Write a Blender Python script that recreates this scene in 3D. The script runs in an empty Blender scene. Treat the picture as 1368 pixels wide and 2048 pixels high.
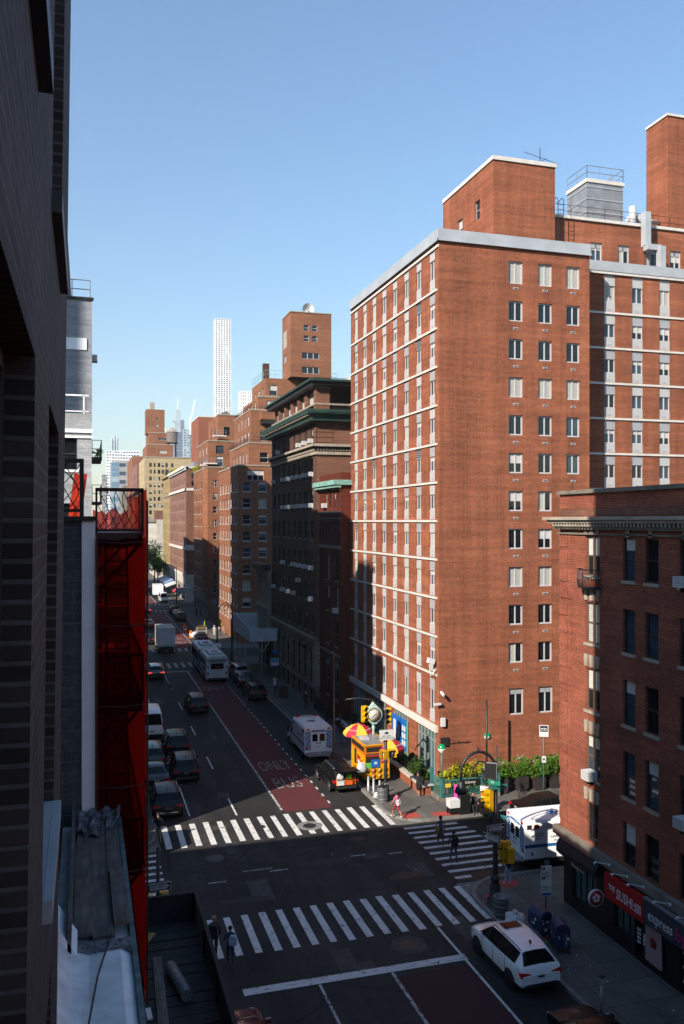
import bpy, bmesh, math, random
from mathutils import Vector, Matrix
R = math.radians
rnd = random.Random(7)
scene = bpy.context.scene
COL = scene.collection
# ---------------------------------------------------------------- camera numbers
CAMH = 19.0
FPX = 1700.0
YAW = math.atan((684 - 170) / FPX)

# ---------------------------------------------------------------- materials
def new_mat(name):
    m = bpy.data.materials.new(name); m.use_nodes = True
    nt = m.node_tree
    for n in list(nt.nodes): nt.nodes.remove(n)
    out = nt.nodes.new('ShaderNodeOutputMaterial'); b = nt.nodes.new('ShaderNodeBsdfPrincipled')
    nt.links.new(b.outputs[0], out.inputs[0])
    return m, nt, b, out
ALB = .70; SAT = 1.12
def adj(c):      # the photograph is exposed for the sunlit walls, so surfaces are kept a little dark and rich
    l = .3 * c[0] + .55 * c[1] + .15 * c[2]
    return tuple(max(.002, (l + (x - l) * SAT) * ALB) for x in c)
def c4(c): return (c[0], c[1], c[2], 1.0)
def N(nt, t, **kw):
    n = nt.nodes.new(t)
    for k, v in kw.items(): setattr(n, k, v)
    return n
def mixc(nt, fac, a, b, mode='MIX'):
    n = nt.nodes.new('ShaderNodeMix'); n.data_type = 'RGBA'; n.blend_type = mode
    for s, v in ((n.inputs[0], fac), (n.inputs[6], a), (n.inputs[7], b)):
        if hasattr(v, 'is_linked') or hasattr(v, 'links'): nt.links.new(v, s)
        elif isinstance(v, (int, float)): s.default_value = v
        else: s.default_value = c4(v)
    return n.outputs[2]
def noise(nt, scale, detail=4, rough=.55, coord='Object', vec=None, dim='3D'):
    tc = N(nt, 'ShaderNodeTexCoord'); n = N(nt, 'ShaderNodeTexNoise')
    n.inputs['Scale'].default_value = scale; n.inputs['Detail'].default_value = detail; n.inputs['Roughness'].default_value = rough
    nt.links.new(vec or tc.outputs[coord], n.inputs['Vector'])
    return n.outputs[0]
def ramp(nt, src, p0, p1, c0=(0, 0, 0), c1=(1, 1, 1)):
    r = N(nt, 'ShaderNodeValToRGB'); e = r.color_ramp.elements
    e[0].position = p0; e[1].position = p1; e[0].color = c4(c0); e[1].color = c4(c1)
    nt.links.new(src, r.inputs[0]); return r.outputs[0]
def bump(nt, b, h, strength, dist=.02):
    n = N(nt, 'ShaderNodeBump'); n.inputs['Strength'].default_value = strength; n.inputs['Distance'].default_value = dist
    nt.links.new(h, n.inputs['Height']); nt.links.new(n.outputs[0], b.inputs['Normal'])
def plain(name, col, rough=.6, metal=0.0, var=.25, vs=3.0, spec=.5, bmp=0, coat=0, emit=None, raw=False):
    m, nt, b, o = new_mat(name); col = col if raw else adj(col)
    b.inputs['Roughness'].default_value = rough; b.inputs['Metallic'].default_value = metal
    b.inputs['Specular IOR Level'].default_value = spec
    if coat: b.inputs['Coat Weight'].default_value = coat; b.inputs['Coat Roughness'].default_value = .05
    if var > 0:
        f = noise(nt, vs, 5)
        lo = tuple(c * (1 - var) for c in col); hi = tuple(min(1, c * (1 + var)) for c in col)
        nt.links.new(ramp(nt, f, .3, .7, lo, hi), b.inputs['Base Color'])
        if bmp: bump(nt, b, f, bmp)
    else: b.inputs['Base Color'].default_value = c4(col)
    if emit:
        b.inputs['Emission Color'].default_value = c4(emit[0]); b.inputs['Emission Strength'].default_value = emit[1]
    return m
def brick(name, c1, c2, mortar, bw=.21, rh=.07, ms=.011, stain=.35, ss=.35, rough=.85, bmp=.3, dist=.01, patch=None, off=.5):
    m, nt, b, o = new_mat(name); c1, c2, mortar = adj(c1), adj(c2), adj(mortar); patch = adj(patch) if patch else None
    uv = N(nt, 'ShaderNodeUVMap')
    bt = N(nt, 'ShaderNodeTexBrick'); bt.offset = off
    bt.inputs['Scale'].default_value = 1; bt.inputs['Brick Width'].default_value = bw; bt.inputs['Row Height'].default_value = rh
    bt.inputs['Mortar Size'].default_value = ms; bt.inputs['Mortar Smooth'].default_value = .2; bt.inputs['Bias'].default_value = -.1
    bt.inputs['Color1'].default_value = c4(c1); bt.inputs['Color2'].default_value = c4(c2); bt.inputs['Mortar'].default_value = c4(mortar)
    nt.links.new(uv.outputs[0], bt.inputs['Vector'])
    col = bt.outputs[0]
    f = noise(nt, ss, 6, .6)
    col = mixc(nt, 1.0, col, ramp(nt, f, .3, .72, (1 - stain,) * 3, (1, 1, 1)), 'MULTIPLY')
    tcs = N(nt, 'ShaderNodeTexCoord'); mps = N(nt, 'ShaderNodeMapping'); mps.inputs['Scale'].default_value = (.22, .22, 4.2); nt.links.new(tcs.outputs['Object'], mps.inputs[0])
    col = mixc(nt, 1.0, col, ramp(nt, noise(nt, 1.0, 4, .65, vec=mps.outputs[0]), .34, .66, (.74,) * 3, (1.06,) * 3), 'MULTIPLY')     # courses laid in different batches
    f2 = noise(nt, 3.2, 5, .75)
    col = mixc(nt, 1.0, col, ramp(nt, f2, .25, .75, (.72,) * 3, (1.08,) * 3), 'MULTIPLY')
    if patch:      # pale wash of lime on some courses, laid in horizontal streaks
        mp = N(nt, 'ShaderNodeMapping'); mp.inputs['Scale'].default_value = (.10, .10, 1.1)
        tc = N(nt, 'ShaderNodeTexCoord'); nt.links.new(tc.outputs['Object'], mp.inputs[0])
        f3 = noise(nt, 1.0, 5, .6, vec=mp.outputs[0])
        col = mixc(nt, ramp(nt, f3, .52, .70, (0, 0, 0), (.32,) * 3), col, patch)
        mp2 = N(nt, 'ShaderNodeMapping'); mp2.inputs['Scale'].default_value = (1.6, 1.6, .09); nt.links.new(tc.outputs['Object'], mp2.inputs[0])
        col = mixc(nt, 1.0, col, ramp(nt, noise(nt, 1.0, 4, .6, vec=mp2.outputs[0]), .32, .62, (.72,) * 3, (1.0,) * 3), 'MULTIPLY')
    nt.links.new(col, b.inputs['Base Color']); b.inputs['Roughness'].default_value = rough
    b.inputs['Specular IOR Level'].default_value = .25
    if bmp:
        inv = N(nt, 'ShaderNodeMath', operation='SUBTRACT'); inv.inputs[0].default_value = 1; nt.links.new(bt.outputs[1], inv.inputs[1])
        bump(nt, b, inv.outputs[0], bmp, dist)
    return m
M = {}
def mk_mats():
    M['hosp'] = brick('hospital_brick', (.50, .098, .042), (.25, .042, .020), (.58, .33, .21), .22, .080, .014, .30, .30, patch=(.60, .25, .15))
    M['corner_brick'] = brick('corner_brick', (.50, .10, .052), (.29, .052, .030), (.48, .30, .22), .22, .078, .012, .4, .5)
    M['grey_jamb'] = brick('grey_brown_jamb', (.118, .100, .100), (.048, .040, .042), (.20, .195, .19), 3.0, .0677, .010, .5, 1.2, rough=.8, bmp=.9, dist=.006)
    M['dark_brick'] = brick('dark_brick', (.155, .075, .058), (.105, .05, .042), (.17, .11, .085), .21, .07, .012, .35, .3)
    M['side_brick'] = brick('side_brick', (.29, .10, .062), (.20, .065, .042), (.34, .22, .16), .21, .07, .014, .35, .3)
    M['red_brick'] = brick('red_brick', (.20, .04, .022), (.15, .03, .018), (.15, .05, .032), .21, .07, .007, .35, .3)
    M['tan_brick'] = brick('tan_brick', (.42, .16, .085), (.33, .12, .062), (.42, .24, .16), .21, .07, .012, .3, .25)
    M['pink_brick'] = brick('pink_brick', (.38, .19, .14), (.30, .14, .105), (.42, .28, .22), .21, .07, .012, .3, .2)
    M['cream'] = brick('cream_brick', (.55, .40, .20), (.47, .33, .16), (.5, .4, .25), .21, .07, .012, .25, .2)
    M['yellow'] = brick('yellow_brick', (.88, .70, .45), (.78, .61, .36), (.5, .4, .25), .21, .07, .012, .25, .1)
    M['block_brick'] = brick('plain_red_brick', (.40, .13, .08), (.33, .10, .06), (.4, .2, .14), .21, .07, .012, .2, .2)
    M['grey_brick'] = brick('grey_brown_brick', (.112, .092, .096), (.058, .047, .050), (.17, .168, .17), .21, .0677, .010, .5, 1.2, rough=.8, bmp=.9, dist=.006)
    M['grey_painted_brick'] = brick('grey_painted_brick', (.60, .62, .66), (.52, .54, .58), (.38, .40, .43), .22, .082, .012, .25, .6, bmp=.6)
    M['white_brick'] = brick('white_painted_brick', (.80, .81, .82), (.70, .71, .73), (.48, .49, .51), .22, .082, .012, .25, .6, bmp=.6)
    M['rock_block'] = rock_block()
    M['stucco'] = plain('white_stucco', (.82, .83, .84), .85, var=.08, vs=1.5, bmp=.1, raw=True)
    M['concrete'] = plain('pale_concrete', (.56, .52, .46), .85, var=.14, vs=1.2)
    M['band'] = plain('white_concrete_band', (.72, .69, .64), .8, var=.10, vs=1.5)
    M['coping'] = plain('grey_metal_coping', (.46, .49, .52), .45, .0, var=.12, vs=.7)
    M['sill_grey'] = plain('grey_stone_sill', (.42, .44, .46), .85, var=.12, vs=1.5)
    M['panel'] = plain('pale_grey_panel', (.55, .55, .54), .5, var=.08, vs=2)
    M['panel2'] = plain('grey_panel', (.42, .43, .45), .5, var=.1, vs=2)
    M['frame_w'] = plain('pale_window_frame', (.62, .63, .64), .4, var=.06)
    M['frame_g'] = plain('grey_window_frame', (.36, .37, .38), .4, var=.08)
    M['frame_d'] = plain('dark_window_frame', (.035, .032, .03), .5, var=.2)
    M['frame_b'] = plain('brown_window_frame', (.16, .115, .085), .5, var=.2)
    M['stone'] = plain('limestone', (.40, .35, .28), .85, var=.22, vs=1.6, bmp=.15)
    M['stone_d'] = plain('sooty_stone', (.22, .19, .155), .85, var=.3, vs=1.4, bmp=.15)
    M['copper'] = plain('green_copper', (.018, .050, .040), .6, var=.45, vs=1.0)
    M['copper_d'] = plain('verdigris_edge', (.14, .20, .20), .7, var=.5, vs=6)
    M['copper_l'] = plain('pale_green_copper', (.26, .46, .40), .65, var=.35, vs=1.8)
    M['iron'] = plain('black_iron', (.014, .014, .015), .5, var=.3)
    M['dark'] = plain('dark_void', (.012, .012, .013), .7, var=0)
    M['roof'] = plain('roof_membrane', (.19, .18, .17), .9, var=.25, vs=.6)
    M['steel'] = plain('galvanised_steel', (.42, .43, .44), .45, .5, var=.2, vs=1.2)
    M['blind'] = plain('white_window_blind', (.62, .61, .57), .8, var=.1)
    M['curtain'] = plain('pale_curtain', (.48, .47, .43), .85, var=.15, vs=6)
    for k, c, r in (('glass', (.014, .017, .02), .04), ('glass_b', (.05, .075, .10), .03), ('glass_store', (.10, .17, .16), .08)):
        M[k] = plain({'glass': 'dark_glass', 'glass_b': 'blue_glass', 'glass_store': 'green_glass'}[k], c, r, var=.35, vs=.9, spec=.7)
    M['asphalt'] = asphalt('asphalt', .024)
    M['buslane'] = buslane()
    M['buslane_near'] = buslane('near_bus_lane_paint', (.034, .014, .017), (.058, .020, .023))  # darker, duller red for the near stretch of the bus lane
    M['paint'] = paintm('road_paint', (.84, .83, .80), .435)
    M['paint_faded'] = paintm('faded_lane_lettering', (.60, .59, .57), .55)
    M['paint_old'] = paintm('worn_road_paint', (.62, .61, .59), .50)
    M['paint_y'] = paintm('yellow_road_paint', (.6, .35, .05), .4)
    M['pave'] = pavement()
    M['kerb'] = plain('granite_kerb', (.24, .23, .215), .8, var=.3, vs=3)
    M['tactile'] = plain('red_tactile_pad', (.42, .075, .06), .8, var=.25, vs=4)
    M['manhole'] = plain('cast_iron_cover', (.045, .042, .04), .5, .4, var=.4, vs=8)
    M['tar'] = plain('tar_patch', (.016, .016, .017), .75, var=.3, vs=2)
    M['patch_l'] = plain('grey_asphalt_patch', (.062, .060, .056), .85, var=.35, vs=2)
    M['roll_felt'] = plain('speckled_silver_felt', (.22, .22, .22), .5, .2, var=.85, vs=22, bmp=.4)
    M['rust'] = plain('rusty_stain', (.085, .045, .03), .85, var=.4, vs=2)
    M['wood'] = wood('weathered_plank', (.19, .155, .135), (.06, .048, .042))
    M['wood_y'] = wood('fresh_plank', (.38, .24, .09), (.26, .16, .06))
    M['ply'] = plain('dark_plywood', (.016, .018, .021), .8, var=.35, vs=2.5)
    M['deck'] = wood('dark_deck_board', (.030, .027, .026), (.014, .013, .013))
    M['silver'] = plain('aluminium_roof_coating', (.98, 1.0, 1.0), .55, .0, var=.22, vs=2.0, bmp=.25)
    M['torn'] = plain('torn_silver_tar', (.20, .21, .23), .5, .3, var=.8, vs=14, bmp=.9)
    M['netred'] = netting()
    M['netthin'] = netting('thin_red_netting', .04, .12, (.46, .10, .095), (.55, .03, .015))
    M['red_iron'] = plain('dark_red_iron', (.055, .011, .009), .6, var=.3)
    M['rubber'] = plain('tyre_rubber', (.014, .014, .014), .85, var=.2)
    M['rim'] = plain('alloy_rim', (.32, .32, .33), .35, .8, var=.15)
    M['rim_d'] = plain('dark_alloy_rim', (.06, .06, .065), .35, .7, var=.2)
    M['cglass'] = plain('car_glass', (.008, .009, .010), .08, var=0, spec=.22)
    M['tail'] = plain('red_tail_lens', (.60, .02, .015), .25, var=.1)
    M['tail_on'] = plain('lit_brake_lens', (.5, .02, .02), .3, var=0, emit=((1, .06, .03), .8))
    M['chrome'] = plain('chrome_trim', (.6, .6, .61), .2, .9, var=.05)
    M['plate'] = plain('pale_licence_plate', (.55, .54, .48), .5, var=.1)
    M['plate_y'] = plain('yellow_licence_plate', (.6, .42, .10), .5, var=.1)
    M['bplastic'] = plain('black_plastic', (.018, .018, .019), .55, var=.2)
    M['p_white'] = plain('white_car_paint', (.86, .86, .86), .3, var=.03, coat=1.0, raw=True)
    M['p_black'] = plain('black_car_paint', (.006, .006, .007), .38, var=.1, spec=.25, coat=.1)
    M['p_navy'] = plain('dark_blue_car_paint', (.010, .013, .022), .3, var=.1, spec=.35, coat=.3)
    M['p_grey'] = plain('dark_grey_car_paint', (.05, .052, .055), .25, .3, var=.1, coat=.7)
    M['p_silver'] = plain('silver_car_paint', (.42, .43, .44), .28, .4, var=.08, coat=.7)
    M['p_taxi'] = plain('orange_taxi_paint', (.62, .20, .02), .3, var=.08, coat=.6)
    M['p_red'] = plain('dark_red_car_paint', (.20, .02, .025), .25, var=.1, coat=.8)
    M['w_white'] = plain('white_van_body', (.78, .79, .80), .4, var=.06, vs=1.5, raw=True, coat=.4)
    M['bus_white'] = plain('grey_white_bus_body', (.58, .59, .58), .5, var=.12, vs=1.2, raw=True)
    M['blue'] = plain('ambulance_blue', (.035, .13, .36), .45, var=.08)
    M['blue_l'] = plain('ambulance_pale_blue', (.12, .32, .55), .45, var=.08)
    M['navy'] = plain('navy_lettering', (.02, .04, .12), .5, var=0)
    M['yellow_p'] = plain('signal_yellow', (.72, .42, .015), .45, var=.1)
    M['cart'] = plain('cart_yellow', (.80, .40, .02), .4, var=.12, vs=1.5)
    M['cart_o'] = plain('cart_orange', (.72, .20, .02), .45, var=.12)
    M['cart_red'] = plain('cart_red', (.55, .035, .03), .5, var=.12)
    M['umb_red'] = plain('red_umbrella_cloth', (.58, .03, .06), .7, var=.1)
    M['umb_y'] = plain('yellow_umbrella_cloth', (.80, .55, .10), .7, var=.1)
    M['subway_g'] = plain('teal_railing_paint', (.06, .20, .18), .45, var=.15)
    M['globe_g'] = plain('green_globe', (.02, .30, .13), .2, var=.05)
    M['globe_w'] = plain('milky_globe', (.75, .73, .62), .25, var=.03)
    M['clock_p'] = plain('pale_green_clock_paint', (.50, .66, .60), .45, var=.12)
    M['white'] = plain('white_paint', (.78, .78, .77), .5, var=.05)
    M['black'] = plain('black_paint', (.012, .012, .012), .5, var=.1)
    M['green_sign'] = plain('green_street_sign', (.03, .20, .13), .4, var=.05)
    M['bag'] = plain('white_plastic_bag', (.68, .69, .71), .35, var=.08, vs=6, bmp=.3)
    M['bag_d'] = plain('black_plastic_bag', (.015, .015, .016), .3, var=.2, vs=6, bmp=.4)
    M['bin'] = plain('wire_bin_grey', (.24, .245, .25), .5, .4, var=.35, vs=12)
    M['mail'] = plain('blue_mailbox_paint', (.018, .035, .10), .45, var=.5, vs=5)
    M['awning'] = plain('black_awning_cloth', (.006, .006, .007), .75, var=.2)
    M['sign_red'] = plain('red_sign_board', (.42, .012, .012), .5, var=.1)
    M['sign_grey'] = plain('dark_grey_sign_board', (.05, .055, .075), .5, var=.1)
    M['pinkpanel'] = plain('pale_pink_panel', (.50, .36, .37), .6, var=.08)
    M['poster_b'] = plain('blue_poster', (.03, .16, .55), .5, var=.1)
    M['poster_g'] = plain('green_poster', (.16, .50, .10), .5, var=.1)
    M['pinkt'] = plain('pink_lettering', (.65, .04, .22), .5, var=0)
    M['shed_w'] = plain('pale_grey_shed_paint', (.50, .54, .57), .6, var=.15, vs=1, raw=True)
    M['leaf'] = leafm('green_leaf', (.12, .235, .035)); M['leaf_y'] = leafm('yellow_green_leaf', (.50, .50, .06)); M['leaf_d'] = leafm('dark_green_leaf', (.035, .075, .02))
    M['bark'] = plain('bark', (.06, .045, .035), .9, var=.4, vs=8)
    M['planter'] = plain('dark_planter', (.028, .022, .024), .7, var=.2)
    M['t_grey2'] = plain('tower_window_grey', (.05, .06, .08), .3, var=.3, vs=.05)
    M['t_white'] = plain('white_tower_concrete', (.82, .82, .81), .6, var=.03, raw=True)
    M['t_glass'] = plain('tower_blue_glass', (.16, .27, .36), .15, var=.25, vs=.02)
    M['t_dark'] = plain('tower_dark_blue_glass', (.03, .055, .12), .15, var=.5, vs=.06)
    M['t_pale'] = plain('tower_pale_glass', (.42, .50, .55), .25, var=.15, vs=.03)
    M['t_grey'] = plain('tower_grey_stone', (.40, .38, .36), .7, var=.12, vs=.1)
    M['skin'] = plain('skin', (.40, .22, .15), .6, var=.08); M['skin_d'] = plain('dark_skin', (.13, .065, .04), .6, var=.08)
    for k, c in dict(black=(.012, .012, .013), navy=(.02, .03, .06), jeans=(.06, .10, .22), white=(.7, .7, .7), pink=(.72, .22, .30), red=(.40, .02, .04), grey=(.13, .13, .14), blue=(.22, .34, .55), tan=(.34, .25, .15), olive=(.22, .19, .03), hair=(.018, .012, .01), green=(.35, .75, .03), brown=(.10, .06, .04), paleblue=(.42, .52, .66), hotpink=(.85, .08, .38), orange=(.75, .15, .02)).items():
        M['c_' + k] = plain(k + '_cloth', c, .85, var=.2, vs=9)
def leafm(name, c):
    m, nt, b, o = new_mat(name); c = adj(c)
    f = noise(nt, 2.5, 3)
    col = ramp(nt, f, .3, .7, tuple(x * .5 for x in c), tuple(x * 1.5 for x in c))
    nt.links.new(col, b.inputs['Base Color']); b.inputs['Roughness'].default_value = .6; b.inputs['Specular IOR Level'].default_value = .3
    t = N(nt, 'ShaderNodeBsdfTranslucent'); nt.links.new(col, t.inputs[0])
    mx = N(nt, 'ShaderNodeMixShader'); mx.inputs[0].default_value = .3
    nt.links.new(b.outputs[0], mx.inputs[1]); nt.links.new(t.outputs[0], mx.inputs[2]); nt.links.new(mx.outputs[0], o.inputs[0])
    return m
def netting(name='red_debris_netting', o0=.82, o1=.95, tint=(.62, .10, .08), col=(.66, .045, .018)):
    m, nt, b, o = new_mat(name)
    b.inputs['Base Color'].default_value = c4(col); b.inputs['Roughness'].default_value = .7
    t = N(nt, 'ShaderNodeBsdfTranslucent'); t.inputs[0].default_value = (min(1, col[0] * 1.25), col[1] * 1.5, col[2] * 1.5, 1)
    tr = N(nt, 'ShaderNodeBsdfTransparent'); tr.inputs[0].default_value = c4(tint)
    m1 = N(nt, 'ShaderNodeMixShader'); m1.inputs[0].default_value = .75
    nt.links.new(b.outputs[0], m1.inputs[1]); nt.links.new(t.outputs[0], m1.inputs[2])
    m2 = N(nt, 'ShaderNodeMixShader')
    f = noise(nt, 1.3, 5, .6); rr = ramp(nt, f, .3, .75, (o1,) * 3, (o0,) * 3)
    nt.links.new(rr, m2.inputs[0])
    nt.links.new(tr.outputs[0], m2.inputs[1]); nt.links.new(m1.outputs[0], m2.inputs[2]); nt.links.new(m2.outputs[0], o.inputs[0])
    return m
def rock_block():
    m, nt, b, o = new_mat('rock_faced_block')
    uv = N(nt, 'ShaderNodeUVMap'); bt = N(nt, 'ShaderNodeTexBrick')
    bt.inputs['Scale'].default_value = 1; bt.inputs['Brick Width'].default_value = .40; bt.inputs['Row Height'].default_value = .203
    bt.inputs['Mortar Size'].default_value = .012; bt.inputs['Mortar Smooth'].default_value = .3
    bt.inputs['Color1'].default_value = (.065, .077, .088, 1); bt.inputs['Color2'].default_value = (.10, .112, .123, 1); bt.inputs['Mortar'].default_value = (.15, .158, .165, 1)
    nt.links.new(uv.outputs[0], bt.inputs['Vector'])
    f = noise(nt, 7, 6, .65)
    nt.links.new(mixc(nt, 1.0, bt.outputs[0], ramp(nt, f, .25, .75, (.5,) * 3, (1.15,) * 3), 'MULTIPLY'), b.inputs['Base Color'])
    b.inputs['Roughness'].default_value = .9
    ad = N(nt, 'ShaderNodeMath', operation='SUBTRACT'); nt.links.new(f, ad.inputs[0]); nt.links.new(bt.outputs[1], ad.inputs[1])
    bump(nt, b, ad.outputs[0], 1.0, .05)
    return m
def asphalt(name, v):
    m, nt, b, o = new_mat(name)
    f = noise(nt, .18, 6, .6, 'Object'); g = noise(nt, 1.1, 5, .65); h = noise(nt, 45, 3)
    col = ramp(nt, f, .3, .7, (v * .55, v * .53, v * .52), (v * 1.6, v * 1.5, v * 1.36))
    col = mixc(nt, 1.0, col, ramp(nt, g, .3, .7, (.78,) * 3, (1.14,) * 3), 'MULTIPLY')
    col = mixc(nt, 1.0, col, ramp(nt, h, .3, .7, (.8,) * 3, (1.15,) * 3), 'MULTIPLY')
    # dark crack lines
    tc = N(nt, 'ShaderNodeTexCoord'); vo = N(nt, 'ShaderNodeTexVoronoi', feature='DISTANCE_TO_EDGE'); vo.inputs['Scale'].default_value = .22
    wv = noise(nt, .9, 4); ad = N(nt, 'ShaderNodeVectorMath', operation='ADD'); nt.links.new(tc.outputs['Object'], ad.inputs[0])
    cm = N(nt, 'ShaderNodeVectorMath', operation='SCALE'); cm.inputs['Scale'].default_value = 2.5; nt.links.new(wv, cm.inputs[0]); nt.links.new(cm.outputs[0], ad.inputs[1])
    nt.links.new(ad.outputs[0], vo.inputs['Vector'])
    col = mixc(nt, 1.0, col, ramp(nt, vo.outputs[0], .004, .012, (.5,) * 3, (1,) * 3), 'MULTIPLY')
    mp = N(nt, 'ShaderNodeMapping'); mp.inputs['Scale'].default_value = (1.0, .045, 1); nt.links.new(tc.outputs['Object'], mp.inputs[0])
    col = mixc(nt, 1.0, col, ramp(nt, noise(nt, 1.0, 5, .6, vec=mp.outputs[0]), .35, .65, (.70,) * 3, (1.25,) * 3), 'MULTIPLY')
    nt.links.new(col, b.inputs['Base Color']); b.inputs['Roughness'].default_value = .82; b.inputs['Specular IOR Level'].default_value = .3
    bump(nt, b, h, .25, .01)
    return m
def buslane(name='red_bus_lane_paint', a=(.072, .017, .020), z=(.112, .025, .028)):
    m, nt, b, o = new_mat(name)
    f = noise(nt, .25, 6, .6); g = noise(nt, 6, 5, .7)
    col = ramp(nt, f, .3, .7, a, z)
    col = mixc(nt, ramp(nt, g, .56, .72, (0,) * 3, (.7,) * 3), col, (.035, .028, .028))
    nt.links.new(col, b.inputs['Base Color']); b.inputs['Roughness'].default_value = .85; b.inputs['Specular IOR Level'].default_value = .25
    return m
def paintm(name, c, wear):
    m, nt, b, o = new_mat(name); c = adj(c)
    g = noise(nt, 3.0, 8, .75)
    col = mixc(nt, ramp(nt, g, wear - .08, wear + .02, (1,) * 3, (0,) * 3), c, (.05, .048, .046))
    g2 = noise(nt, .8, 3)
    col = mixc(nt, 1.0, col, ramp(nt, g2, .3, .7, (.82,) * 3, (1,) * 3), 'MULTIPLY')
    nt.links.new(col, b.inputs['Base Color']); b.inputs['Roughness'].default_value = .8; b.inputs['Specular IOR Level'].default_value = .25
    return m
def pavement():
    m, nt, b, o = new_mat('concrete_pavement')
    uv = N(nt, 'ShaderNodeUVMap'); bt = N(nt, 'ShaderNodeTexBrick'); bt.offset = 0
    bt.inputs['Scale'].default_value = 1; bt.inputs['Brick Width'].default_value = 1.5; bt.inputs['Row Height'].default_value = 1.5
    bt.inputs['Mortar Size'].default_value = .02
    bt.inputs['Color1'].default_value = (.092, .087, .078, 1); bt.inputs['Color2'].default_value = (.122, .113, .10, 1); bt.inputs['Mortar'].default_value = (.05, .048, .045, 1)
    nt.links.new(uv.outputs[0], bt.inputs['Vector'])
    f = noise(nt, .5, 6, .65); g = noise(nt, 14, 4, .7)
    col = mixc(nt, 1.0, bt.outputs[0], ramp(nt, f, .3, .7, (.68,) * 3, (1.1,) * 3), 'MULTIPLY')
    col = mixc(nt, ramp(nt, g, .68, .72, (0,) * 3, (.6,) * 3), col, (.05, .048, .045))
    nt.links.new(col, b.inputs['Base Color']); b.inputs['Roughness'].default_value = .88; b.inputs['Specular IOR Level'].default_value = .25
    return m
def wood(name, c1, c2):
    m, nt, b, o = new_mat(name)
    tc = N(nt, 'ShaderNodeTexCoord'); mp = N(nt, 'ShaderNodeMapping'); mp.inputs['Scale'].default_value = (14, 1.2, 14)
    nt.links.new(tc.outputs['Object'], mp.inputs[0])
    f = noise(nt, 1.0, 6, .65, vec=mp.outputs[0]); g = noise(nt, 2.2, 4)
    col = mixc(nt, 1.0, ramp(nt, f, .3, .7, c2, c1), ramp(nt, g, .3, .7, (.6,) * 3, (1.2,) * 3), 'MULTIPLY')
    nt.links.new(col, b.inputs['Base Color']); b.inputs['Roughness'].default_value = .85
    bump(nt, b, f, .4, .01)
    return m

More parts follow.
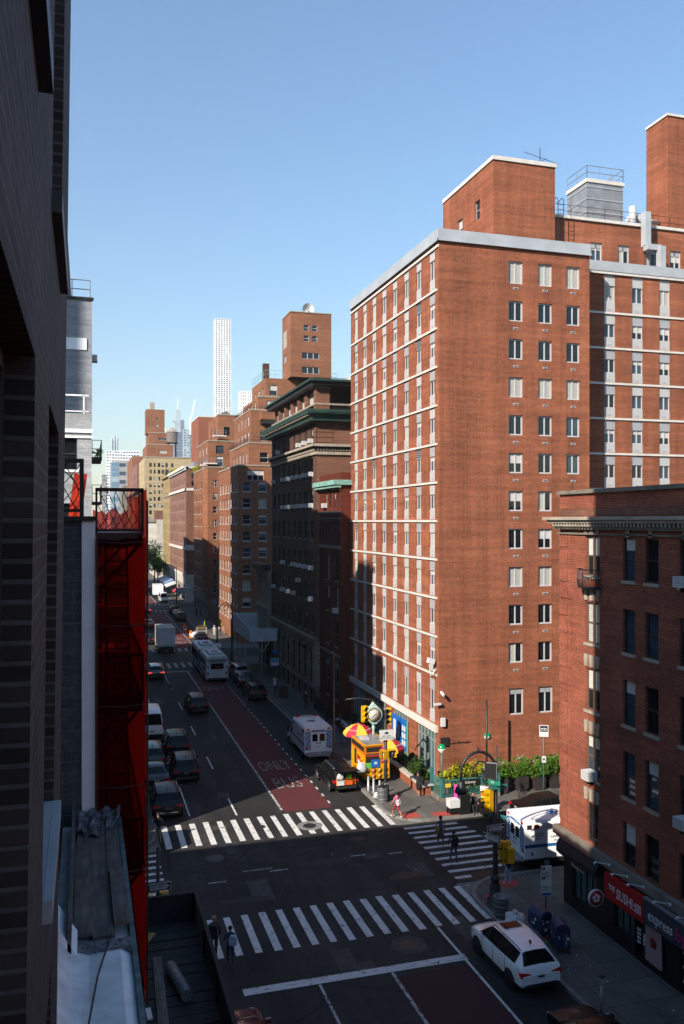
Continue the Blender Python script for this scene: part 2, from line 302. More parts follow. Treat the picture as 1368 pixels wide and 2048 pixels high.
# ---------------------------------------------------------------- mesh builder
class MB:
    def __init__(s): s.v = []; s.f = []; s.m = []; s.mats = []; s.sm = []
    def mi(s, mat):
        if mat not in s.mats: s.mats.append(mat)
        return s.mats.index(mat)
    def face(s, pts, mat, smooth=False):
        n = len(s.v); s.v += [tuple(p) for p in pts]; s.f.append(tuple(range(n, n + len(pts)))); s.m.append(s.mi(mat)); s.sm.append(smooth); return s
    def box(s, x0, x1, y0, y1, z0, z1, mat, top=None):
        n = len(s.v)
        s.v += [(x, y, z) for z in (z0, z1) for y in (y0, y1) for x in (x0, x1)]
        i = s.mi(mat); t = s.mi(top) if top else i
        for q, k in (((0, 2, 3, 1), i), ((4, 5, 7, 6), t), ((0, 1, 5, 4), i), ((2, 6, 7, 3), i), ((0, 4, 6, 2), i), ((1, 3, 7, 5), i)):
            s.f.append(tuple(n + a for a in q)); s.m.append(k); s.sm.append(False)
        return s
    def obox(s, c, size, rot, mat):      # oriented box: centre, size, 3x3 matrix
        n = len(s.v); c = Vector(c)
        s.v += [tuple(c + rot @ Vector((x * size[0] / 2, y * size[1] / 2, z * size[2] / 2))) for z in (-1, 1) for y in (-1, 1) for x in (-1, 1)]
        i = s.mi(mat)
        for q in ((0, 2, 3, 1), (4, 5, 7, 6), (0, 1, 5, 4), (2, 6, 7, 3), (0, 4, 6, 2), (1, 3, 7, 5)):
            s.f.append(tuple(n + a for a in q)); s.m.append(i); s.sm.append(False)
        return s
    def tube(s, pts, r, mat, n=8, cap=True):
        pts = [Vector(p) for p in pts]; rs = r if isinstance(r, (list, tuple)) else [r] * len(pts)
        i = s.mi(mat); base = len(s.v); up = None
        for k, p in enumerate(pts):
            d = (pts[min(k + 1, len(pts) - 1)] - pts[max(k - 1, 0)])
            if d.length < 1e-9: d = Vector((0, 0, 1))
            d.normalize()
            a = Vector((0, 0, 1)) if abs(d.z) < .9 else Vector((1, 0, 0))
            x = d.cross(a).normalized() if up is None else (up - d * up.dot(d)).normalized()
            up = x; y = d.cross(x)
            for j in range(n):
                t = 2 * math.pi * j / n; s.v.append(tuple(p + (x * math.cos(t) + y * math.sin(t)) * rs[k]))
        for k in range(len(pts) - 1):
            for j in range(n):
                a = base + k * n + j; b = base + k * n + (j + 1) % n
                s.f.append((a, b, b + n, a + n)); s.m.append(i); s.sm.append(n > 5)
        if cap:
            s.f.append(tuple(base + j for j in range(n))[::-1]); s.m.append(i); s.sm.append(False)
            s.f.append(tuple(base + (len(pts) - 1) * n + j for j in range(n))); s.m.append(i); s.sm.append(False)
        return s
    def lathe(s, prof, mat, c=(0, 0, 0), n=16, axis='z'):
        i = s.mi(mat); base = len(s.v)
        for r, z in prof:
            for j in range(n):
                t = 2 * math.pi * j / n; a, b = r * math.cos(t), r * math.sin(t)
                p = (a, b, z) if axis == 'z' else ((z, a, b) if axis == 'x' else (a, z, b))
                s.v.append((c[0] + p[0], c[1] + p[1], c[2] + p[2]))
        for k in range(len(prof) - 1):
            for j in range(n):
                a = base + k * n + j; b = base + k * n + (j + 1) % n
                s.f.append((a, b, b + n, a + n)); s.m.append(i); s.sm.append(True)
        for k in (0, len(prof) - 1):
            if prof[k][0] > 1e-4 and abs(prof[k][1] - prof[1 if k == 0 else k - 1][1]) > 1e-6: s.f.append(tuple(base + k * n + j for j in range(n))); s.m.append(i); s.sm.append(False)
        return s
    def prism(s, poly, mat, a0, a1, axis='z'):     # polygon of 2-d points swept along an axis
        i = s.mi(mat); n = len(poly); base = len(s.v)
        for a in (a0, a1):
            for p, q in poly: s.v.append({'z': (p, q, a), 'y': (p, a, q), 'x': (a, p, q)}[axis])
        s.f.append(tuple(base + j for j in range(n))); s.m.append(i); s.sm.append(False)
        s.f.append(tuple(base + n + j for j in range(n))[::-1]); s.m.append(i); s.sm.append(False)
        for j in range(n):
            k = (j + 1) % n; s.f.append((base + j, base + k, base + n + k, base + n + j)); s.m.append(i); s.sm.append(False)
        return s
    def add(s, o, mat4=None):
        n = len(s.v); mm = [s.mi(x) for x in o.mats]
        s.v += [tuple(mat4 @ Vector(p)) if mat4 else p for p in o.v]
        s.f += [tuple(n + a for a in f) for f in o.f]; s.m += [mm[k] for k in o.m]; s.sm += o.sm
        return s
    def mesh(s, name, off=(0, 0, 0)):
        me = bpy.data.meshes.new(name)
        me.from_pydata([(p[0] - off[0], p[1] - off[1], p[2] - off[2]) for p in s.v], [], s.f)
        for m in s.mats: me.materials.append(M[m] if isinstance(m, str) else m)
        me.polygons.foreach_set('material_index', s.m); me.polygons.foreach_set('use_smooth', s.sm)
        uv = me.uv_layers.new(name='UVMap'); d = uv.data
        V = s.v
        for p in me.polygons:
            nx, ny, nz = abs(p.normal.x), abs(p.normal.y), abs(p.normal.z)
            for li, vi in zip(p.loop_indices, p.vertices):
                x, y, z = V[vi]
                d[li].uv = (x, y) if nz > nx and nz > ny else ((y, z) if nx > ny else (x, z))
        me.update(); return me
    def build(s, name, parent=None, off=None):
        if off is None: off = tuple(parent.location) if parent else (0, 0, 0)
        return link(bpy.data.objects.new(name, s.mesh(name, off)), parent)
def link(o, parent=None):
    COL.objects.link(o)
    if parent: o.parent = parent
    return o
def tag(o, label, cat, group=None):
    o['label'] = label; o['category'] = cat
    if group: o['group'] = group
    return o
def thing(name, label, cat, loc=(0, 0, 0), rz=0, group=None):
    o = bpy.data.objects.new(name, None); o.empty_display_size = .3; COL.objects.link(o)
    o.location = loc; o.rotation_euler = (0, 0, rz); return tag(o, label, cat, group)
def L(name, mb, parent):          # part in its parent's own coordinates
    return mb.build(name, parent, (0, 0, 0))
def structure(o): o['kind'] = 'structure'; return o
def text_mesh(body, size, ext=.004, align='CENTER', spacing=1.0):
    c = bpy.data.curves.new('lettering', 'FONT'); c.body = body; c.size = size; c.align_x = align; c.align_y = 'CENTER'; c.extrude = ext; c.resolution_u = 2
    c.space_character = spacing
    o = bpy.data.objects.new('lettering', c); COL.objects.link(o)
    dg = bpy.context.evaluated_depsgraph_get(); me = bpy.data.meshes.new_from_object(o.evaluated_get(dg))
    COL.objects.unlink(o); bpy.data.objects.remove(o); bpy.data.curves.remove(c)
    return me
def lettering(body, size, mat, parent, loc, rot, ext=.004, align='CENTER', sx=1, name='lettering', bold=0):
    me = text_mesh(body, size, ext, align); me.materials.clear(); me.materials.append(M[mat])
    o = link(bpy.data.objects.new(name, me), parent); o.location = loc; o.rotation_euler = rot; o.scale = (sx, 1, 1); return o
# text rotations: facing -Y (towards us), facing -X (towards the avenue), lying on the road read along +Y
T_N = (R(90), 0, 0); T_E = (R(90), 0, R(-90)); T_ROAD = (0, 0, 0)
def copy_tree(o, parent=None):
    c = o.copy(); COL.objects.link(c); c.parent = parent
    for ch in list(o.children): copy_tree(ch, c)
    return c
# ---------------------------------------------------------------- buildings
CAM = Vector((0, 0, CAMH))
TPL = {}
def tpl(style, w, h, var):
    key = (style, round(w, 3), round(h, 3), var)
    if key in TPL: return TPL[key]
    fr, pn, bl = MB(), MB(), MB(); hw = w / 2
    st, _, fm = style.partition(':'); fm, _, sill = fm.partition(':'); fm = 'frame_' + (fm or 'w')
    z0, z1 = 0, h
    def bar(a, b, c, d, m=None, y0=.11, y1=.20): fr.box(a, b, y0, y1, c, d, m or fm)
    t = (.095 if st == 'slide' else .055) if h < 3 else .07
    if st == 'strip':
        top = .70 if h > 2.4 else .5; bot = .72 if h > 2.4 else .5
        if h > 2.75: top, bot = .8, .8
        bar(-hw, hw, h - top, h, 'panel' if var in (1, 3) else 'panel2', .05, .16); bar(-hw, hw, 0, bot, 'panel', .05, .16)
        fr.box(-.14, .14, .04, .05, .12, .2, 'frame_g')
        if var == 5:
            for k in range(4): fr.box(-hw + .06, hw - .06, .03, .05, h - top + .1 + k * .15, h - top + .17 + k * .15, 'frame_d')
        z0, z1 = bot, h - top
    bar(-hw, -hw + t, z0, z1); bar(hw - t, hw, z0, z1); bar(-hw + t, hw - t, z1 - t, z1); bar(-hw + t, hw - t, z0, z0 + t)
    if st in ('slide', 'strip'): bar(-.04, .04, z0 + t, z1 - t)
    if st == 'slide' and h > 1.7: bar(-hw + t, hw - t, z1 - .42, z1 - t, 'panel2')
    if st == 'dh': bar(-hw + t, hw - t, (z0 + z1) / 2 - .03, (z0 + z1) / 2 + .03, None, .10, .20)
    if st == 'cross': bar(-.04, .04, z0 + t, z1 - t); bar(-hw + t, -.04, h * .62, h * .62 + .06); bar(.04, hw - t, h * .62, h * .62 + .06)
    if st == 'dbl': bar(-.05, .05, z0 + t, z1 - t, None, .06, .20); bar(-hw + t, -.05, h / 2 - .03, h / 2 + .03); bar(.05, hw - t, h / 2 - .03, h / 2 + .03)
    if st == 'triple':
        for q in (-hw / 3, hw / 3): bar(q - .05, q + .05, z0 + t, z1 - t)
    if st == 'store':
        n = max(2, round(w / .55))
        for k in range(1, n): bar(-hw + w * k / n - .03, -hw + w * k / n + .03, z0 + t, z1 - t)
        bar(-hw + t, hw - t, h * .78, h * .78 + .05)
    if sill: fr.box(-hw - .08, hw + .08, -.06, .06, -.14, -.002, sill)
    g = 'glass_store' if st == 'store' else ('glass_b' if var in (1, 4) else 'glass')
    pn.face([(-hw, .168, z0), (hw, .168, z0), (hw, .168, z1), (-hw, .168, z1)], g)
    if var in (2, 3, 4, 6) and st != 'store':
        f = {2: .5, 3: 1.0, 4: .28, 6: 1.0}[var]
        a = -hw + t; b = hw - t
        if var == 6: b = a + (b - a) * .45
        bl.face([(a, .158, z1 - t - (z1 - z0 - 2 * t) * f), (b, .158, z1 - t - (z1 - z0 - 2 * t) * f), (b, .158, z1 - t), (a, .158, z1 - t)], 'curtain' if var in (3, 6) else 'blind')
    r = dict(fr=fr, pn=pn, bl=bl if bl.f else None, me={})
    TPL[key] = r; return r
ROT = {'x': R(-90), 'y': 0, 'X': R(90)}
def place_mat(axis, c, u, z):
    loc = {'x': (c, u, z), 'X': (c, u, z), 'y': (u, c, z)}[axis]
    return Matrix.Translation(loc) @ Matrix.Rotation(ROT[axis], 4, 'Z')
AC_ME = []
def ac_mesh():
    if not AC_ME:
        m = MB(); m.box(-.31, .31, -.42, .08, 0, .42, 'white')
        for k in range(5): m.box(-.26, .26, -.426, -.42, .06 + k * .075, .10 + k * .075, 'frame_g')
        for s in (-1, 1):
            for k in range(4): m.box(s * .31 - .004, s * .31 + .004, -.38, -.08, .07 + k * .08, .11 + k * .08, 'frame_g')
        m.box(-.02, .02, -.3, 0, -.2, 0, 'iron'); AC_ME.append(m.mesh('air_conditioner'))
    return AC_ME[0]
class Bld:
    def __init__(s, name, label, cat, base, seed=1):
        s.e = thing(name, label, cat, base); s.blks = []; s.wins = []; s.trim = {}; s.r = random.Random(seed); s.acs = []; s.single = []
    def block(s, x0, x1, y0, y1, z0, z1, mat, roof='roof', faces='xyXY', sidemat=None):
        b = dict(x0=x0, x1=x1, y0=y0, y1=y1, z0=z0, z1=z1, mat=mat, roof=roof, faces=faces, side=sidemat or mat, holes={k: [] for k in 'xyXY'}); s.blks.append(b); return b
    def win(s, b, ax, u, z, w, h, style='dh:w', var=None, depth=.21, part='window'):
        b['holes'][ax].append((u - w / 2, u + w / 2, z, z + h, depth))
        c = {'x': b['x0'], 'y': b['y0'], 'X': b['x1'], 'Y': b['y1']}[ax]
        if var is None: var = s.r.choice((0, 0, 0, 1, 2, 2, 3, 4, 6))
        s.wins.append((ax, c, u, z, w, h, style, var, part))
    def grid(s, b, ax, us, zs, w, h, style='dh:w', var=None, skip=()):
        for i, u in enumerate(us):
            for j, z in enumerate(zs):
                if (i, j) not in skip: s.win(b, ax, u, z, w, h, style, var)
    SPLIT = {'floor_band', 'belt', 'stone_belt', 'menu_panel', 'coping', 'column'}
    def each(s, part, mb): s.single.append((part, mb)); return mb
    def t(s, part, mat, *bx):
        if part in s.SPLIT:
            for q in bx: s.single.append((part, MB().box(*q, mat)))
            if bx: return None
        m = s.trim.setdefault(part, MB())
        for q in bx: m.box(*q, mat)
        return m
    def ac(s, ax, c, u, z): s.acs.append((ax, c, u, z))
    def finish(s, cap=100):
        W, RF = MB(), MB()
        for b in s.blks:
            for ax in b['faces']:
                mat = b['mat'] if ax in 'x' else b['side']
                horiz = ax in 'xX'; c = {'x': b['x0'], 'X': b['x1'], 'y': b['y0'], 'Y': b['y1']}[ax]
                a0, a1 = (b['y0'], b['y1']) if horiz else (b['x0'], b['x1']); sg = 1 if ax in 'xy' else -1
                P = (lambda u, z, d: (c + sg * d, u, z)) if horiz else (lambda u, z, d: (u, c + sg * d, z))
                H = b['holes'][ax]
                us = sorted({a0, a1} | {round(v, 4) for h in H for v in h[:2]}); zs = sorted({b['z0'], b['z1']} | {round(v, 4) for h in H for v in h[2:4]})
                for i in range(len(us) - 1):
                    k = 0
                    while k < len(zs) - 1:
                        um = (us[i] + us[i + 1]) / 2
                        def inh(kk): zm = (zs[kk] + zs[kk + 1]) / 2; return any(h[0] < um < h[1] and h[2] < zm < h[3] for h in H)
                        if inh(k): k += 1; continue
                        e = k
                        while e + 1 < len(zs) - 1 and not inh(e + 1): e += 1
                        W.face([P(us[i], zs[k], 0), P(us[i + 1], zs[k], 0), P(us[i + 1], zs[e + 1], 0), P(us[i], zs[e + 1], 0)], mat); k = e + 1
                for (u0, u1, z0, z1, d) in H:
                    for q in (((u0, z0), (u0, z1)), ((u1, z0), (u1, z1)), ((u0, z0), (u1, z0)), ((u0, z1), (u1, z1))):
                        W.face([P(q[0][0], q[0][1], 0), P(q[1][0], q[1][1], 0), P(q[1][0], q[1][1], d), P(q[0][0], q[0][1], d)], mat)
            if b['roof']: RF.face([(b['x0'], b['y0'], b['z1']), (b['x1'], b['y0'], b['z1']), (b['x1'], b['y1'], b['z1']), (b['x0'], b['y1'], b['z1'])], b['roof'])
        W.build('wall', s.e)
        if RF.f: RF.build('roof', s.e)
        base = Vector(s.e.location)
        def size(w):
            p = Vector((w[1], w[2], w[3]) if w[0] in 'xX' else (w[2], w[1], w[3])); d = p - CAM
            n = Vector((1, 0, 0)) if w[0] in 'xX' else Vector((0, 1, 0)); return w[4] * w[5] * abs(d.normalized().dot(n)) / d.length_squared
        ws = sorted(s.wins, key=size, reverse=True); rest = MB()
        for i, (ax, c, u, z, w, h, style, var, part) in enumerate(ws):
            t = tpl(style, w, h, var); mt = place_mat(ax, c, u, z)
            if i >= cap:
                for k in ('fr', 'pn', 'bl'):
                    if t[k]: rest.add(t[k], mt)
                continue
            for k, nm in (('fr', part), ('pn', 'pane'), ('bl', 'blind')):
                if t[k] and k not in t['me']: t['me'][k] = t[k].mesh(nm)
            o = link(bpy.data.objects.new(part, t['me']['fr']), s.e); o.location = mt.translation - base; o.rotation_euler = (0, 0, ROT[ax])
            link(bpy.data.objects.new('pane', t['me']['pn']), o)
            if t['bl']: link(bpy.data.objects.new('blind', t['me']['bl']), o)
        if rest.f: ro = rest.build('window', s.e); ro['kind'] = 'stuff'
        for ax, c, u, z in s.acs:
            o = link(bpy.data.objects.new('air_conditioner', ac_mesh()), s.e); mt = place_mat(ax, c, u, z); o.location = mt.translation - base; o.rotation_euler = (0, 0, ROT[ax])
        for k, m in s.single: m.build(k, s.e)
        for k, m in s.trim.items():
            if m.f: m.build(k, s.e)
        return s.e
def railing(m, pts, z, h, mat, step=1.2, bars=2, r=.025):
    for a, b in zip(pts[:-1], pts[1:]):
        a = Vector((a[0], a[1], z)); b = Vector((b[0], b[1], z)); n = max(1, round((b - a).length / step))
        for k in range(n + 1):
            p = a.lerp(b, k / n); m.tube([p, p + Vector((0, 0, h))], r, mat, 5)
        for k in range(1, bars + 1):
            zz = Vector((0, 0, h * k / bars)); m.tube([a + zz, b + zz], r, mat, 5)

def hospital():
    b = Bld('apartment_block', 'broad red brick block with white floor bands and grey metal roof edge on the corner', 'building', (29.6, 65, 0), 3)
    a = b.block(23.6, 35.6, 54.7, 75.2, 0, 38.55, 'hosp')
    zb = [35.1 - 2.7 * k for k in range(11)]        # undersides of the white bands
    ys = [55.96 + 2.53 * k for k in range(8)]
    for i, y in enumerate(ys):
        b.win(a, 'x', y, zb[0] + .22, 1.04, 2.95, 'strip:w', b.r.choice((1, 1, 3)))
        for k in range(1, 11): b.win(a, 'x', y, zb[k] + .22, 1.04, 2.46, 'strip:w', 5 if (i, k) in ((1, 1), (1, 2), (1, 5), (5, 5), (7, 7)) else b.r.choice((0, 0, 1, 1, 4, 3)))
        b.win(a, 'x', y, 4.75, 1.04, 3.1, 'strip:w', b.r.choice((0, 1)))
    for y0, y1 in ((55.24, 58.8), (60.54, 63.9), (65.72, 69.1), (70.92, 74.5)): b.win(a, 'x', (y0 + y1) / 2, .5, y1 - y0, 3.7, 'store:g', 0, .2, 'shop_window')
    b.t('floor_band', 'band', *[(23.52, 23.75, 55.0, 75.19, z + .02, z + .17) for z in zb]); b.t('floor_band', 'band', (23.42, 23.8, 54.9, 75.19, 4.2, 4.68))
    b.t('floor_band', 'band', (23.52, 23.75, 54.75, 75.19, 38.12, 38.3))
    xs = (29.55, 31.92, 34.22); zt = [34.73 - 2.72 * k for k in range(10)]
    for i, x in enumerate(xs):
        b.win(a, 'y', x, 36.0, 1.14, 1.6, 'slide:w', 3)
        for k, z in enumerate(zt): b.win(a, 'y', x, z - 1.42, 1.14, 1.44, 'slide:w', 3 if k == 2 or (i, k) in ((0, 7), (1, 7)) else (2 if (i, k) in ((0, 5), (0, 4), (1, 6)) else b.r.choice((0, 0, 6, 0, 1))))
        b.win(a, 'y', x + .05, 5.1, 1.16, 1.9, 'slide:w', 0)
        for z in [37.6] + zt: b.each('vent', MB().box(x - .2, x + .2, 54.67, 54.72, z - 2.0, z - 1.86, 'frame_w').box(x - .16, x + .16, 54.665, 54.67, z - 1.97, z - 1.89, 'frame_d'))
    b.t('coping', 'coping', (23.45, 35.65, 54.55, 55.0, 38.56, 39.35), (23.45, 23.9, 55.0, 75.2, 38.56, 39.35), (34.6, 35.65, 55, 56.2, 38.56, 38.9))
    b.t('coping', 'coping', (23.40, 35.68, 54.50, 54.55, 38.50, 38.62), (23.40, 23.45, 54.5, 75.25, 38.50, 38.62))
    # right wing, set back
    w = b.block(35.6, 60, 56.5, 70, 0, 38.05, 'hosp')
    cols = [38.55 + 2.49 * k for k in range(8)]; wb = [34.85 - 2.70 * k for k in range(11)]
    for x in cols:
        b.win(w, 'y', x, wb[0] + .22, .98, 2.8, 'strip:w', b.r.choice((1, 3)))
        for z in wb[1:]: b.win(w, 'y', x, z + .22, .98, 2.46, 'strip:w', b.r.choice((0, 0, 4, 2, 1)))
    b.t('floor_band', 'band', *[(35.65, 60, 56.42, 56.62, z + .02, z + .18) for z in wb])
    b.t('coping', 'coping', (35.7, 60, 56.3, 56.8, 38.1, 38.85)); b.t('coping', 'band', (35.7, 60, 56.34, 56.5, 37.9, 38.08))
    p = b.block(34.4, 60, 58.5, 69, 38.05, 42.6, 'hosp')
    for x, v in ((38.7, 4), (41.2, 6), (43.75, 6), (46.1, 2), (48.6, 0)): b.win(p, 'y', x, 39.2, 1.06, 1.8, 'slide:w', v)
    b.t('coping', 'band', (34.45, 60, 58.35, 58.8, 42.62, 42.85))
    rl = b.t('roof_railing', 'iron'); railing(rl, [(35, 58.7), (59.5, 58.7)], 42.8, 1.0, 'red_iron', 1.5, 2, .02)
    k = b.block(29.2, 34.4, 57.5, 66.8, 38.55, 46.0, 'hosp'); b.win(k, 'x', 60.2, 42.4, .9, 1.5, 'dh:g', 0); b.win(k, 'x', 63.4, 42.0, .9, 1.5, 'dh:g', 2)
    b.t('coping', 'band', (29.1, 34.5, 57.4, 57.75, 46.0, 46.3), (29.1, 29.4, 57.75, 66.8, 46.0, 46.3))
    b.block(26.6, 29.2, 60.5, 66.8, 38.55, 39.9, 'hosp'); b.t('coping', 'band', (26.5, 29.2, 60.4, 60.7, 39.9, 40.05))
    an = b.t('antenna', 'iron'); an.tube([(33.4, 58, 46.3), (33.4, 58, 47.6)], .03, 'iron', 5); an.tube([(31.8, 57.6, 46.95), (35.2, 58.4, 46.75)], .02, 'iron', 5); an.tube([(33.4, 58, 46.5), (34.1, 58.2, 47)], .02, 'iron', 5)
    ch = b.block(46.5, 56, 60, 62.8, 42.6, 52.8, 'hosp'); b.t('coping', 'band', (46.4, 56, 59.9, 60.2, 52.8, 53.0), (46.4, 46.7, 60.2, 62.8, 52.8, 53.0))
    ct = b.t('cooling_tower', 'coping'); ct.box(40.1, 43.6, 62, 65, 42.61, 47.4, 'steel')
    for z in (43.6, 44.8, 45.9, 46.9): ct.box(40.05, 43.65, 61.95, 65.05, z, z + .08, 'coping')
    ct.box(40.0, 43.7, 61.9, 65.1, 47.3, 47.6, 'band'); ct2 = b.t('tower_railing', 'iron'); railing(ct2, [(40.1, 65), (40.1, 62), (43.6, 62), (43.6, 65)], 47.6, 1.1, 'steel', 1.2, 2, .03)
    du = b.t('duct', 'steel'); du.box(42.6, 43.1, 57.6, 58.2, 40.9, 43.6, 'coping'); du.box(42.6, 43.9, 57.3, 57.9, 40.5, 40.95, 'coping'); du.box(43.5, 44.0, 56.95, 57.5, 37.9, 40.75, 'coping')
    du.tube([(43.3, 61, 44.2), (46.4, 61, 44.2)], .22, 'frame_w', 8); du.tube([(43.6, 60.6, 43.4), (43.5, 60.6, 45.1)], .3, 'frame_w', 8); du.lathe([(.35, -.12), (.35, .12)], 'frame_w', (44.2, 60.5, 44.2), 10, 'y')
    la = b.t('ladder', 'iron')
    for x in (34.6, 35.1): la.tube([(x, 57.4, 38.6), (x, 57.4, 43.6), (x + .1, 57.8, 43.9), (x + .1, 58.6, 43.7)], .03, 'iron', 5)
    for q in range(14): la.tube([(34.6, 57.4, 38.9 + q * .33), (35.1, 57.4, 38.9 + q * .33)], .02, 'iron', 5)
    po = b.t('poster', 'poster_b'); po.box(23.52, 23.54, 62.0, 63.9, 1.3, 3.7, 'poster_b'); po.box(23.52, 23.54, 60.75, 61.9, 1.3, 3.7, 'poster_b'); po.box(23.52, 23.54, 60.5, 60.74, 1.2, 3.7, 'poster_g')
    for q in range(3):
        for j in range(2): po.box(23.5, 23.52, 61.0 + j * .42, 61.28 + j * .42, 1.7 + q * .55, 2.1 + q * .55, 'white')
    po.box(23.5, 23.52, 62.3, 62.7, 2.0, 3.1, 'white'); po.box(23.5, 23.52, 63.1, 63.6, 1.8, 3.3, 'white')
    b.each('security_camera', MB().obox((23.75, 54.45, 7.0), (.14, .5, .14), Matrix.Rotation(R(20), 3, 'X'), 'white')); b.each('security_camera', MB().obox((23.4, 54.5, 6.3), (.5, .14, .14), Matrix.Identity(3), 'white')); b.each('wall_box', MB().box(23.7, 24.0, 54.5, 54.68, 4.7, 5.3, 'white')); b.each('wall_box', MB().box(23.7, 24.3, 54.6, 54.69, 3.3, 3.9, 'dark'))
    b.each('floodlight', MB().obox((23.2, 55.2, 9.2), (.5, .3, .35), Matrix.Rotation(R(15), 3, 'Y'), 'white')); b.each('lamp_arm', MB().tube([(23.6, 55.2, 8.6), (23.1, 55, 8.2), (23.0, 55, 9)], .04, 'white', 5))
    lettering('Lenox Hill Hospital', .19, 'iron', b.e, Vector((25.2, 54.68, 3.45)) - Vector(b.e.location), T_N, .012)
    b.finish(100)

def narrow_red():
    b = Bld('rowhouse', 'narrow dark red brick house with pale green copper cornice and arched windows', 'building', (28, 79, 0), 4)
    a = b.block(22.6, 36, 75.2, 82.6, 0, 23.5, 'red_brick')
    for y in (75.95, 77.2, 78.75, 80.15): b.win(a, 'x', y, 20.3, .75, 1.55, 'dh:d')
    for y in (76.1, 77.1, 78.9, 79.9): b.win(a, 'x', y, 16.9, .62, 1.75, 'dh:d')
    for z in (13.4, 10.4, 7.2):
        for y in (76.4, 79.45): b.win(a, 'x', y, z, .95, 2.3, 'dh:d:stone_d')
    for y in (76.4, 79.45): b.win(a, 'x', y, 2.2, 1.3, 3.0, 'dh:d:stone_d', 0)
    b.t('cornice', 'copper_l', (21.9, 22.6, 74.9, 82.7, 22.35, 22.8), (22.05, 22.6, 75.0, 82.65, 22.1, 22.35), (22.6, 25, 74.85, 75.2, 22.35, 22.8))
    b.t('belt', 'stone_d', (22.5, 22.6, 75.1, 82.6, 19.75, 19.95), (22.5, 22.6, 75.1, 82.6, 19.2, 19.3), (22.45, 22.6, 75.1, 82.6, 16.4, 16.65), (22.5, 22.6, 75.15, 82.6, 6.3, 6.5), (22.5, 22.6, 75.18, 82.6, 21.85, 22.08))
    ar = b.t('window_arch', 'stone_d')
    for y, r, z in ((76.1, .38, 18.65), (77.1, .38, 18.65), (78.9, .38, 18.65), (79.9, .38, 18.65), (76.4, .78, 5.2), (79.45, .78, 5.2)):
        pts = [(y + rr * math.cos(R(k * 18)), z + rr * math.sin(R(k * 18))) for rr, ks in ((r, range(0, 11)), (r + .11, range(10, -1, -1))) for k in ks]
        ar.prism(pts, 'dark_brick', 22.55, 22.62, 'x'); ar.prism([(y + r * math.cos(R(k * 18)), z + r * math.sin(R(k * 18))) for k in range(11)], 'glass', 22.58, 22.61, 'x')
    b.ac('x', 22.6, 80.15, 20.3); b.ac('x', 22.6, 76.4, 10.4)
    b.finish()
    f = thing('iron_fence', 'black iron fence in front of the narrow dark red house', 'fence', (22, 79, .15)); m = MB(); railing(m, [(22.0, 75.4), (22.0, 82.4)], .15, 1.5, 'iron', .22, 2, .02); m.build('rail', f)

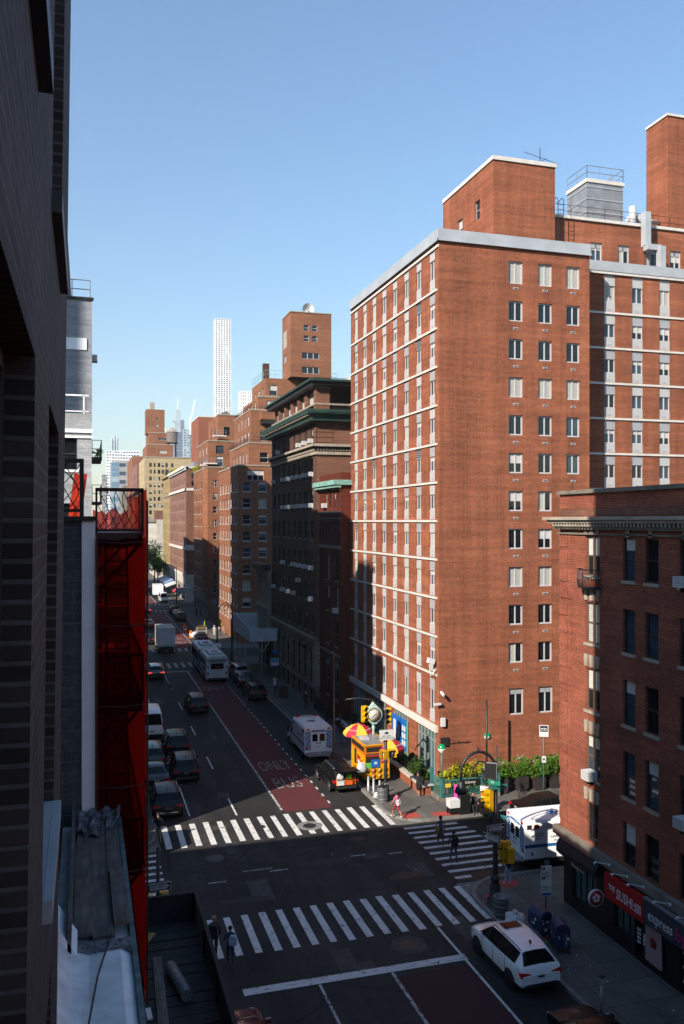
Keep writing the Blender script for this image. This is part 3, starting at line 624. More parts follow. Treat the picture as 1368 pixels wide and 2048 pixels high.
def dark_block():
    b = Bld('hotel_block', 'dark brown brick block with deep green copper cornices and rows of window air conditioners', 'building', (32, 93, 0), 5)
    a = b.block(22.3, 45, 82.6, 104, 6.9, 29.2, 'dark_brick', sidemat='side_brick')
    cols = [84.4, 87.0, 89.55, 92.1, 94.75, 97.2, 99.75, 102.3]
    for i, y in enumerate(cols):
        b.win(a, 'x', y, 27.0, .85, 1.5, 'dh:d')
        for j, z in enumerate((23.6, 20.4, 17.2, 14.0, 10.8, 7.6)): b.win(a, 'x', y, z, .95, 1.85, 'dh:d:stone_d', b.r.choice((0, 0, 0, 1, 4)))
    for j, z, k in ((0, 27.0, (0, 1, 2, 6)), (1, 23.6, (0, 1, 2, 3, 4, 5, 7)), (2, 20.4, (0, 1, 2, 3, 4, 5)), (4, 14.0, (0, 1, 2, 3, 5)), (5, 10.8, (0, 3, 4, 5)), (5, 10.8, (7,)), (9, 12.4, (2,))):
        for i in k: b.ac('x', 22.3, cols[i] + b.r.uniform(-.1, .1), z)
    g = b.block(22.2, 44, 82.5, 103.9, 0, 6.9, 'stone_d', roof=None)
    for y in cols: b.win(g, 'x', y, 2.5, 1.15, 3.2, 'dh:d', 0, .3)
    for y in cols: b.win(g, 'x', y, .3, 1.1, 1.6, 'dh:d', 0, .2)
    st = b.t('stone_base', 'stone_d', (21.95, 22.2, 82.3, 103.9, 6.5, 7.0), (21.8, 22.3, 82.25, 103.9, 6.95, 7.2), (22.05, 22.2, 82.4, 103.9, 2.0, 2.25))
    for q in range(9): st.box(22.1, 23.6, 82.42, 82.5, 2.35 + q * .46, 2.72 + q * .46, 'stone'); st.box(22.1, 22.2, 82.5, 83.6, 2.35 + q * .46, 2.72 + q * .46, 'stone')
    for y in cols: st.prism([(y + .7 * math.cos(R(k * 20)), 5.6 + .7 * math.sin(R(k * 20))) for k in range(10)], 'glass', 22.15, 22.22, 'x')
    q = b.t('quoin', 'side_brick', *[(22.26, 24.0, 82.55, 82.6, 26.95 + k * .52, 27.4 + k * .52) for k in range(4)], *[(22.26, 22.3, 82.55, 83.6, 26.95 + k * .52, 27.4 + k * .52) for k in range(4)])
    b.t('stone_belt', 'stone', (21.7, 45, 82.0, 82.6, 26.5, 26.75), (21.7, 22.3, 82.6, 104, 26.5, 26.75), (22.1, 45, 82.4, 82.6, 25.7, 26.0), (22.1, 22.3, 82.6, 104, 25.7, 26.0))
    de = b.t('dentil', 'stone')
    for k in range(70): de.box(22.0, 22.25, 82.7 + k * .3, 82.86 + k * .3, 26.1, 26.3, 'stone')
    for k in range(40): de.box(22.3 + k * .3, 22.46 + k * .3, 82.3, 82.55, 26.1, 26.3, 'stone')
    b.t('stone_belt', 'dark', (21.95, 45, 82.25, 82.6, 26.3, 26.5), (21.95, 22.3, 82.6, 104, 26.3, 26.5))
    b.t('cornice', 'copper', (20.95, 45, 81.2, 82.6, 29.85, 30.12), (20.95, 22.3, 82.6, 104.8, 29.85, 30.12)); b.t('cornice', 'copper_l', (21.05, 45, 81.3, 82.6, 29.74, 29.85), (21.05, 22.3, 82.6, 104.7, 29.74, 29.85)); b.t('cornice', 'copper', (21.5, 45, 81.8, 82.6, 29.05, 29.74), (21.5, 22.3, 82.6, 104.5, 29.05, 29.74))
    for k in range(64): de.box(21.2, 21.5, 82.0 + k * .35, 82.18 + k * .35, 29.5, 29.72, 'stone_d')
    l = b.block(22.6, 45, 83.2, 103.5, 30.2, 32.6, 'dark_brick', roof=None)
    for y in (85.6, 88.8, 92, 95.2, 98.4, 101.4): b.win(l, 'x', y, 31.0, 2.3, 1.4, 'triple:w', 3 if y < 97 else 2)
    b.win(l, 'y', 27.5, 30.9, 6.5, 1.5, 'triple:d', 0); b.win(l, 'y', 36, 30.9, 6.5, 1.5, 'triple:d', 0)
    b.t('loggia_wall', 'side_brick', (22.25, 23.7, 82.7, 83.6, 30.2, 32.6)); b.t('loggia_wall', 'stone', (22.1, 45, 82.6, 83.2, 30.14, 30.3), (22.15, 45, 82.65, 83.2, 31.0 - .25, 30.9), (22.15, 22.6, 83.7, 103.5, 30.75, 30.9), (22.2, 23.8, 82.65, 83.7, 32.4, 32.62))
    b.t('loggia_wall', 'side_brick', *[(22.3, 22.6, y - .35, y + .35, 30.2, 32.6) for y in (87.2, 90.4, 93.6, 96.8, 100)])
    lat = b.t('lattice', 'iron')
    for k in range(22):
        x = 24 + k * .7; lat.tube([(x, 82.75, 30.3), (x + .6, 82.75, 30.75)], .03, 'iron', 4); lat.tube([(x + .6, 82.75, 30.3), (x, 82.75, 30.75)], .03, 'iron', 4)
    b.t('upper_cornice', 'copper', (21.4, 45, 81.7, 104.4, 33.0, 33.22)); b.t('upper_cornice', 'iron', (21.7, 45, 82.0, 104.2, 32.62, 33.0))
    r = b.t('roof_railing', 'iron'); railing(r, [(23.5, 103), (23.5, 88), (40, 88)], 33.3, 1.1, 'iron', 1.6, 2, .03)
    b.t('roof_hut', 'frame_w', (27.2, 30.4, 86.5, 89, 33.3, 34.6), (30.6, 33.6, 86.5, 89, 33.3, 34.9))
    b.finish(80)

def small_house():
    b = Bld('rowhouse', 'low stone-trimmed house with dark bracketed cornice squeezed beside the dark hotel', 'building', (30, 108, 0), 6)
    a = b.block(22.2, 40, 104.05, 112, 0, 13.0, 'stone_d')
    for z in (5.0, 9.2):
        for y in (105.3, 107, 108.7, 110.4): b.win(a, 'x', y, z, 1.0, 2.6, 'dh:d', 0)
    b.win(a, 'x', 108, .5, 6, 2.8, 'store:d', 0, .2, 'shop_window')
    b.t('column', 'stone', *[(21.95, 22.2, y - .14, y + .14, 4.8, 12) for y in (104.5, 106.15, 107.85, 109.55, 111.3)]); b.t('cornice', 'iron', (21.0, 22.2, 104.05, 112.4, 13.3, 13.6), (21.4, 22.2, 104.05, 112.2, 12.8, 13.3)); b.t('cornice', 'stone', (21.8, 22.2, 104.05, 112, 12.0, 12.8), (21.9, 22.2, 104.05, 112, 7.9, 8.4), (21.9, 22.2, 104.05, 112, 3.9, 4.3))
    b.finish()

def terraced():
    b = Bld('apartment_block', 'orange brick block stepping back in terraces, with a square brick tower carrying a dish', 'building', (32, 140, 0), 8)
    a = b.block(22.6, 45, 130, 150, 0, 27.5, 'tan_brick', roof='roof')
    zs = [3.2 + 2.55 * k for k in range(9)]
    b.grid(a, 'y', (23.9, 26.4), [z for z in zs] , 1.25, 1.45, 'dh:w:frame_w'); b.grid(a, 'y', (29.4, 32, 35), zs, 1.25, 1.45, 'dh:w')
    b.grid(a, 'x', (131.2, 134.2, 137, 139.6, 142.2, 145.2, 148), zs, 1.35, 1.5, 'cross:w:frame_w')
    b.win(a, 'y', 25.3, 25.3, 2.6, 1.6, 'triple:w', 2)
    a2 = b.block(24.6, 45, 131.8, 150, 27.5, 31.2, 'tan_brick'); b.grid(a2, 'x', (134, 137, 140, 143, 146), [28.3], 1.3, 1.6, 'cross:w'); b.win(a2, 'y', 27, 28.2, 1.3, 1.6, 'dh:w'); b.win(a2, 'y', 31, 28.2, 1.3, 1.6, 'dh:w')
    a3 = b.block(25.2, 45, 133.5, 149, 31.2, 36.6, 'tan_brick'); b.grid(a3, 'x', (135.5, 138.5, 141.5, 144.5), [31.8, 34.3], 1.3, 1.6, 'dh:w'); b.grid(a3, 'y', (27.4, 31), [31.8, 34.3], 1.3, 1.6, 'dh:w')
    a4 = b.block(26.6, 45, 134.5, 148, 36.6, 38.9, 'tan_brick'); b.grid(a4, 'x', (137, 140, 143), [37], 1.2, 1.4, 'dh:w'); b.win(a4, 'y', 28.6, 37, 1.3, 1.4, 'dh:w')
    a5 = b.block(28.0, 46, 135.5, 147, 38.9, 42.2, 'tan_brick'); b.win(a5, 'y', 29.3, 39.4, 1.3, 1.7, 'dh:w'); b.win(a5, 'y', 33.8, 39.4, 1.3, 1.7, 'dh:w'); b.grid(a5, 'x', (138, 141, 144), [39.4], 1.2, 1.5, 'dh:w')
    b.t('balcony', 'tan_brick', (26.6, 30.0, 131.6, 133.5, 35.0, 36.4)); b.t('balcony', 'dark', (26.8, 29.8, 131.7, 133.5, 34.4, 35.0))
    b.t('coping', 'stone', (22.5, 45, 129.9, 130.2, 27.5, 27.7), (22.5, 22.8, 130.2, 150, 27.5, 27.7), (24.5, 45, 131.7, 132, 31.2, 31.4), (24.5, 24.8, 132, 150, 31.2, 31.4), (25.1, 45, 133.4, 133.7, 36.6, 36.8), (25.1, 25.4, 133.7, 149, 36.6, 36.8), (26.5, 45, 134.4, 134.7, 38.9, 39.1))
    r = b.t('terrace_railing', 'iron'); railing(r, [(24.6, 150), (24.6, 131.9), (40, 131.9)], 31.4, .8, 'iron', .8, 2, .03); railing(r, [(25.3, 149), (25.3, 133.6), (40, 133.6)], 36.7, .8, 'iron', .8, 2, .03); railing(r, [(28, 147), (28, 135.6), (40, 135.6)], 42.2, 1.3, 'copper_l', 1.6, 2, .03)
    tw = b.block(31.6, 38.4, 133, 139, 42.2, 52.6, 'tan_brick')
    for x in (34.2, 35.6):
        for z in (48.0, 49.7): b.win(tw, 'y', x, z, .85, .95, 'dh:w')
    b.win(tw, 'y', 34.9, 45.2, 2.9, 1.0, 'triple:w', 0); b.win(tw, 'y', 34.9, 42.8, 2.9, 1.1, 'triple:w', 0); b.win(tw, 'x', 137, 45.0, 2, 1.3, 'triple:w', 0)
    b.t('coping', 'stone', (31.5, 38.5, 132.9, 133.2, 52.6, 52.75), (31.5, 31.8, 133.2, 139, 52.6, 52.75)); b.t('wall_panel', 'stone', (31.55, 31.6, 135.6, 138, 47.4, 50.2))
    d = b.t('satellite_dish', 'white'); d.lathe([(.0, .5), (.6, .35), (1.0, 0), (1.02, -.02), (.9, .2), (.0, .48)], 'white', (34.9, 134.5, 53.6), 14, 'y'); d.tube([(34.9, 134.7, 52.6), (34.9, 134.7, 53.6)], .1, 'steel', 6); d.tube([(34.9, 134.6, 53.6), (34.9, 133.7, 53.8)], .05, 'iron', 5)
    b.t('chimney', 'dark_brick', (28.6, 29.6, 140, 141, 42.2, 45.4))
    b.t('belt', 'stone', (22.52, 22.6, 129.95, 150, 4.0, 4.2), (22.5, 45, 129.92, 130, 2.6, 2.8))
    b.finish(100)

def bay_block():
    b = Bld('apartment_block', 'orange brick block with rounded window bays and balconies, set beyond the stepped brick block', 'building', (30, 175, 0), 9)
    a = b.block(22.6, 42, 164, 186, 0, 29.3, 'tan_brick')
    zs = [5.2 + 2.55 * k for k in range(9)]
    b.grid(a, 'x', (166.2, 170, 173.6, 177.2, 180.8, 184), zs, 1.25, 1.45, 'dh:d:frame_w'); b.grid(a, 'y', (24.0,), zs, .8, 1.3, 'dh:w')
    bay = b.block(22.9, 42, 150.1, 164, 3.5, 3.9, 'tan_brick'); c = b.block(25.6, 42, 150.05, 163.9, 0, 27, 'tan_brick'); b.grid(c, 'x', (153, 157, 161), zs[2:], 1.2, 1.4, 'dh:d')
    b.t('garden_wall', 'side_brick', (22.6, 22.9, 150.1, 164, .15, 3.5)); b.t('shopfront', 'stone_d', (22.4, 22.6, 164.1, 186, 2.9, 4.6))
    b.win(a, 'x', 175, .5, 18, 2.4, 'store:g', 0, .2, 'shop_window')
    for y, z in ((167, 27), (167, 24.5)): pass
    a2 = b.block(23.0, 42, 166.5, 184, 29.3, 34.6, 'tan_brick'); b.grid(a2, 'x', (169, 174, 179), [29.8, 32.2], 1.6, 1.5, 'triple:w'); b.win(a2, 'y', 25.3, 29.7, 1.3, 2.0, 'dh:w'); b.win(a2, 'y', 25.3, 32.2, 1.5, 1.6, 'dh:d')
    a3 = b.block(25.2, 42, 168.5, 182, 34.6, 40.0, 'tan_brick'); b.win(a3, 'x', 172, 36, 1.0, 2.0, 'dh:d', 0); b.win(a3, 'x', 177, 36, 1.0, 2.0, 'dh:d', 0); b.win(a3, 'y', 27, 36, 1.2, 1.7, 'dh:d', 0)
    for (x, y, z) in ((24.1, 167.6, 35.8), (22.2, 166.6, 30.3), (22.0, 170.5, 30.2)):
        m = b.each('balcony', MB()); m.box(x, x + 2.4, y - 1.6, y + .4, z - .25, z, 'band'); railing(m, [(x, y + .4), (x, y - 1.6), (x + 2.4, y - 1.6)], z, 1.0, 'steel', .6, 2, .03)
    b.t('coping', 'stone', (22.5, 42, 163.9, 164.2, 29.3, 29.5), (22.5, 22.8, 164.2, 186, 29.3, 29.5), (22.9, 42, 166.4, 166.7, 34.6, 34.8), (22.9, 23.2, 166.7, 184, 34.6, 34.8), (25.1, 42, 168.4, 168.7, 40, 40.2))
    by = b.t('bay', 'tan_brick'); by.prism([(22.62, 164.6), (21.9, 165.4), (21.9, 167.4), (22.62, 168.2)], 'tan_brick', 5, 29.0)
    b.finish(80)

def pink_block():
    b = Bld('apartment_block', 'pinkish brick block with white stone cornice and belts, further down the street', 'building', (30, 220, 0), 10)
    a = b.block(22.6, 40, 200.5, 240, 6, 31.5, 'pink_brick', sidemat='side_brick')
    b.grid(a, 'x', [203 + 3.05 * k for k in range(12)], [7.4, 10.0, 13.6, 16.2, 18.8, 21.4, 24.0, 27.6], 1.2, 1.6, 'dh:d:stone'); b.grid(a, 'y', (24.2,), [29.0, 27.2], .7, 1.2, 'dh:d')
    g = b.block(22.5, 40, 200.4, 240, 0, 6, 'concrete', roof=None); b.grid(g, 'x', [204 + 4.5 * k for k in range(8)], [.4], 3.0, 3.6, 'store:d', 0)
    b.t('cornice', 'band', (21.9, 23.2, 200.3, 240, 31.3, 31.9), (22.2, 22.6, 200.3, 240, 30.9, 31.3), (22.5, 28, 200.3, 200.5, 31.3, 31.7)); b.t('stone_belt', 'band', (22.3, 22.6, 200.3, 240, 26.1, 26.7), (22.3, 26, 200.3, 200.5, 26.1, 26.7), (22.35, 22.6, 200.3, 240, 12.2, 12.8), (22.4, 25.5, 200.3, 200.5, 12.2, 13.4), (22.3, 22.6, 200.2, 240, 6.0, 6.5), (22.3, 40, 200.2, 200.5, 6.0, 6.4))
    b.t('roof_hut', 'steel', (25, 30, 206, 214, 31.5, 33.3)); b.finish(60)
    c = Bld('apartment_block', 'narrow cream brick block next to the pinkish block', 'building', (30, 250, 0), 11)
    a = c.block(22.6, 40, 240.2, 262, 0, 31.8, 'cream'); c.grid(a, 'x', [242 + 3.0 * k for k in range(7)], [4.5 + 3.0 * k for k in range(9)], 1.2, 1.7, 'dh:d'); c.t('cornice', 'cream', (22.0, 22.6, 240.2, 262, 31.4, 32.0)); c.t('belt', 'stone', (22.4, 22.6, 240.2, 262, 26, 26.3)); c.finish(40)
def far_block():
    d = Bld('apartment_block', 'yellowish brick block with black fire escape and stepped brick water-tank tower on its roof', 'building', (30, 360, 0), 12)
    a = d.block(22.6, 44, 345, 380, 0, 44.2, 'yellow'); 
    for x in (24.9, 26.5, 28.2, 29.7, 31.2, 33.4): d.grid(a, 'y', (x,), [5.4 + 2.7 * k for k in range(14)], 1.0 if x != 26.5 else .7, 1.6, 'dh:d', None)
    d.grid(a, 'x', [348 + 4 * k for k in range(8)], [5.4 + 2.7 * k for k in range(14)], 1.2, 1.5, 'dh:d', 0)
    t1 = d.block(23.6, 34, 347, 372, 44.2, 49.5, 'tan_brick'); t2 = d.block(24.6, 33, 350, 368, 49.5, 54.5, 'tan_brick'); t3 = d.block(23.8, 31.2, 354, 362, 54.5, 64.5, 'tan_brick'); d.win(t3, 'y', 28.2, 60, .9, 1.2, 'dh:w'); d.win(t3, 'y', 28.2, 57, .9, 1.2, 'dh:w'); d.win(t2, 'y', 30, 51.6, 3, 1, 'triple:w'); d.win(t1, 'y', 30, 46, 3, 1.2, 'triple:w')
    d.t('coping', 'stone', (22.4, 44, 344.8, 345.2, 44.2, 44.6), (23.5, 34.1, 346.9, 347.2, 49.5, 49.8), (24.5, 33.1, 349.9, 350.2, 54.5, 54.8), (25.6, 27.4, 356, 359, 64.5, 67.6))
    fe = d.t('fire_escape', 'iron')
    for k in range(12):
        z = 8 + 2.7 * k; fe.box(30.2, 33.0, 343.8, 345, z, z + .08, 'iron'); railing(fe, [(30.2, 343.8), (33, 343.8)], z, .9, 'iron', .6, 2, .05); s = 1 if k % 2 else -1; fe.tube([(31.6 + s, 344.2, z), (31.6 - s, 344.2, z + 2.7)], .1, 'iron', 4)
    d.finish(60)
    e = Bld('corner_house', 'low white-painted house in sunlight with dark side windows near the end of the street', 'building', (27, 300, 0), 13)
    a = e.block(22.6, 34, 287, 335, 0, 19.5, 'concrete'); e.grid(a, 'x', [290 + 4.5 * k for k in range(10)], [4.5 + 3.3 * k for k in range(4)], 1.6, 1.9, 'dh:d', 0); e.grid(a, 'y', (25.8,), [13, 16], 1.0, 1.4, 'dh:w', 1)
    e.t('cornice', 'stone_d', (22.0, 22.6, 287, 335, 18.6, 19.6), (22.3, 22.6, 287, 335, 8.6, 9.2)); e.t('lower_wing', 'concrete', (24.6, 40, 280, 287, 0, 10.5)); e.t('parapet', 'side_brick', (23.5, 31, 300, 310, 19.5, 22.6)); e.finish(40)
    f = Bld('apartment_block', 'plain windowless red brick block rising behind the bay-windowed block', 'building', (34, 236, 0), 14); f.block(29.2, 40, 230, 246, 0, 47, 'block_brick'); f.t('coping', 'band', (29.1, 40, 229.9, 230.2, 47, 47.3), (29.1, 29.4, 230.2, 246, 47, 47.3)); f.t('stair_pyramid', 'roof').prism([(33, 47.2), (37.5, 49.6), (38, 49.6), (40, 47.2)], 'roof', 236, 240, 'y'); f.finish()
    g = Bld('apartment_block', 'reddish brick block left of the yellowish block at the end of the street', 'building', (30, 400, 0), 15); a = g.block(21.9, 44, 385, 440, 0, 44, 'pink_brick'); g.grid(a, 'x', [390 + 6 * k for k in range(6)], [6 + 4 * k for k in range(9)], 2, 2, 'dh:d', 0); g.finish(30)

def corner_building():
    b = Bld('corner_building', 'old dark red brick corner building with dentilled cornice above the sushi shop', 'building', (30, 25, 0), 20)
    a = b.block(22.6, 50, 4, 37.3, 3.9, 20.3, 'corner_brick')
    for z, h in ((16.45, 1.85), (13.3, 1.9), (10.15, 1.95), (7.0, 2.0)):
        b.win(a, 'x', 34.48, z, 1.15, h, 'dbl:b:stone', {16.45: 2, 13.3: 3, 10.15: 2, 7.0: 4}[z])
        for y in (31.7, 30.15, 28.0, 25.9, 23.6, 21.5, 19, 16.8): b.win(a, 'x', y, z - .05, .86, h, 'dh:d:stone', b.r.choice((1, 4, 0, 2)))
    for y in (34.48, 31.7, 30.15, 28.0, 25.9, 23.6, 21.5): b.win(a, 'x', y, 4.0, .9, 1.85, 'dh:d', b.r.choice((0, 0, 2)))
    for x in (26, 29, 33, 37):
        for z in (16.4, 13.3, 10.1, 7.0): b.win(a, 'y', x, z, .9, 1.8, 'dh:d:stone', 0)
    for z in (18.45, 15.35, 12.25, 9.15, 6.0):
        for y, w in ((34.95, .14), (34.48, .18), (34.0, .14)): b.each('keystone', MB()).prism([(y - w * .7, z - .05), (y + w * .7, z - .05), (y + w, z + .5), (y - w, z + .5)], 'stone', 22.52, 22.62, 'x')
    for y in (31.7, 30.15, 28.0, 25.9): b.each('keystone', MB()).prism([(y - .1, 18.3), (y + .1, 18.3), (y + .17, 18.75), (y - .17, 18.75)], 'stone', 22.5, 22.62, 'x')
    q = b.t('quoin', 'corner_brick')
    for k in range(17): q.box(22.555, 22.6, 36.6 - .0, 37.3, 4.3 + k * .84, 4.86 + k * .84, 'corner_brick'); q.box(22.575, 22.6, 36.2, 36.55, 4.3 + k * .84, 4.86 + k * .84, 'corner_brick')
    b.t('cornice', 'stone', (21.95, 22.6, 4, 37.9, 19.05, 19.2), (22.1, 22.6, 4, 37.7, 18.9, 19.05), (22.6, 50, 37.3, 37.9, 19.05, 19.2)); b.t('cornice', 'stone_d', (22.35, 22.6, 4, 37.5, 18.6, 18.9)); b.t('belt', 'stone_d', (22.5, 22.6, 4, 37.38, 18.36, 18.44)); b.t('coping', 'stone_d', (22.45, 22.95, 4, 37.4, 20.3, 20.48))
    b.t('brick_border', 'side_brick', (22.57, 22.6, 4, 37.3, 19.25, 19.6))
    dn = b.t('dentil', 'stone')
    for k in range(132): dn.box(22.14, 22.36, 4.4 + k * .25, 4.5 + k * .25, 18.74, 18.88, 'stone')
    bal = b.t('balconette', 'iron'); cy = 34.48
    arc = [(22.6 - .55 * math.sin(R(t)) - .06, cy + .75 * math.cos(R(t))) for t in range(0, 181, 15)]
    for z in (15.95, 16.75): bal.tube([(x, y, z) for x, y in arc], .025, 'iron', 5)
    for k in range(len(arc) - 1):
        for f in (0, .5):
            x = arc[k][0] + (arc[k + 1][0] - arc[k][0]) * f; y = arc[k][1] + (arc[k + 1][1] - arc[k][1]) * f; bal.tube([(x, y, 15.95), (x - .05, y, 16.3), (x, y, 16.75)], .014, 'iron', 4)
    bal.prism(arc, 'iron', 15.9, 15.95)
    for y, z in ((34.48, 6.98), (28.0, 16.4), (28.0, 6.95)): b.ac('x', 22.6, y, z)
    b.t('stone_belt', 'stone_d', (22.3, 22.7, 4, 37.5, 3.52, 3.9), (22.6, 50, 37.3, 37.5, 3.52, 3.9), (22.4, 22.6, 4, 37.35, 3.4, 3.52))
    b.t('shade_mass', 'corner_brick', (22.9, 50, -150, 3.9, 0, 22))  # unseen mass along the avenue, added to cut sky light in the street
    # ground floor shops
    g = b.block(22.75, 50, 4, 37.2, 0, 3.6, 'black', roof=None)
    for y0, y1, zz in ((34.4, 36.4, .7), (31.6, 33.0, .8), (27.6, 28.6, .3), (24.6, 27.2, .8), (21, 24, .8)): b.win(g, 'x', (y0 + y1) / 2, zz, y1 - y0, 2.3, 'store:d', 0, .15, 'shop_window')
    b.win(g, 'x', 31.0, .15, .95, 2.3, 'dh:d', 0, .15, 'door')
    b.t('menu_panel', 'pinkpanel', (22.66, 22.74, 30.15, 31.35 - .75, .55, 2.35)); b.t('menu_panel', 'pinkpanel', (22.60, 22.66, 29.55, 30.85 - .25, .55, 2.35))
    bl = b.t('flower_emblem', 'sign_red')
    for k in range(5): bl.lathe([(0, -.02), (.1, -.02), (.1, .0), (0, .01)], 'sign_red', (22.585, 30.05 + .13 * math.cos(R(72 * k + 90)), 1.45 + .13 * math.sin(R(72 * k + 90))), 10, 'x')
    bl.lathe([(0, -.02), (.14, -.02), (.14, .0), (0, .01)], 'sign_red', (22.585, 30.05, 1.45), 12, 'x')
    lettering('R', .24, 'pinkpanel', b.e, Vector((22.55, 30.05, 1.45)) - Vector(b.e.location), T_E)
    bo = Vector(b.e.location)
    b.t('shop_sign', 'sign_red', (22.15, 22.3, 30.12, 32.86, 2.3, 3.4)); b.t('grey_shop_sign', 'sign_grey', (22.12, 22.3, 24.2, 30.06, 2.4, 3.4)); b.t('sign_trim', 'steel', (22.10, 22.3, 24.2, 30.06, 3.4, 3.45))
    lettering('SUSHI', .62, 'white', b.e, Vector((22.14, 31.38, 2.76)) - bo, T_E, .01, 'CENTER', .72); lettering('THE', .34, 'white', b.e, Vector((22.14, 32.3, 2.86)) - bo, T_E, .01, 'CENTER', .75); b.t('sign_rule', 'white', *[(22.13, 22.15, 30.25, 30.75 - .1 * (k % 2), 2.58 + k * .1, 2.62 + k * .1) for k in range(4)])
    lettering('express', .62, 'white', b.e, Vector((22.11, 29.0, 2.84)) - bo, T_E, .01, 'CENTER', .8); lettering('byro', .7, 'pinkt', b.e, Vector((22.11, 27.4, 2.82)) - bo, T_E, .01)
    lettering('Nicepress', .30, 'white', b.e, Vector((22.70, 35.9, 2.28)) - bo, T_E, .01, 'CENTER', .9)
    lm = b.t('sign_lamp', 'white')
    for y in (32.7, 31.4, 30.3, 28.6, 27.2): lm.tube([(22.3, y, 3.74), (21.75, y + .18, 3.84)], .022, 'white', 5); lm.tube([(21.75, y + .18, 3.86), (21.63, y + .21, 3.78)], [.04, .06], 'white', 6); lm.lathe([(0, -.04), (.07, -.04), (.07, .04), (0, .04)], 'white', (22.3, y, 3.72), 8, 'x')
    aw = b.t('awning', 'awning')
    prof = [(0, 3.5), (.3, 3.44), (.55, 3.26), (.7, 3.02), (.72, 2.8)]; rings = []
    path = [(22.7, 33.6, -1, 0), (22.7, 36.6, -1, 0)] + [(22.7 + .6 - .6 * math.cos(R(t)), 36.6 + .6 * math.sin(R(t)), -math.cos(R(t)), math.sin(R(t))) for t in (22, 45, 67, 90)] + [(26.5, 37.2, 0, 1)]
    for x, y, nx, ny in path: rings.append([(x + nx * d * .8, y + ny * d * .8, z) for d, z in prof])
    for p, q in zip(rings[:-1], rings[1:]):
        for k in range(4): aw.face([p[k], q[k], q[k + 1], p[k + 1]], 'awning')
    aw.face([rings[0][k] for k in range(5)] + [(22.7, 33.6, 2.8)], 'awning')
    bs = b.t('blade_sign', 'white'); bs.lathe([(0, -.06), (.33, -.06), (.33, .06), (0, .06)], 'sign_red', (21.8, 33.0, 2.2), 16, 'y'); bs.lathe([(.34, -.05), (.38, -.05), (.38, .05), (.34, .05)], 'white', (21.8, 33.0, 2.2), 16, 'y')
    for k in range(5): bs.lathe([(0, -.075), (.085, -.07), (.085, -.06)], 'white', (21.8 + .13 * math.cos(R(72 * k + 90)), 33.0, 2.2 + .13 * math.sin(R(72 * k + 90))), 8, 'y')
    bs.tube([(22.3, 33.0, 2.62), (21.75, 33.0, 2.62)], .02, 'iron', 5)
    wp = b.t('window_notice', 'white', (22.70, 22.74, 30.55, 30.85, 1.0, 1.45), (22.70, 22.74, 27.3, 27.55, 1.0, 1.6)); 
    for k in range(4): wp.box(22.68, 22.70, 31.0, 31.25, .95 + k * .18, 1.05 + k * .18, 'white')
    for k in range(7): wp.box(22.70, 22.74, 28.0, 28.35 - (k % 3) * .08, .7 + k * .19, .8 + k * .19, 'white')
    b.t('gate', 'iron', *[(24.2 + k * .22, 24.24 + k * .22, 37.25, 37.29, .15, 2.2) for k in range(9)])
    b.finish(100)

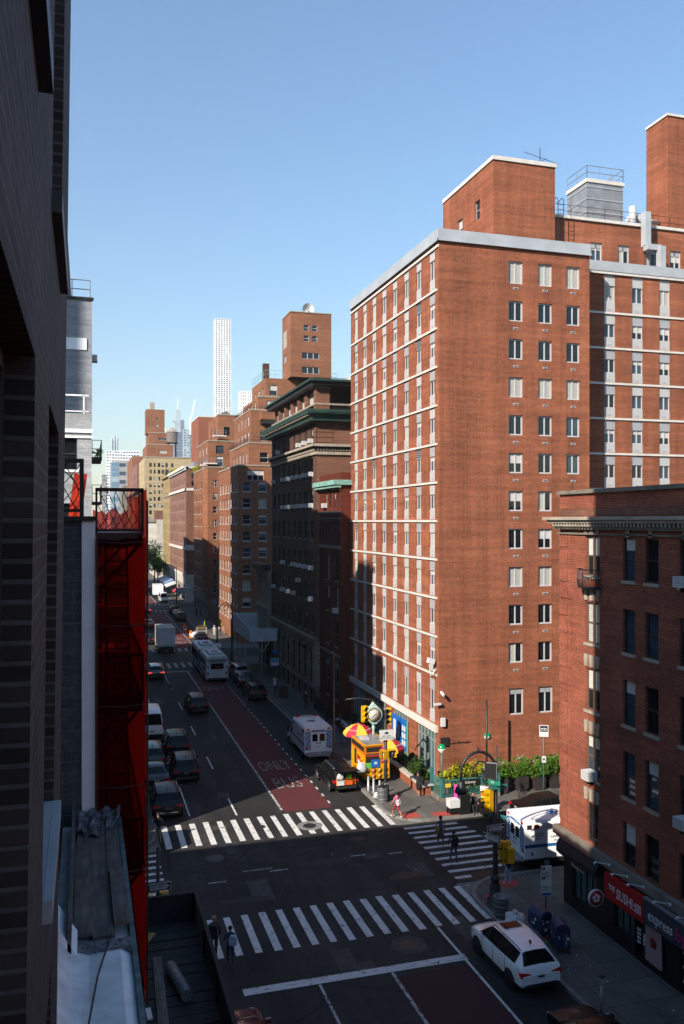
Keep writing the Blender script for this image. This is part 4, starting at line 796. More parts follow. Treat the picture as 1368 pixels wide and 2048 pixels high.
def left_side():
    # the building the picture is taken from: its wall leans a hair
    e = thing('brick_building', 'grey-brown brick building with stone window sills filling the left edge', 'building', (0, 0, CAMH), 0); e.rotation_euler = (0, R(.76), 0)
    W, S, J, RF, F = MB(), MB(), MB(), MB(), MB(); px = -.165
    cols = [(-1.1, .4), (1.5, 3.0), (4.13, 5.62)]; rows = [(-1.75 + 3.28 * k, .545 + 3.28 * k) for k in range(-5, 7)]
    ys = [-9] + [v for c in cols for v in c] + [7.25]; zs = [-19] + [v for r in rows for v in r] + [22.6]
    for i in range(len(ys) - 1):
        for k in range(len(zs) - 1):
            if i % 2 == 1 and k % 2 == 1:
                y0, y1, z0, z1 = ys[i], ys[i + 1], zs[k], zs[k + 1]; q = px - .095
                for (a, b2) in (((y0, z0), (y0, z1)), ((y1, z0), (y1, z1)), ((y0, z1), (y1, z1))): W.face([(px, a[0], a[1]), (px, b2[0], b2[1]), (q, b2[0], b2[1]), (q, a[0], a[1])], 'grey_jamb')
                w = MB(); w.box(q - .06, q, y0, y0 + .06, z0, z1, 'frame_d'); w.box(q - .06, q, y1 - .06, y1, z0, z1, 'frame_d'); w.box(q - .06, q, y0 + .06, y1 - .06, z1 - .06, z1, 'frame_d'); w.box(q - .06, q, y0 + .06, y1 - .06, z0, z0 + .06, 'frame_d'); w.box(q - .07, q - .01, y0 + .06, y1 - .06, (z0 + z1) / 2 - .03, (z0 + z1) / 2 + .03, 'frame_d')
                if abs(z0) < 8:
                    wo = L('window', w, e); g = MB(); g.face([(q - .05, y0, z0), (q - .05, y1, z0), (q - .05, y1, z1), (q - .05, y0, z1)], 'glass'); L('pane', g, wo)
                    sl = MB(); sl.box(px - .2, px + .045, y0 + .005, y1 - .005, z0 - .107, z0 - .002, 'sill_grey' if z0 < 0 else 'frame_d'); L('window_sill', sl, wo)  # upper sills dark all over: the shade of their undersides put into the colour
                else: F.add(w); F.face([(q - .05, y0, z0), (q - .05, y1, z0), (q - .05, y1, z1), (q - .05, y0, z1)], 'glass')
                continue
            W.face([(px, ys[i], zs[k]), (px, ys[i + 1], zs[k]), (px, ys[i + 1], zs[k + 1]), (px, ys[i], zs[k + 1])], 'grey_brick')
    W.face([(px, 7.25, -19), (px, 7.25, 22.6), (-12, 7.25, 22.6), (-12, 7.25, -19)], 'grey_brick'); W.face([(px, -9, -19), (px, -9, 22.6), (-12, -9, 22.6), (-12, -9, -19)], 'grey_brick'); W.face([(-12, -9, -19), (-12, 7.25, -19), (-12, 7.25, 22.6), (-12, -9, 22.6)], 'grey_brick')
    RF.face([(px, -9, 22.6), (px, 7.25, 22.6), (-12, 7.25, 22.6), (-12, -9, 22.6)], 'roof')
    L('wall', W, e); L('roof', RF, e); o = L('window', F, e); o['kind'] = 'stuff'
    rw = MB(); rw.box(-3.2, -1.5, 7.26, 16.7, -19, 22.6, 'grey_brick'); rw.box(-14, -.4, -150, -9.02, -19, 5, 'grey_brick'); L('shade_mass', rw, e)  # unseen masses added: one shapes a shadow edge, one cuts sky light
    # low neighbour with plank-covered cornice
    b = Bld('low_building', 'low building under the brick wall with silver-coated ledge', 'building', (-4, 12, 0), 21)
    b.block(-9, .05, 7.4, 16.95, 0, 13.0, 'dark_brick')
    lg = b.t('ledge', 'silver'); lg.box(-.40, .66, 7.4, 16.9, 12.9, 13.2, 'silver'); lg.box(.60, .67, 7.4, 16.9, 13.0, 13.28, 'copper_d')
    b.t('ledge_seam', 'torn', (-.38, .6, 9.6, 9.66, 13.28, 13.31), (-.38, .6, 11.7, 11.95, 13.2, 13.33)); cb = b.t('cable', 'iron'); cb.tube([(-.3, 8.4, 13.5), (.0, 9.6, 13.36), (.15, 11.0, 13.34), (.35, 12.1, 13.34)], .012, 'iron', 5); b.t('loose_flap', 'stucco').prism([(-.42, 13.3), (-.1, 13.34), (-.36, 13.75)], 'stucco', 11.6, 12.3, 'y')
    tr = MB(); n = 16
    for i in range(n):
        for j in range(12):
            def tp(i, j): r2 = random.Random(i * 31 + j); return (-.16 + .80 * i / n + r2.uniform(-.02, .02), 16.05 + .85 * j / 12 + r2.uniform(-.03, .03) - .25 * (abs(i - 6) < 4 and j == 0), 13.34 + r2.uniform(0, .07) + .12 * j / 12 + .05 * math.sin(i * 1.3))
            tr.face([tp(i, j), tp(i + 1, j), tp(i + 1, j + 1), tp(i, j + 1)], 'torn')
    tr.build('torn_flashing', b.e); b.t('side_board', 'wood', (-.22, -.17, 11.6, 16.6, 13.2, 13.75)); b.t('silver_hump', 'silver').prism([(-.40, 13.21), (-.38, 13.6), (-.15, 13.34), (.05, 13.28), (.45, 13.30), (.6, 13.21)], 'silver', 7.5, 11.9, 'y'); b.finish()
    k = 0
    for (x, y0, y1, w, z, tl, lab) in ((-.02, 12.2, 14.1, .25, 13.31, .6, 'short grey plank at the left of the ledge, nearer end'), (-.02, 14.05, 16.2, .25, 13.30, -1.2, 'grey plank at the left of the ledge, farther end'), (.25, 12.1, 16.1, .30, 13.29, .4, 'long dark grained plank along the middle of the ledge'), (.50, 12.3, 14.2, .22, 13.36, 2.0, 'grey plank at the right of the ledge, nearer end'), (.46, 14.15, 16.5, .22, 13.33, -1.0, 'grey plank at the right of the ledge, farther end')):
        m = MB(); m.box(-w / 2, w / 2, 0, y1 - y0, -.025, .025, 'wood'); o = L('plank', m, None); o.location = (x, y0, z); o.rotation_euler = (R(.5), R(tl), R(tl * .3)); tag(o, lab, 'plank', 'planks laid on the ledge')
    # terrace building behind it
    c = Bld('terrace_building', 'building with rock-faced grey block side wall and white edge, red netting on its street side', 'building', (-4, 24, 0), 22)
    a = c.block(-62, .18, 17, 32, 0, 19.0, 'stucco', sidemat='rock_block'); c.t('shade_mass', 'dark_brick', (-58, -36, 28.2, 31.9, 19.0, 60))  # tall unseen mass added to keep the white tower in shade
    c.t('white_edge', 'stucco', (-.06, .185, 16.96, 17.05, 0, 19.0)); c.t('coping', 'iron', (-9, .2, 16.9, 17.2, 19.0, 19.09)); c.grid(a, 'x', [], [], 1, 1)
    for y in (19, 22.5, 26, 29.5):
        for z in (5, 8.2, 11.5, 14.7): a['holes']['X'].append((y - .5, y + .5, z, z + 1.8, .14)); c.wins.append(('X', .18, y, z, 1.0, 1.8, 'dh:d', 0, 'window'))
    r = c.t('terrace_railing', 'iron'); z0 = 19.09
    r.box(-2.2, -.03, 17.0, 17.05, z0 + 1.02, z0 + 1.1, 'iron'); r.box(-2.2, -.03, 17.0, 17.05, z0 + .08, z0 + .14, 'iron'); r.box(-.10, -.02, 16.98, 17.08, z0, z0 + 1.1, 'iron')
    for q in range(7):
        x = -1.9 + q * .26; r.tube([(min(-.07, x + .22 * math.sin(t * .5)), 17.03, z0 + .11 + t * .115) for t in range(9)], .010, 'iron', 4); r.tube([(min(-.07, x + .45 - .5 * t / 8), 17.03, z0 + .11 + t * .115) for t in range(9)], .010, 'iron', 4); r.tube([(min(-.07, x - .2 + .75 * t / 8), 17.03, z0 + .11 + t * .115) for t in range(9)], .008, 'iron', 4)
    c.finish()
    # fire escape and netting
    f = thing('fire_escape', 'dark red iron fire escape behind red netting', 'fire escape', (.6, 20, 0)); fl = [18.72, 15.5, 12.3, 9.1, 5.9]
    for i, z in enumerate(fl):
        m = MB(); m.box(.18, 1.08, 17.05, 23.4, z, z + .05, 'red_iron'); m.box(.2, 1.08, 17.05, 17.12, z - .22, z + .0, 'red_iron'); m.box(1.0, 1.08, 17.05, 23.4, z - .14, z, 'red_iron'); m.build('platform', f)
        m = MB(); m.box(.19, 1.09, 17.0, 17.03, z + .85, z + .92, 'red_iron'); m.box(.19, 1.09, 17.0, 17.03, z + .08, z + .13, 'red_iron'); m.box(1.04, 1.09, 17.0, 23.4, z + .86, z + .91, 'red_iron'); m.box(.19, .23, 17.0, 17.04, z, z + .92, 'red_iron'); m.box(1.04, 1.10, 17.0, 17.05, z, z + .92, 'red_iron')
        if i < 3:
            for q in range(6):
                x = .2 + q * .15; m.tube([(min(1.08, x + .10 * math.sin(t * .6) + .04 * t), 17.02, z + .1 + t * .095) for t in range(9)], .008, 'red_iron', 4)
                m.tube([(max(.2, x + .12 - .045 * t), 17.02, z + .1 + t * .095) for t in range(9)], .008, 'red_iron', 4)
        for q in range(12): m.box(1.055, 1.07, 17.3 + q * .5, 17.315 + q * .5, z, z + .88, 'red_iron')
        m.build('railing', f)
        m = MB(); m.tube([(.2, 17.1, z - 1.15), (1.0, 17.1, z - .2)], .035, 'red_iron', 5); m.tube([(.2, 17.1, z - .75), (.75, 17.1, z - .15)], .025, 'red_iron', 5); m.build('bracket', f)
        if i < 4:
            m = MB()
            for x in (.42, .86): m.tube([(x, 17.6, z - 3.2), (x, 18.9, z)], .022, 'red_iron', 4)
            for q in range(11): m.tube([(.42, 17.6 + 1.3 * q / 11, z - 3.2 + 3.2 * q / 11), (.86, 17.6 + 1.3 * q / 11, z - 3.2 + 3.2 * q / 11)], .016, 'red_iron', 4)
            m.build('stair', f)
    n = MB(); rr = random.Random(5)
    def sheet(p, du, dv, nu, nv, amp, nor, top=0, mat='netred'):
        p, du, dv, nor = Vector(p), Vector(du), Vector(dv), Vector(nor)
        G = [[p + du * (i / nu) + dv * (j / nv) + nor * rr.uniform(-amp, amp) + (dv.normalized() * rr.uniform(-top, top) if j == nv else Vector()) for i in range(nu + 1)] for j in range(nv + 1)]
        for j in range(nv):
            for i in range(nu): n.face([G[j][i], G[j][i + 1], G[j + 1][i + 1], G[j + 1][i]], mat, True)
    sheet((1.13, 16.95, 9.6), (0, 6.7, 0), (0, 0, 10.0), 26, 26, .035, (1, 0, 0), .1)
    sheet((.2, 16.93, 9.9), (.93, 0, 0), (0, 0, 8.75), 8, 20, .012, (0, 1, 0), .03, 'netthin')
    sheet((.2, 23.65, 9.9), (.93, 0, 0), (0, 0, 9.35), 8, 20, .02, (0, 1, 0), .12, 'netthin')
    n2 = n; n = MB(); sheet((-.35, 19.5, 19.1), (.28, .3, 0), (.12, .1, .95), 3, 8, .03, (0, 1, 0), .05); o = n.build('debris_netting', None, (-.2, 19.6, 19.1)); o.location = (-.2, 19.6, 19.1); tag(o, 'narrow strip of red netting draped behind the roof terrace railing', 'netting'); n = n2
    sm = MB()
    for z in (10.4, 12.25, 13.9, 15.45, 17.0, 18.6): sm.tube([(.22, 16.9, z), (.7, 16.89, z - .03), (1.12, 16.9, z), (1.16, 19, z - .05), (1.15, 21.3, z + .02), (1.17, 23.6, z - .04)], .012, 'red_iron', 4)
    for x, y in ((.22, 16.9), (1.16, 16.92), (1.17, 19.1), (1.17, 21.4), (1.17, 23.6)): sm.tube([(x, y, 9.6), (x, y, 19.4 if x > 1 else 18.7)], .022, 'red_iron', 5)
    o = n.build('debris_netting', None, (.6, 20, 12)); o.location = (.6, 20, 12); sm.build('tie_pole', o, (.6, 20, 12)); tag(o, 'bright red translucent debris netting wrapped round the fire escape', 'netting')
    # white tower across the side street
    d = Bld('white_tower', 'white-painted brick apartment tower with terrace railings behind the red netting', 'building', (-6, 58, 0), 23)
    a = d.block(-60, .36, 50.4, 57, 0, 25.1, 'white_brick'); u = d.block(-14, .40, 53, 57, 25.1, 32.2, 'grey_painted_brick')
    for z in (21.9, 18.2, 15.0, 11.9): d.win(a, 'y', -.95, z, 1.05, 1.8, 'dh:d:stucco', 0)
    d.t('terrace_railing', 'stucco', (-6, .2, 50.5, 50.57, 26.1, 26.18), (-6, .2, 50.5, 50.57, 25.2, 25.26), (-.1, -.03, 50.5, 50.57, 25.1, 26.2), (-1.6, -1.53, 50.5, 50.57, 25.1, 26.2)); d.t('belt', 'stucco', (-14, .42, 50.3, 50.4, 24.0, 24.2), (-14, .4, 50.32, 50.4, 23.7, 23.8), (-2.6, .1, 52.94, 53, 29.2, 29.9)); d.t('coping', 'iron', (-14, .5, 52.9, 53.2, 32.2, 32.35))
    q = d.t('roof_railing', 'steel'); railing(q, [(-8, 53.1), (.3, 53.1)], 32.3, 1.1, 'steel', 1.0, 2, .03)
    d.t('vent_box', 'steel', (.40, .72, 53.2, 53.8, 28.6, 29.0))
    for z in (11.5, 14.2, 17.2, 20.0, 22.6): bal = d.each('balcony', MB()); bal.box(.36, .95, 51.5, 56, z, z + .12, 'iron'); railing(bal, [(.4, 51.5), (.92, 51.5), (.92, 56)], z + .1, 1.0, 'iron', .35, 2, .02)
    d.finish()
    # unseen left-side towers, cut along the sun to throw shadow on the far facades
    for (y0, y1, h, lab) in ((57.1, 67.9, 38, 'unseen brown brick shadow caster behind the white tower'), (68, 78, 43.5, 'taller unseen brown brick shadow caster behind the first one'), (78.1, 120.5, 46.5, 'broad unseen brown brick shadow caster further down the left side'), (131.5, 188, 34.5, 'long unseen brown brick shadow caster on the left beyond the second crossing'), (206, 262, 27, 'unseen brown brick shadow caster on the left beyond the third crossing')):
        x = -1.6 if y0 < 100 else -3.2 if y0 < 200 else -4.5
        g = thing('shadow_tower', lab, 'building', (-9, (y0 + y1) / 2, 0)); m = MB(); m.prism([(x, y0), (x, y1), (x - 16, y1 - 11), (x - 16, y0 - 11)], 'dark_brick', 0, h); m.build('wall', g)

def skyline():
    def tower(name, lab, x0, x1, y, dep, h, mat, nx, nz, wmat, fx=.62, fz=.6, z0=0, cat='skyscraper', depth=.6, zs=None, side=True):
        e = thing(name, lab, cat, ((x0 + x1) / 2, y, 0)); m, p = MB(), MB(); m.box(x0, x1, y, y + dep, 0, h, mat); dx = (x1 - x0) / nx; dz = (h - z0) / nz; mes = {}; cnt = 0
        m.build('wall', e)
        for k in range(nz - 1, -1, -1):
            for ax, i in [('y', i) for i in range(nx)] + ([('x', i) for i in range(nx)] if side else []):
                cz = z0 + (k + .5) * dz; w = (dx if ax == 'y' else dep / nx) * fx / 2; hh = dz * fz / 2; wm = wmat if rnd.random() < .8 else 't_pale'
                q = MB(); q.face([(-w, -.15, -hh), (w, -.15, -hh), (w, -.15, hh), (-w, -.15, hh)], wm)
                mt = place_mat(ax, y if ax == 'y' else x0, x0 + (i + .5) * dx if ax == 'y' else y + (i + .5) * dep / nx, cz)
                if cnt < 100:
                    if (ax, wm) not in mes: mes[(ax, wm)] = q.mesh('window')
                    o = link(bpy.data.objects.new('window', mes[(ax, wm)]), e); o.location = mt.translation - Vector(e.location); o.rotation_euler = (0, 0, ROT[ax])
                else: p.add(q, mt)
                cnt += 1
        if p.f: p.build('window', e)['kind'] = 'stuff'
        return e
    tower('skyscraper', 'very tall slender white tower with a square window grid', 236, 266, 1610, 30, 403, 't_white', 6, 88, 't_grey2', .66, .66, 60)
    tower('office_tower', 'low wide pale office block with window grid on the far skyline', 30, 77, 1300, 30, 123, 't_white', 12, 24, 't_dark', .7, .5, 20)
    e = tower('office_tower', 'grey concrete office block with broad ribbon windows', 26, 46.5, 800, 30, 74, 't_grey', 2, 8, 't_dark', .86, .42, 12)
    tower('glass_tower', 'light blue glass block left of the grey office block', 21.5, 28.5, 760, 20, 70, 't_pale', 1, 14, 't_glass', .9, .85, 10)
    e = thing('skyscraper', 'pale blue tower of three round fins on the far skyline', 'skyscraper', (48, 1500, 0)); m = MB()
    for x, h in ((44, 160), (48.2, 166), (52.4, 161)): m.tube([(x, 1500, 0), (x, 1500, h - 3), (x, 1500, h)], [1.9, 1.9, 1.3], 't_pale', 10)
    m.build('fin', e); q = MB()
    for x in (46.1, 50.3): q.box(x - .5, x + .5, 1500, 1501, 0, 155, 't_dark')
    q.build('recess', e)
    tower('old_tower', 'small brownish tower at the left end of the skyline', 18.5, 24, 1000, 14, 72, 't_grey', 3, 14, 't_dark', .5, .6, 10)
    e = thing('skyscraper', 'tapering pale glass skyscraper with a needle spire in the haze', 'skyscraper', (306, 2900, 0)); m = MB()
    def taper(m, cx, y, w0, w1, z0, z1, mat): m.face([(cx - w0, y, z0), (cx + w0, y, z0), (cx + w1, y + 6, z1), (cx - w1, y + 6, z1)], mat); m.face([(cx - w0, y + 2 * w0, z0), (cx - w0, y, z0), (cx - w1, y + 6, z1), (cx - w1, y + 2 * w1, z1)], mat); m.face([(cx + w0, y, z0), (cx + w0, y + 2 * w0, z0), (cx + w1, y + 2 * w1, z1), (cx + w1, y + 6, z1)], mat); m.face([(cx - w1, y + 6, z1), (cx + w1, y + 6, z1), (cx + w1, y + 2 * w1, z1), (cx - w1, y + 2 * w1, z1)], mat)
    taper(m, 306, 2900, 26, 15, 0, 360, 't_pale'); taper(m, 300, 2890, 16, 7, 0, 395, 't_pale'); m.build('glass_body', e); s = MB(); s.tube([(300, 2910, 380), (300, 2910, 437)], [3, .6], 't_white', 6); s.build('spire', e)
    bd = MB(); [bd.box(306 - 25 + k * .45, 306 + 25 - k * .45, 2899 + k * .2, 2900 + k * .25, 30 + k * 16, 32 + k * 16, 't_glass') for k in range(20)]; bd.build('floor_line', e)
    e = tower('unfinished_tower', 'dark blue unfinished skyscraper with tower cranes', 232, 296, 2350, 60, 262, 't_dark', 12, 26, 't_glass', .55, .4, 60, side=False); c = MB(); c.tube([(276, 2345, 255), (276, 2345, 300)], 2, 't_white', 5); c.tube([(276, 2345, 292), (289, 2345, 352)], 1.4, 't_white', 5); c.tube([(236, 2345, 255), (236, 2345, 285)], 2, 't_grey', 5); c.tube([(236, 2345, 284), (228, 2345, 292), (246, 2345, 280)], 1.5, 't_grey', 5); c.build('crane', e)
    tower('office_tower', 'pale blue gridded tower in front of the unfinished dark tower', 219, 234, 2000, 16, 233, 't_pale', 2, 30, 't_dark', .6, .5, 60)
    tower('glass_tower', 'small blue glass tower beside the yellowish brick block', 104, 112, 1200, 12, 137, 't_glass', 3, 22, 't_pale', .8, .5, 40)
    tower('office_tower', 'pale ribbed tower peeping over the stepped brick block', 211, 228, 1200, 16, 204, 't_white', 5, 30, 't_grey', .5, .8, 60)
    tower('office_tower', 'white blank-sided block behind the rooftop water tank', 33.2, 37.5, 420, 12, 64, 't_white', 2, 12, 't_grey', .5, .5, 30)
    e = thing('water_tank', 'wooden rooftop water tank with conical roof on a steel stand', 'water tank', (33.5, 350, 49)); m = MB(); m.lathe([(2.1, 50.8), (2.15, 55.0), (0, 55.0)], 'wood', (33.8, 350, 0), 16); m.build('tank', e); m = MB(); m.lathe([(2.35, 55.01), (0, 57.2)], 'stone', (33.8, 350, 0), 16); m.build('tank_roof', e); m = MB()
    for x in (-1.5, 1.5):
        for y in (-1.5, 1.5): m.box(33.8 + x - .15, 33.8 + x + .15, 350 + y - .15, 350 + y + .15, 44, 50.8, 'iron')
    m.box(31.6, 36, 348, 352, 50.4, 50.8, 'iron'); m.build('stand', e)
    for x0, x1, y0, h, lab in ((23, 40, 445, 52, 'tan brick block closing the street beyond the yellowish block'), (21.5, 45, 520, 40, 'low far block on the right side at the street end'), (-30, -6, 300, 26, 'low far block on the left side of the street')):
        g = Bld('far_block', lab, 'building', (x0 + 5, y0, 0), 31); a = g.block(x0, x1, y0, y0 + 50, 0, h, 'tan_brick' if h > 45 else 'stone_d'); g.grid(a, 'y', [x0 + 3 + 3 * k for k in range(int((x1 - x0 - 4) / 3))], [6 + 4 * k for k in range(int(h / 4) - 2)], 1.3, 1.8, 'dh:d', 0); g.finish(10)
# ---------------------------------------------------------------- ground, roads, pavements, markings
def setting():
    g = MB(); g.face([(-4000, -600, -.03), (6000, -600, -.03), (6000, 6000, -.03), (-4000, 6000, -.03)], 'roof'); structure(g.build('ground'))
    r = MB(); r.face([(4.2, -40, 0), (18.6, -40, 0), (18.6, 700, 0), (4.2, 700, 0)], 'asphalt')
    for y0, y1 in ((41, 49.8), (116.5, 125.2), (187, 197)): r.face([(18.6, y0, 0), (140, y0, 0), (140, y1, 0), (18.6, y1, 0)], 'asphalt'); r.face([(-140, y0, 0), (4.2, y0, 0), (4.2, y1, 0), (-140, y1, 0)], 'asphalt')
    road = structure(r.build('road'))
    def pave(x0, x1, y0, y1, rc=()):
        pts = []
        for (x, y, a0, key) in ((x0, y0, 180, 'a'), (x1, y0, 270, 'b'), (x1, y1, 0, 'c'), (x0, y1, 90, 'd')):
            if key in rc:
                rr = 2.6; cx = x + (rr if key in 'ad' else -rr); cy = y + (rr if key in 'ab' else -rr)
                pts += [(cx + rr * math.cos(R(a0 + t)), cy + rr * math.sin(R(a0 + t))) for t in range(0, 91, 10)]
            else: pts.append((x, y))
        m = MB(); m.prism(pts, 'pave', -.02, .15); k = structure(m.build('pavement'))
        c = MB(); n = len(pts); cx = sum(p[0] for p in pts) / n; cy = sum(p[1] for p in pts) / n
        for i in range(n):
            a, b = Vector((pts[i][0], pts[i][1], 0)), Vector((pts[(i + 1) % n][0], pts[(i + 1) % n][1], 0)); d = (b - a); nrm = Vector((d.y, -d.x, 0)).normalized() * .003; ins = -Vector((d.y, -d.x, 0)).normalized() * .2
            if d.length < .01: continue
            c.face([a + nrm + Vector((0, 0, -.01)), b + nrm + Vector((0, 0, -.01)), b + nrm + Vector((0, 0, .153)), a + nrm + Vector((0, 0, .153))], 'kerb'); c.face([a + nrm + Vector((0, 0, .153)), b + nrm + Vector((0, 0, .153)), b + ins + Vector((0, 0, .153)), a + ins + Vector((0, 0, .153))], 'kerb')
        c.build('kerb', k, (0, 0, 0)); return k
    pv1 = pave(18.6, 140, -40, 41, 'd'); pv2 = pave(18.6, 140, 49.8, 116.5, 'ad'); pave(18.6, 140, 125.2, 187, 'ad'); pave(18.6, 140, 197, 690, 'a')
    pave(-140, 4.2, -40, 41, 'c'); pave(-140, 4.2, 49.8, 116.5, 'bc'); pave(-140, 4.2, 125.2, 187, 'bc'); pave(-140, 4.2, 197, 690, 'b')
    Z1, Z2 = .004, .008
    def flat(name, quads, mat, parent=road, z=Z1):
        m = MB()
        for q in quads:
            if len(q) == 4 and not isinstance(q[0], tuple): x0, x1, y0, y1 = q; m.face([(x0, y0, z), (x1, y0, z), (x1, y1, z), (x0, y1, z)], mat)
            else: m.face([(p[0], p[1], z) for p in q], mat)
        return m.build(name, parent, (0, 0, 0))
    for y0, y1, bm in ((-30, 33.3, 'buslane_near'), (54.2, 108, 'buslane'), (128, 180, 'buslane'), (199, 420, 'buslane')): flat('bus_lane', [(12.5, 15.7, y0, y1)], bm)
    rr = random.Random(3)
    def cw(x0, x1, y0, y1, pitch, w, skew=0): return [(x0 + k * pitch, x0 + k * pitch + w + rr.uniform(-.02, .02), y0 + rr.uniform(-.05, .05), y1 + rr.uniform(-.06, .06)) for k in range(int((x1 - x0) / pitch) + 1)]
    flat('crosswalk', cw(4.6, 18.4, 36.8, 40.6, .858, .34), 'paint', z=Z2); flat('crosswalk', cw(4.5, 18.3, 49.95, 53.75, .862, .34), 'paint', z=Z2)
    flat('crosswalk', [(18.85, min(22.9, xe), y - .15, y + .15) for y, xe in ((49.1, 22.4), (48.3, 22.7), (47.5, 22.9), (46.7, 22.9), (45.85, 22.9), (45, 22.9), (44.15, 22.9), (43.3, 22.6), (42.4, 22.2), (41.55, 19.8))], 'paint', z=Z2)
    flat('crosswalk', [(.4, 4.0, y - .15, y + .15) for y in [41.6 + .85 * k for k in range(10)]], 'paint', z=Z2)
    for a, b in ((111.4, 115.2), (125.6, 128.2), (181.5, 184.5), (195, 198)): flat('crosswalk', cw(4.6, 18.3, a, b, .95, .42), 'paint_old', z=Z2)
    flat('stop_line', [(6.1, 15.9, 33.65, 34.15)], 'paint', z=.0125); flat('stop_line', [(6.3, 12.9, 108.3, 108.8)], 'paint_old', z=.0125)
    flat('lane_line', [(15.72, 15.84, -30, 36.75)], 'paint', z=Z2); flat('lane_line', [(12.3, 12.44, -30, 33.6)], 'paint_old', z=Z2); flat('lane_line', [(9.15, 9.27, -30, 33.6)], 'paint_old', z=Z2)
    flat('lane_line', [(12.30, 12.46, 54.6, 108.3), (12.28, 12.44, 128, 180)], 'paint_old', z=Z2); flat('lane_line', [(15.74, 15.88, 128, 181), (15.74, 15.88, 198, 420)], 'paint_old', z=Z2); flat('lane_line', [(15.74, 15.84, 86, 100)], 'paint_old', z=Z2)
    flat('lane_line', [(15.72, 15.84, 55.0 + 1.55 * k, 55.55 + 1.55 * k) for k in range(20)], 'paint', z=Z2)
    flat('lane_line', [(9.32, 9.44, 54.5 + 10.7 * k, 58.0 + 10.7 * k) for k in range(5)], 'paint', z=Z2); flat('lane_line', [(9.32, 9.44, 98, 108)], 'paint_old', z=Z2); flat('lane_line', [(6.4, 6.5, 55.2, 61.8), (6.4, 6.5, 68, 80), (6.4, 6.5, 84, 108)], 'paint', z=Z2)
    flat('lane_line', [(9.6, 10.6, 45.2, 45.32), (14.4, 15.3, 45.9, 46.02), (16.6, 17.4, 45.6, 45.72), (6.2, 7.1, 44.6, 44.72), (8.2, 9.8, 45.6, 45.68)], 'paint_old', z=Z2)
    for word, y, sz in (('ONLY', 64.6, 3.6), ('BUS', 60.1, 3.6), ('ONLY', 96.5, 3.6), ('ONLY', 134.5, 3.6), ('BUS', 139, 3.6)):
        o = lettering(word, sz, 'paint_faded', road, (14.05, y, .009), (0, 0, 0), 0.0008, 'CENTER', .26 if word == 'ONLY' else .33, 'lane_word')
    pt = MB()
    def blob(x, y, rx, ry, s, mat, z):
        r2 = random.Random(s); pts = [(x + rx * math.cos(R(t)) * r2.uniform(.75, 1.1), y + ry * math.sin(R(t)) * r2.uniform(.75, 1.1), z) for t in range(0, 360, 20)]; pt.face(pts, mat)
    for a in ((13.0, 45.6, 1.6, .5, 1, 'tar'), (12.3, 47.6, .9, .25, 2, 'tar'), (7.8, 42.2, 1.4, .35, 4, 'tar')): blob(*a, .0035)
    blob(20.3, 41.5, 1.5, .55, 5, 'rust', .005); blob(16.6, 42.6, 1.1, .45, 6, 'rust', .0035); blob(15.6, 48.4, .5, .4, 7, 'rust', .003)
    for (x0, y0, x1, y1) in ((5, 47, 18, 44.2), (9, 41, 12.5, 49.5), (15.8, 47, 16.6, 43.5), (6, 55, 9, 66), (14, 20, 15, 33), (10.8, 55, 11.4, 75)):
        a, b = Vector((x0, y0, .0028 + .00005 * x0)), Vector((x1, y1, .0028 + .00005 * x0)); n = 24; prev = None
        for k in range(n + 1):
            p = a.lerp(b, k / n) + Vector((rr.uniform(-.12, .12), rr.uniform(-.12, .12), 0)); q = Vector((b - a).cross(Vector((0, 0, 1)))).normalized() * rr.uniform(.012, .035)
            if prev: pt.face([prev[0] - prev[1], p - q, p + q, prev[0] + prev[1]], 'tar')
            prev = (p, q)
    r9 = random.Random(21)
    for k in range(26):
        x, y = r9.uniform(5, 17.5), r9.choice((r9.uniform(30, 60), r9.uniform(55, 110))); w, l = r9.uniform(.3, 1.1), r9.uniform(.6, 3.2)
        if 12.2 < x + w and x < 15.9 and not 41 < y < 49: continue
        zz = .0012 + .00006 * k; pt.face([(x, y, zz), (x + w, y, zz), (x + w, y + l, zz), (x, y + l, zz)], r9.choice(('tar', 'patch_l', 'patch_l')))
    pt.build('tar_patch', road, (0, 0, 0))
    for x, y, r_, ring in ((13.4, 51.3, .42, 1), (13.9, 35.6, .42, 1), (7.0, 47.9, .5, 0), (10.4, 52.0, .35, 0)):
        m = MB()
        if ring: m.lathe([(0, .0095), (r_ * 1.9, .0095)], 'kerb' if y > 45 else 'patch_l', (x, y, 0), 20)  # sunlit ring paler, shaded ring darker: light put into the ring colour
        m.lathe([(0, .012), (r_, .012)], 'manhole', (x, y, 0), 20); m.build('manhole_cover', road, (0, 0, 0))
    tp = MB(); tp.box(19.4, 20.5, 50.35, 51.3, .15, .156, 'tactile'); tp.box(21.4, 23.2, 49.85 + .25, 50.9, .15, .156, 'tactile'); tp.build('tactile_pad', pv2, (0, 0, 0))
    tp = MB(); tp.box(19.2, 20.2, 38.0, 38.9, .15, .156, 'tactile'); tp.box(20.6, 21.6, 39.4, 40.2, .15, .156, 'tactile'); tp.build('tactile_pad', pv1, (0, 0, 0))
    pm = MB()
    for pts in ([(18.75, 54.9), (19.05, 55.2), (19.35, 54.95), (19.1, 54.55)],):
        pm.tube([(p[0], p[1], .16) for p in pts], .03, 'white', 5)
    pm.build('chalk_mark', pv2, (0, 0, 0))
    li = MB(); r3 = random.Random(11)
    for k in range(60):
        x, y = (r3.uniform(18.8, 22.4), r3.uniform(22, 40.5)) if k < 30 else ((r3.uniform(18.8, 22.4), r3.uniform(55, 100)) if k < 45 else (r3.uniform(5, 18.4), r3.uniform(34, 60)))
        z = .158 if x > 18.6 else .012; s = r3.uniform(.02, .07); li.face([(x - s, y, z), (x, y - s * .6, z + .01), (x + s, y + .02, z), (x, y + s * .7, z + .015)], 'white')
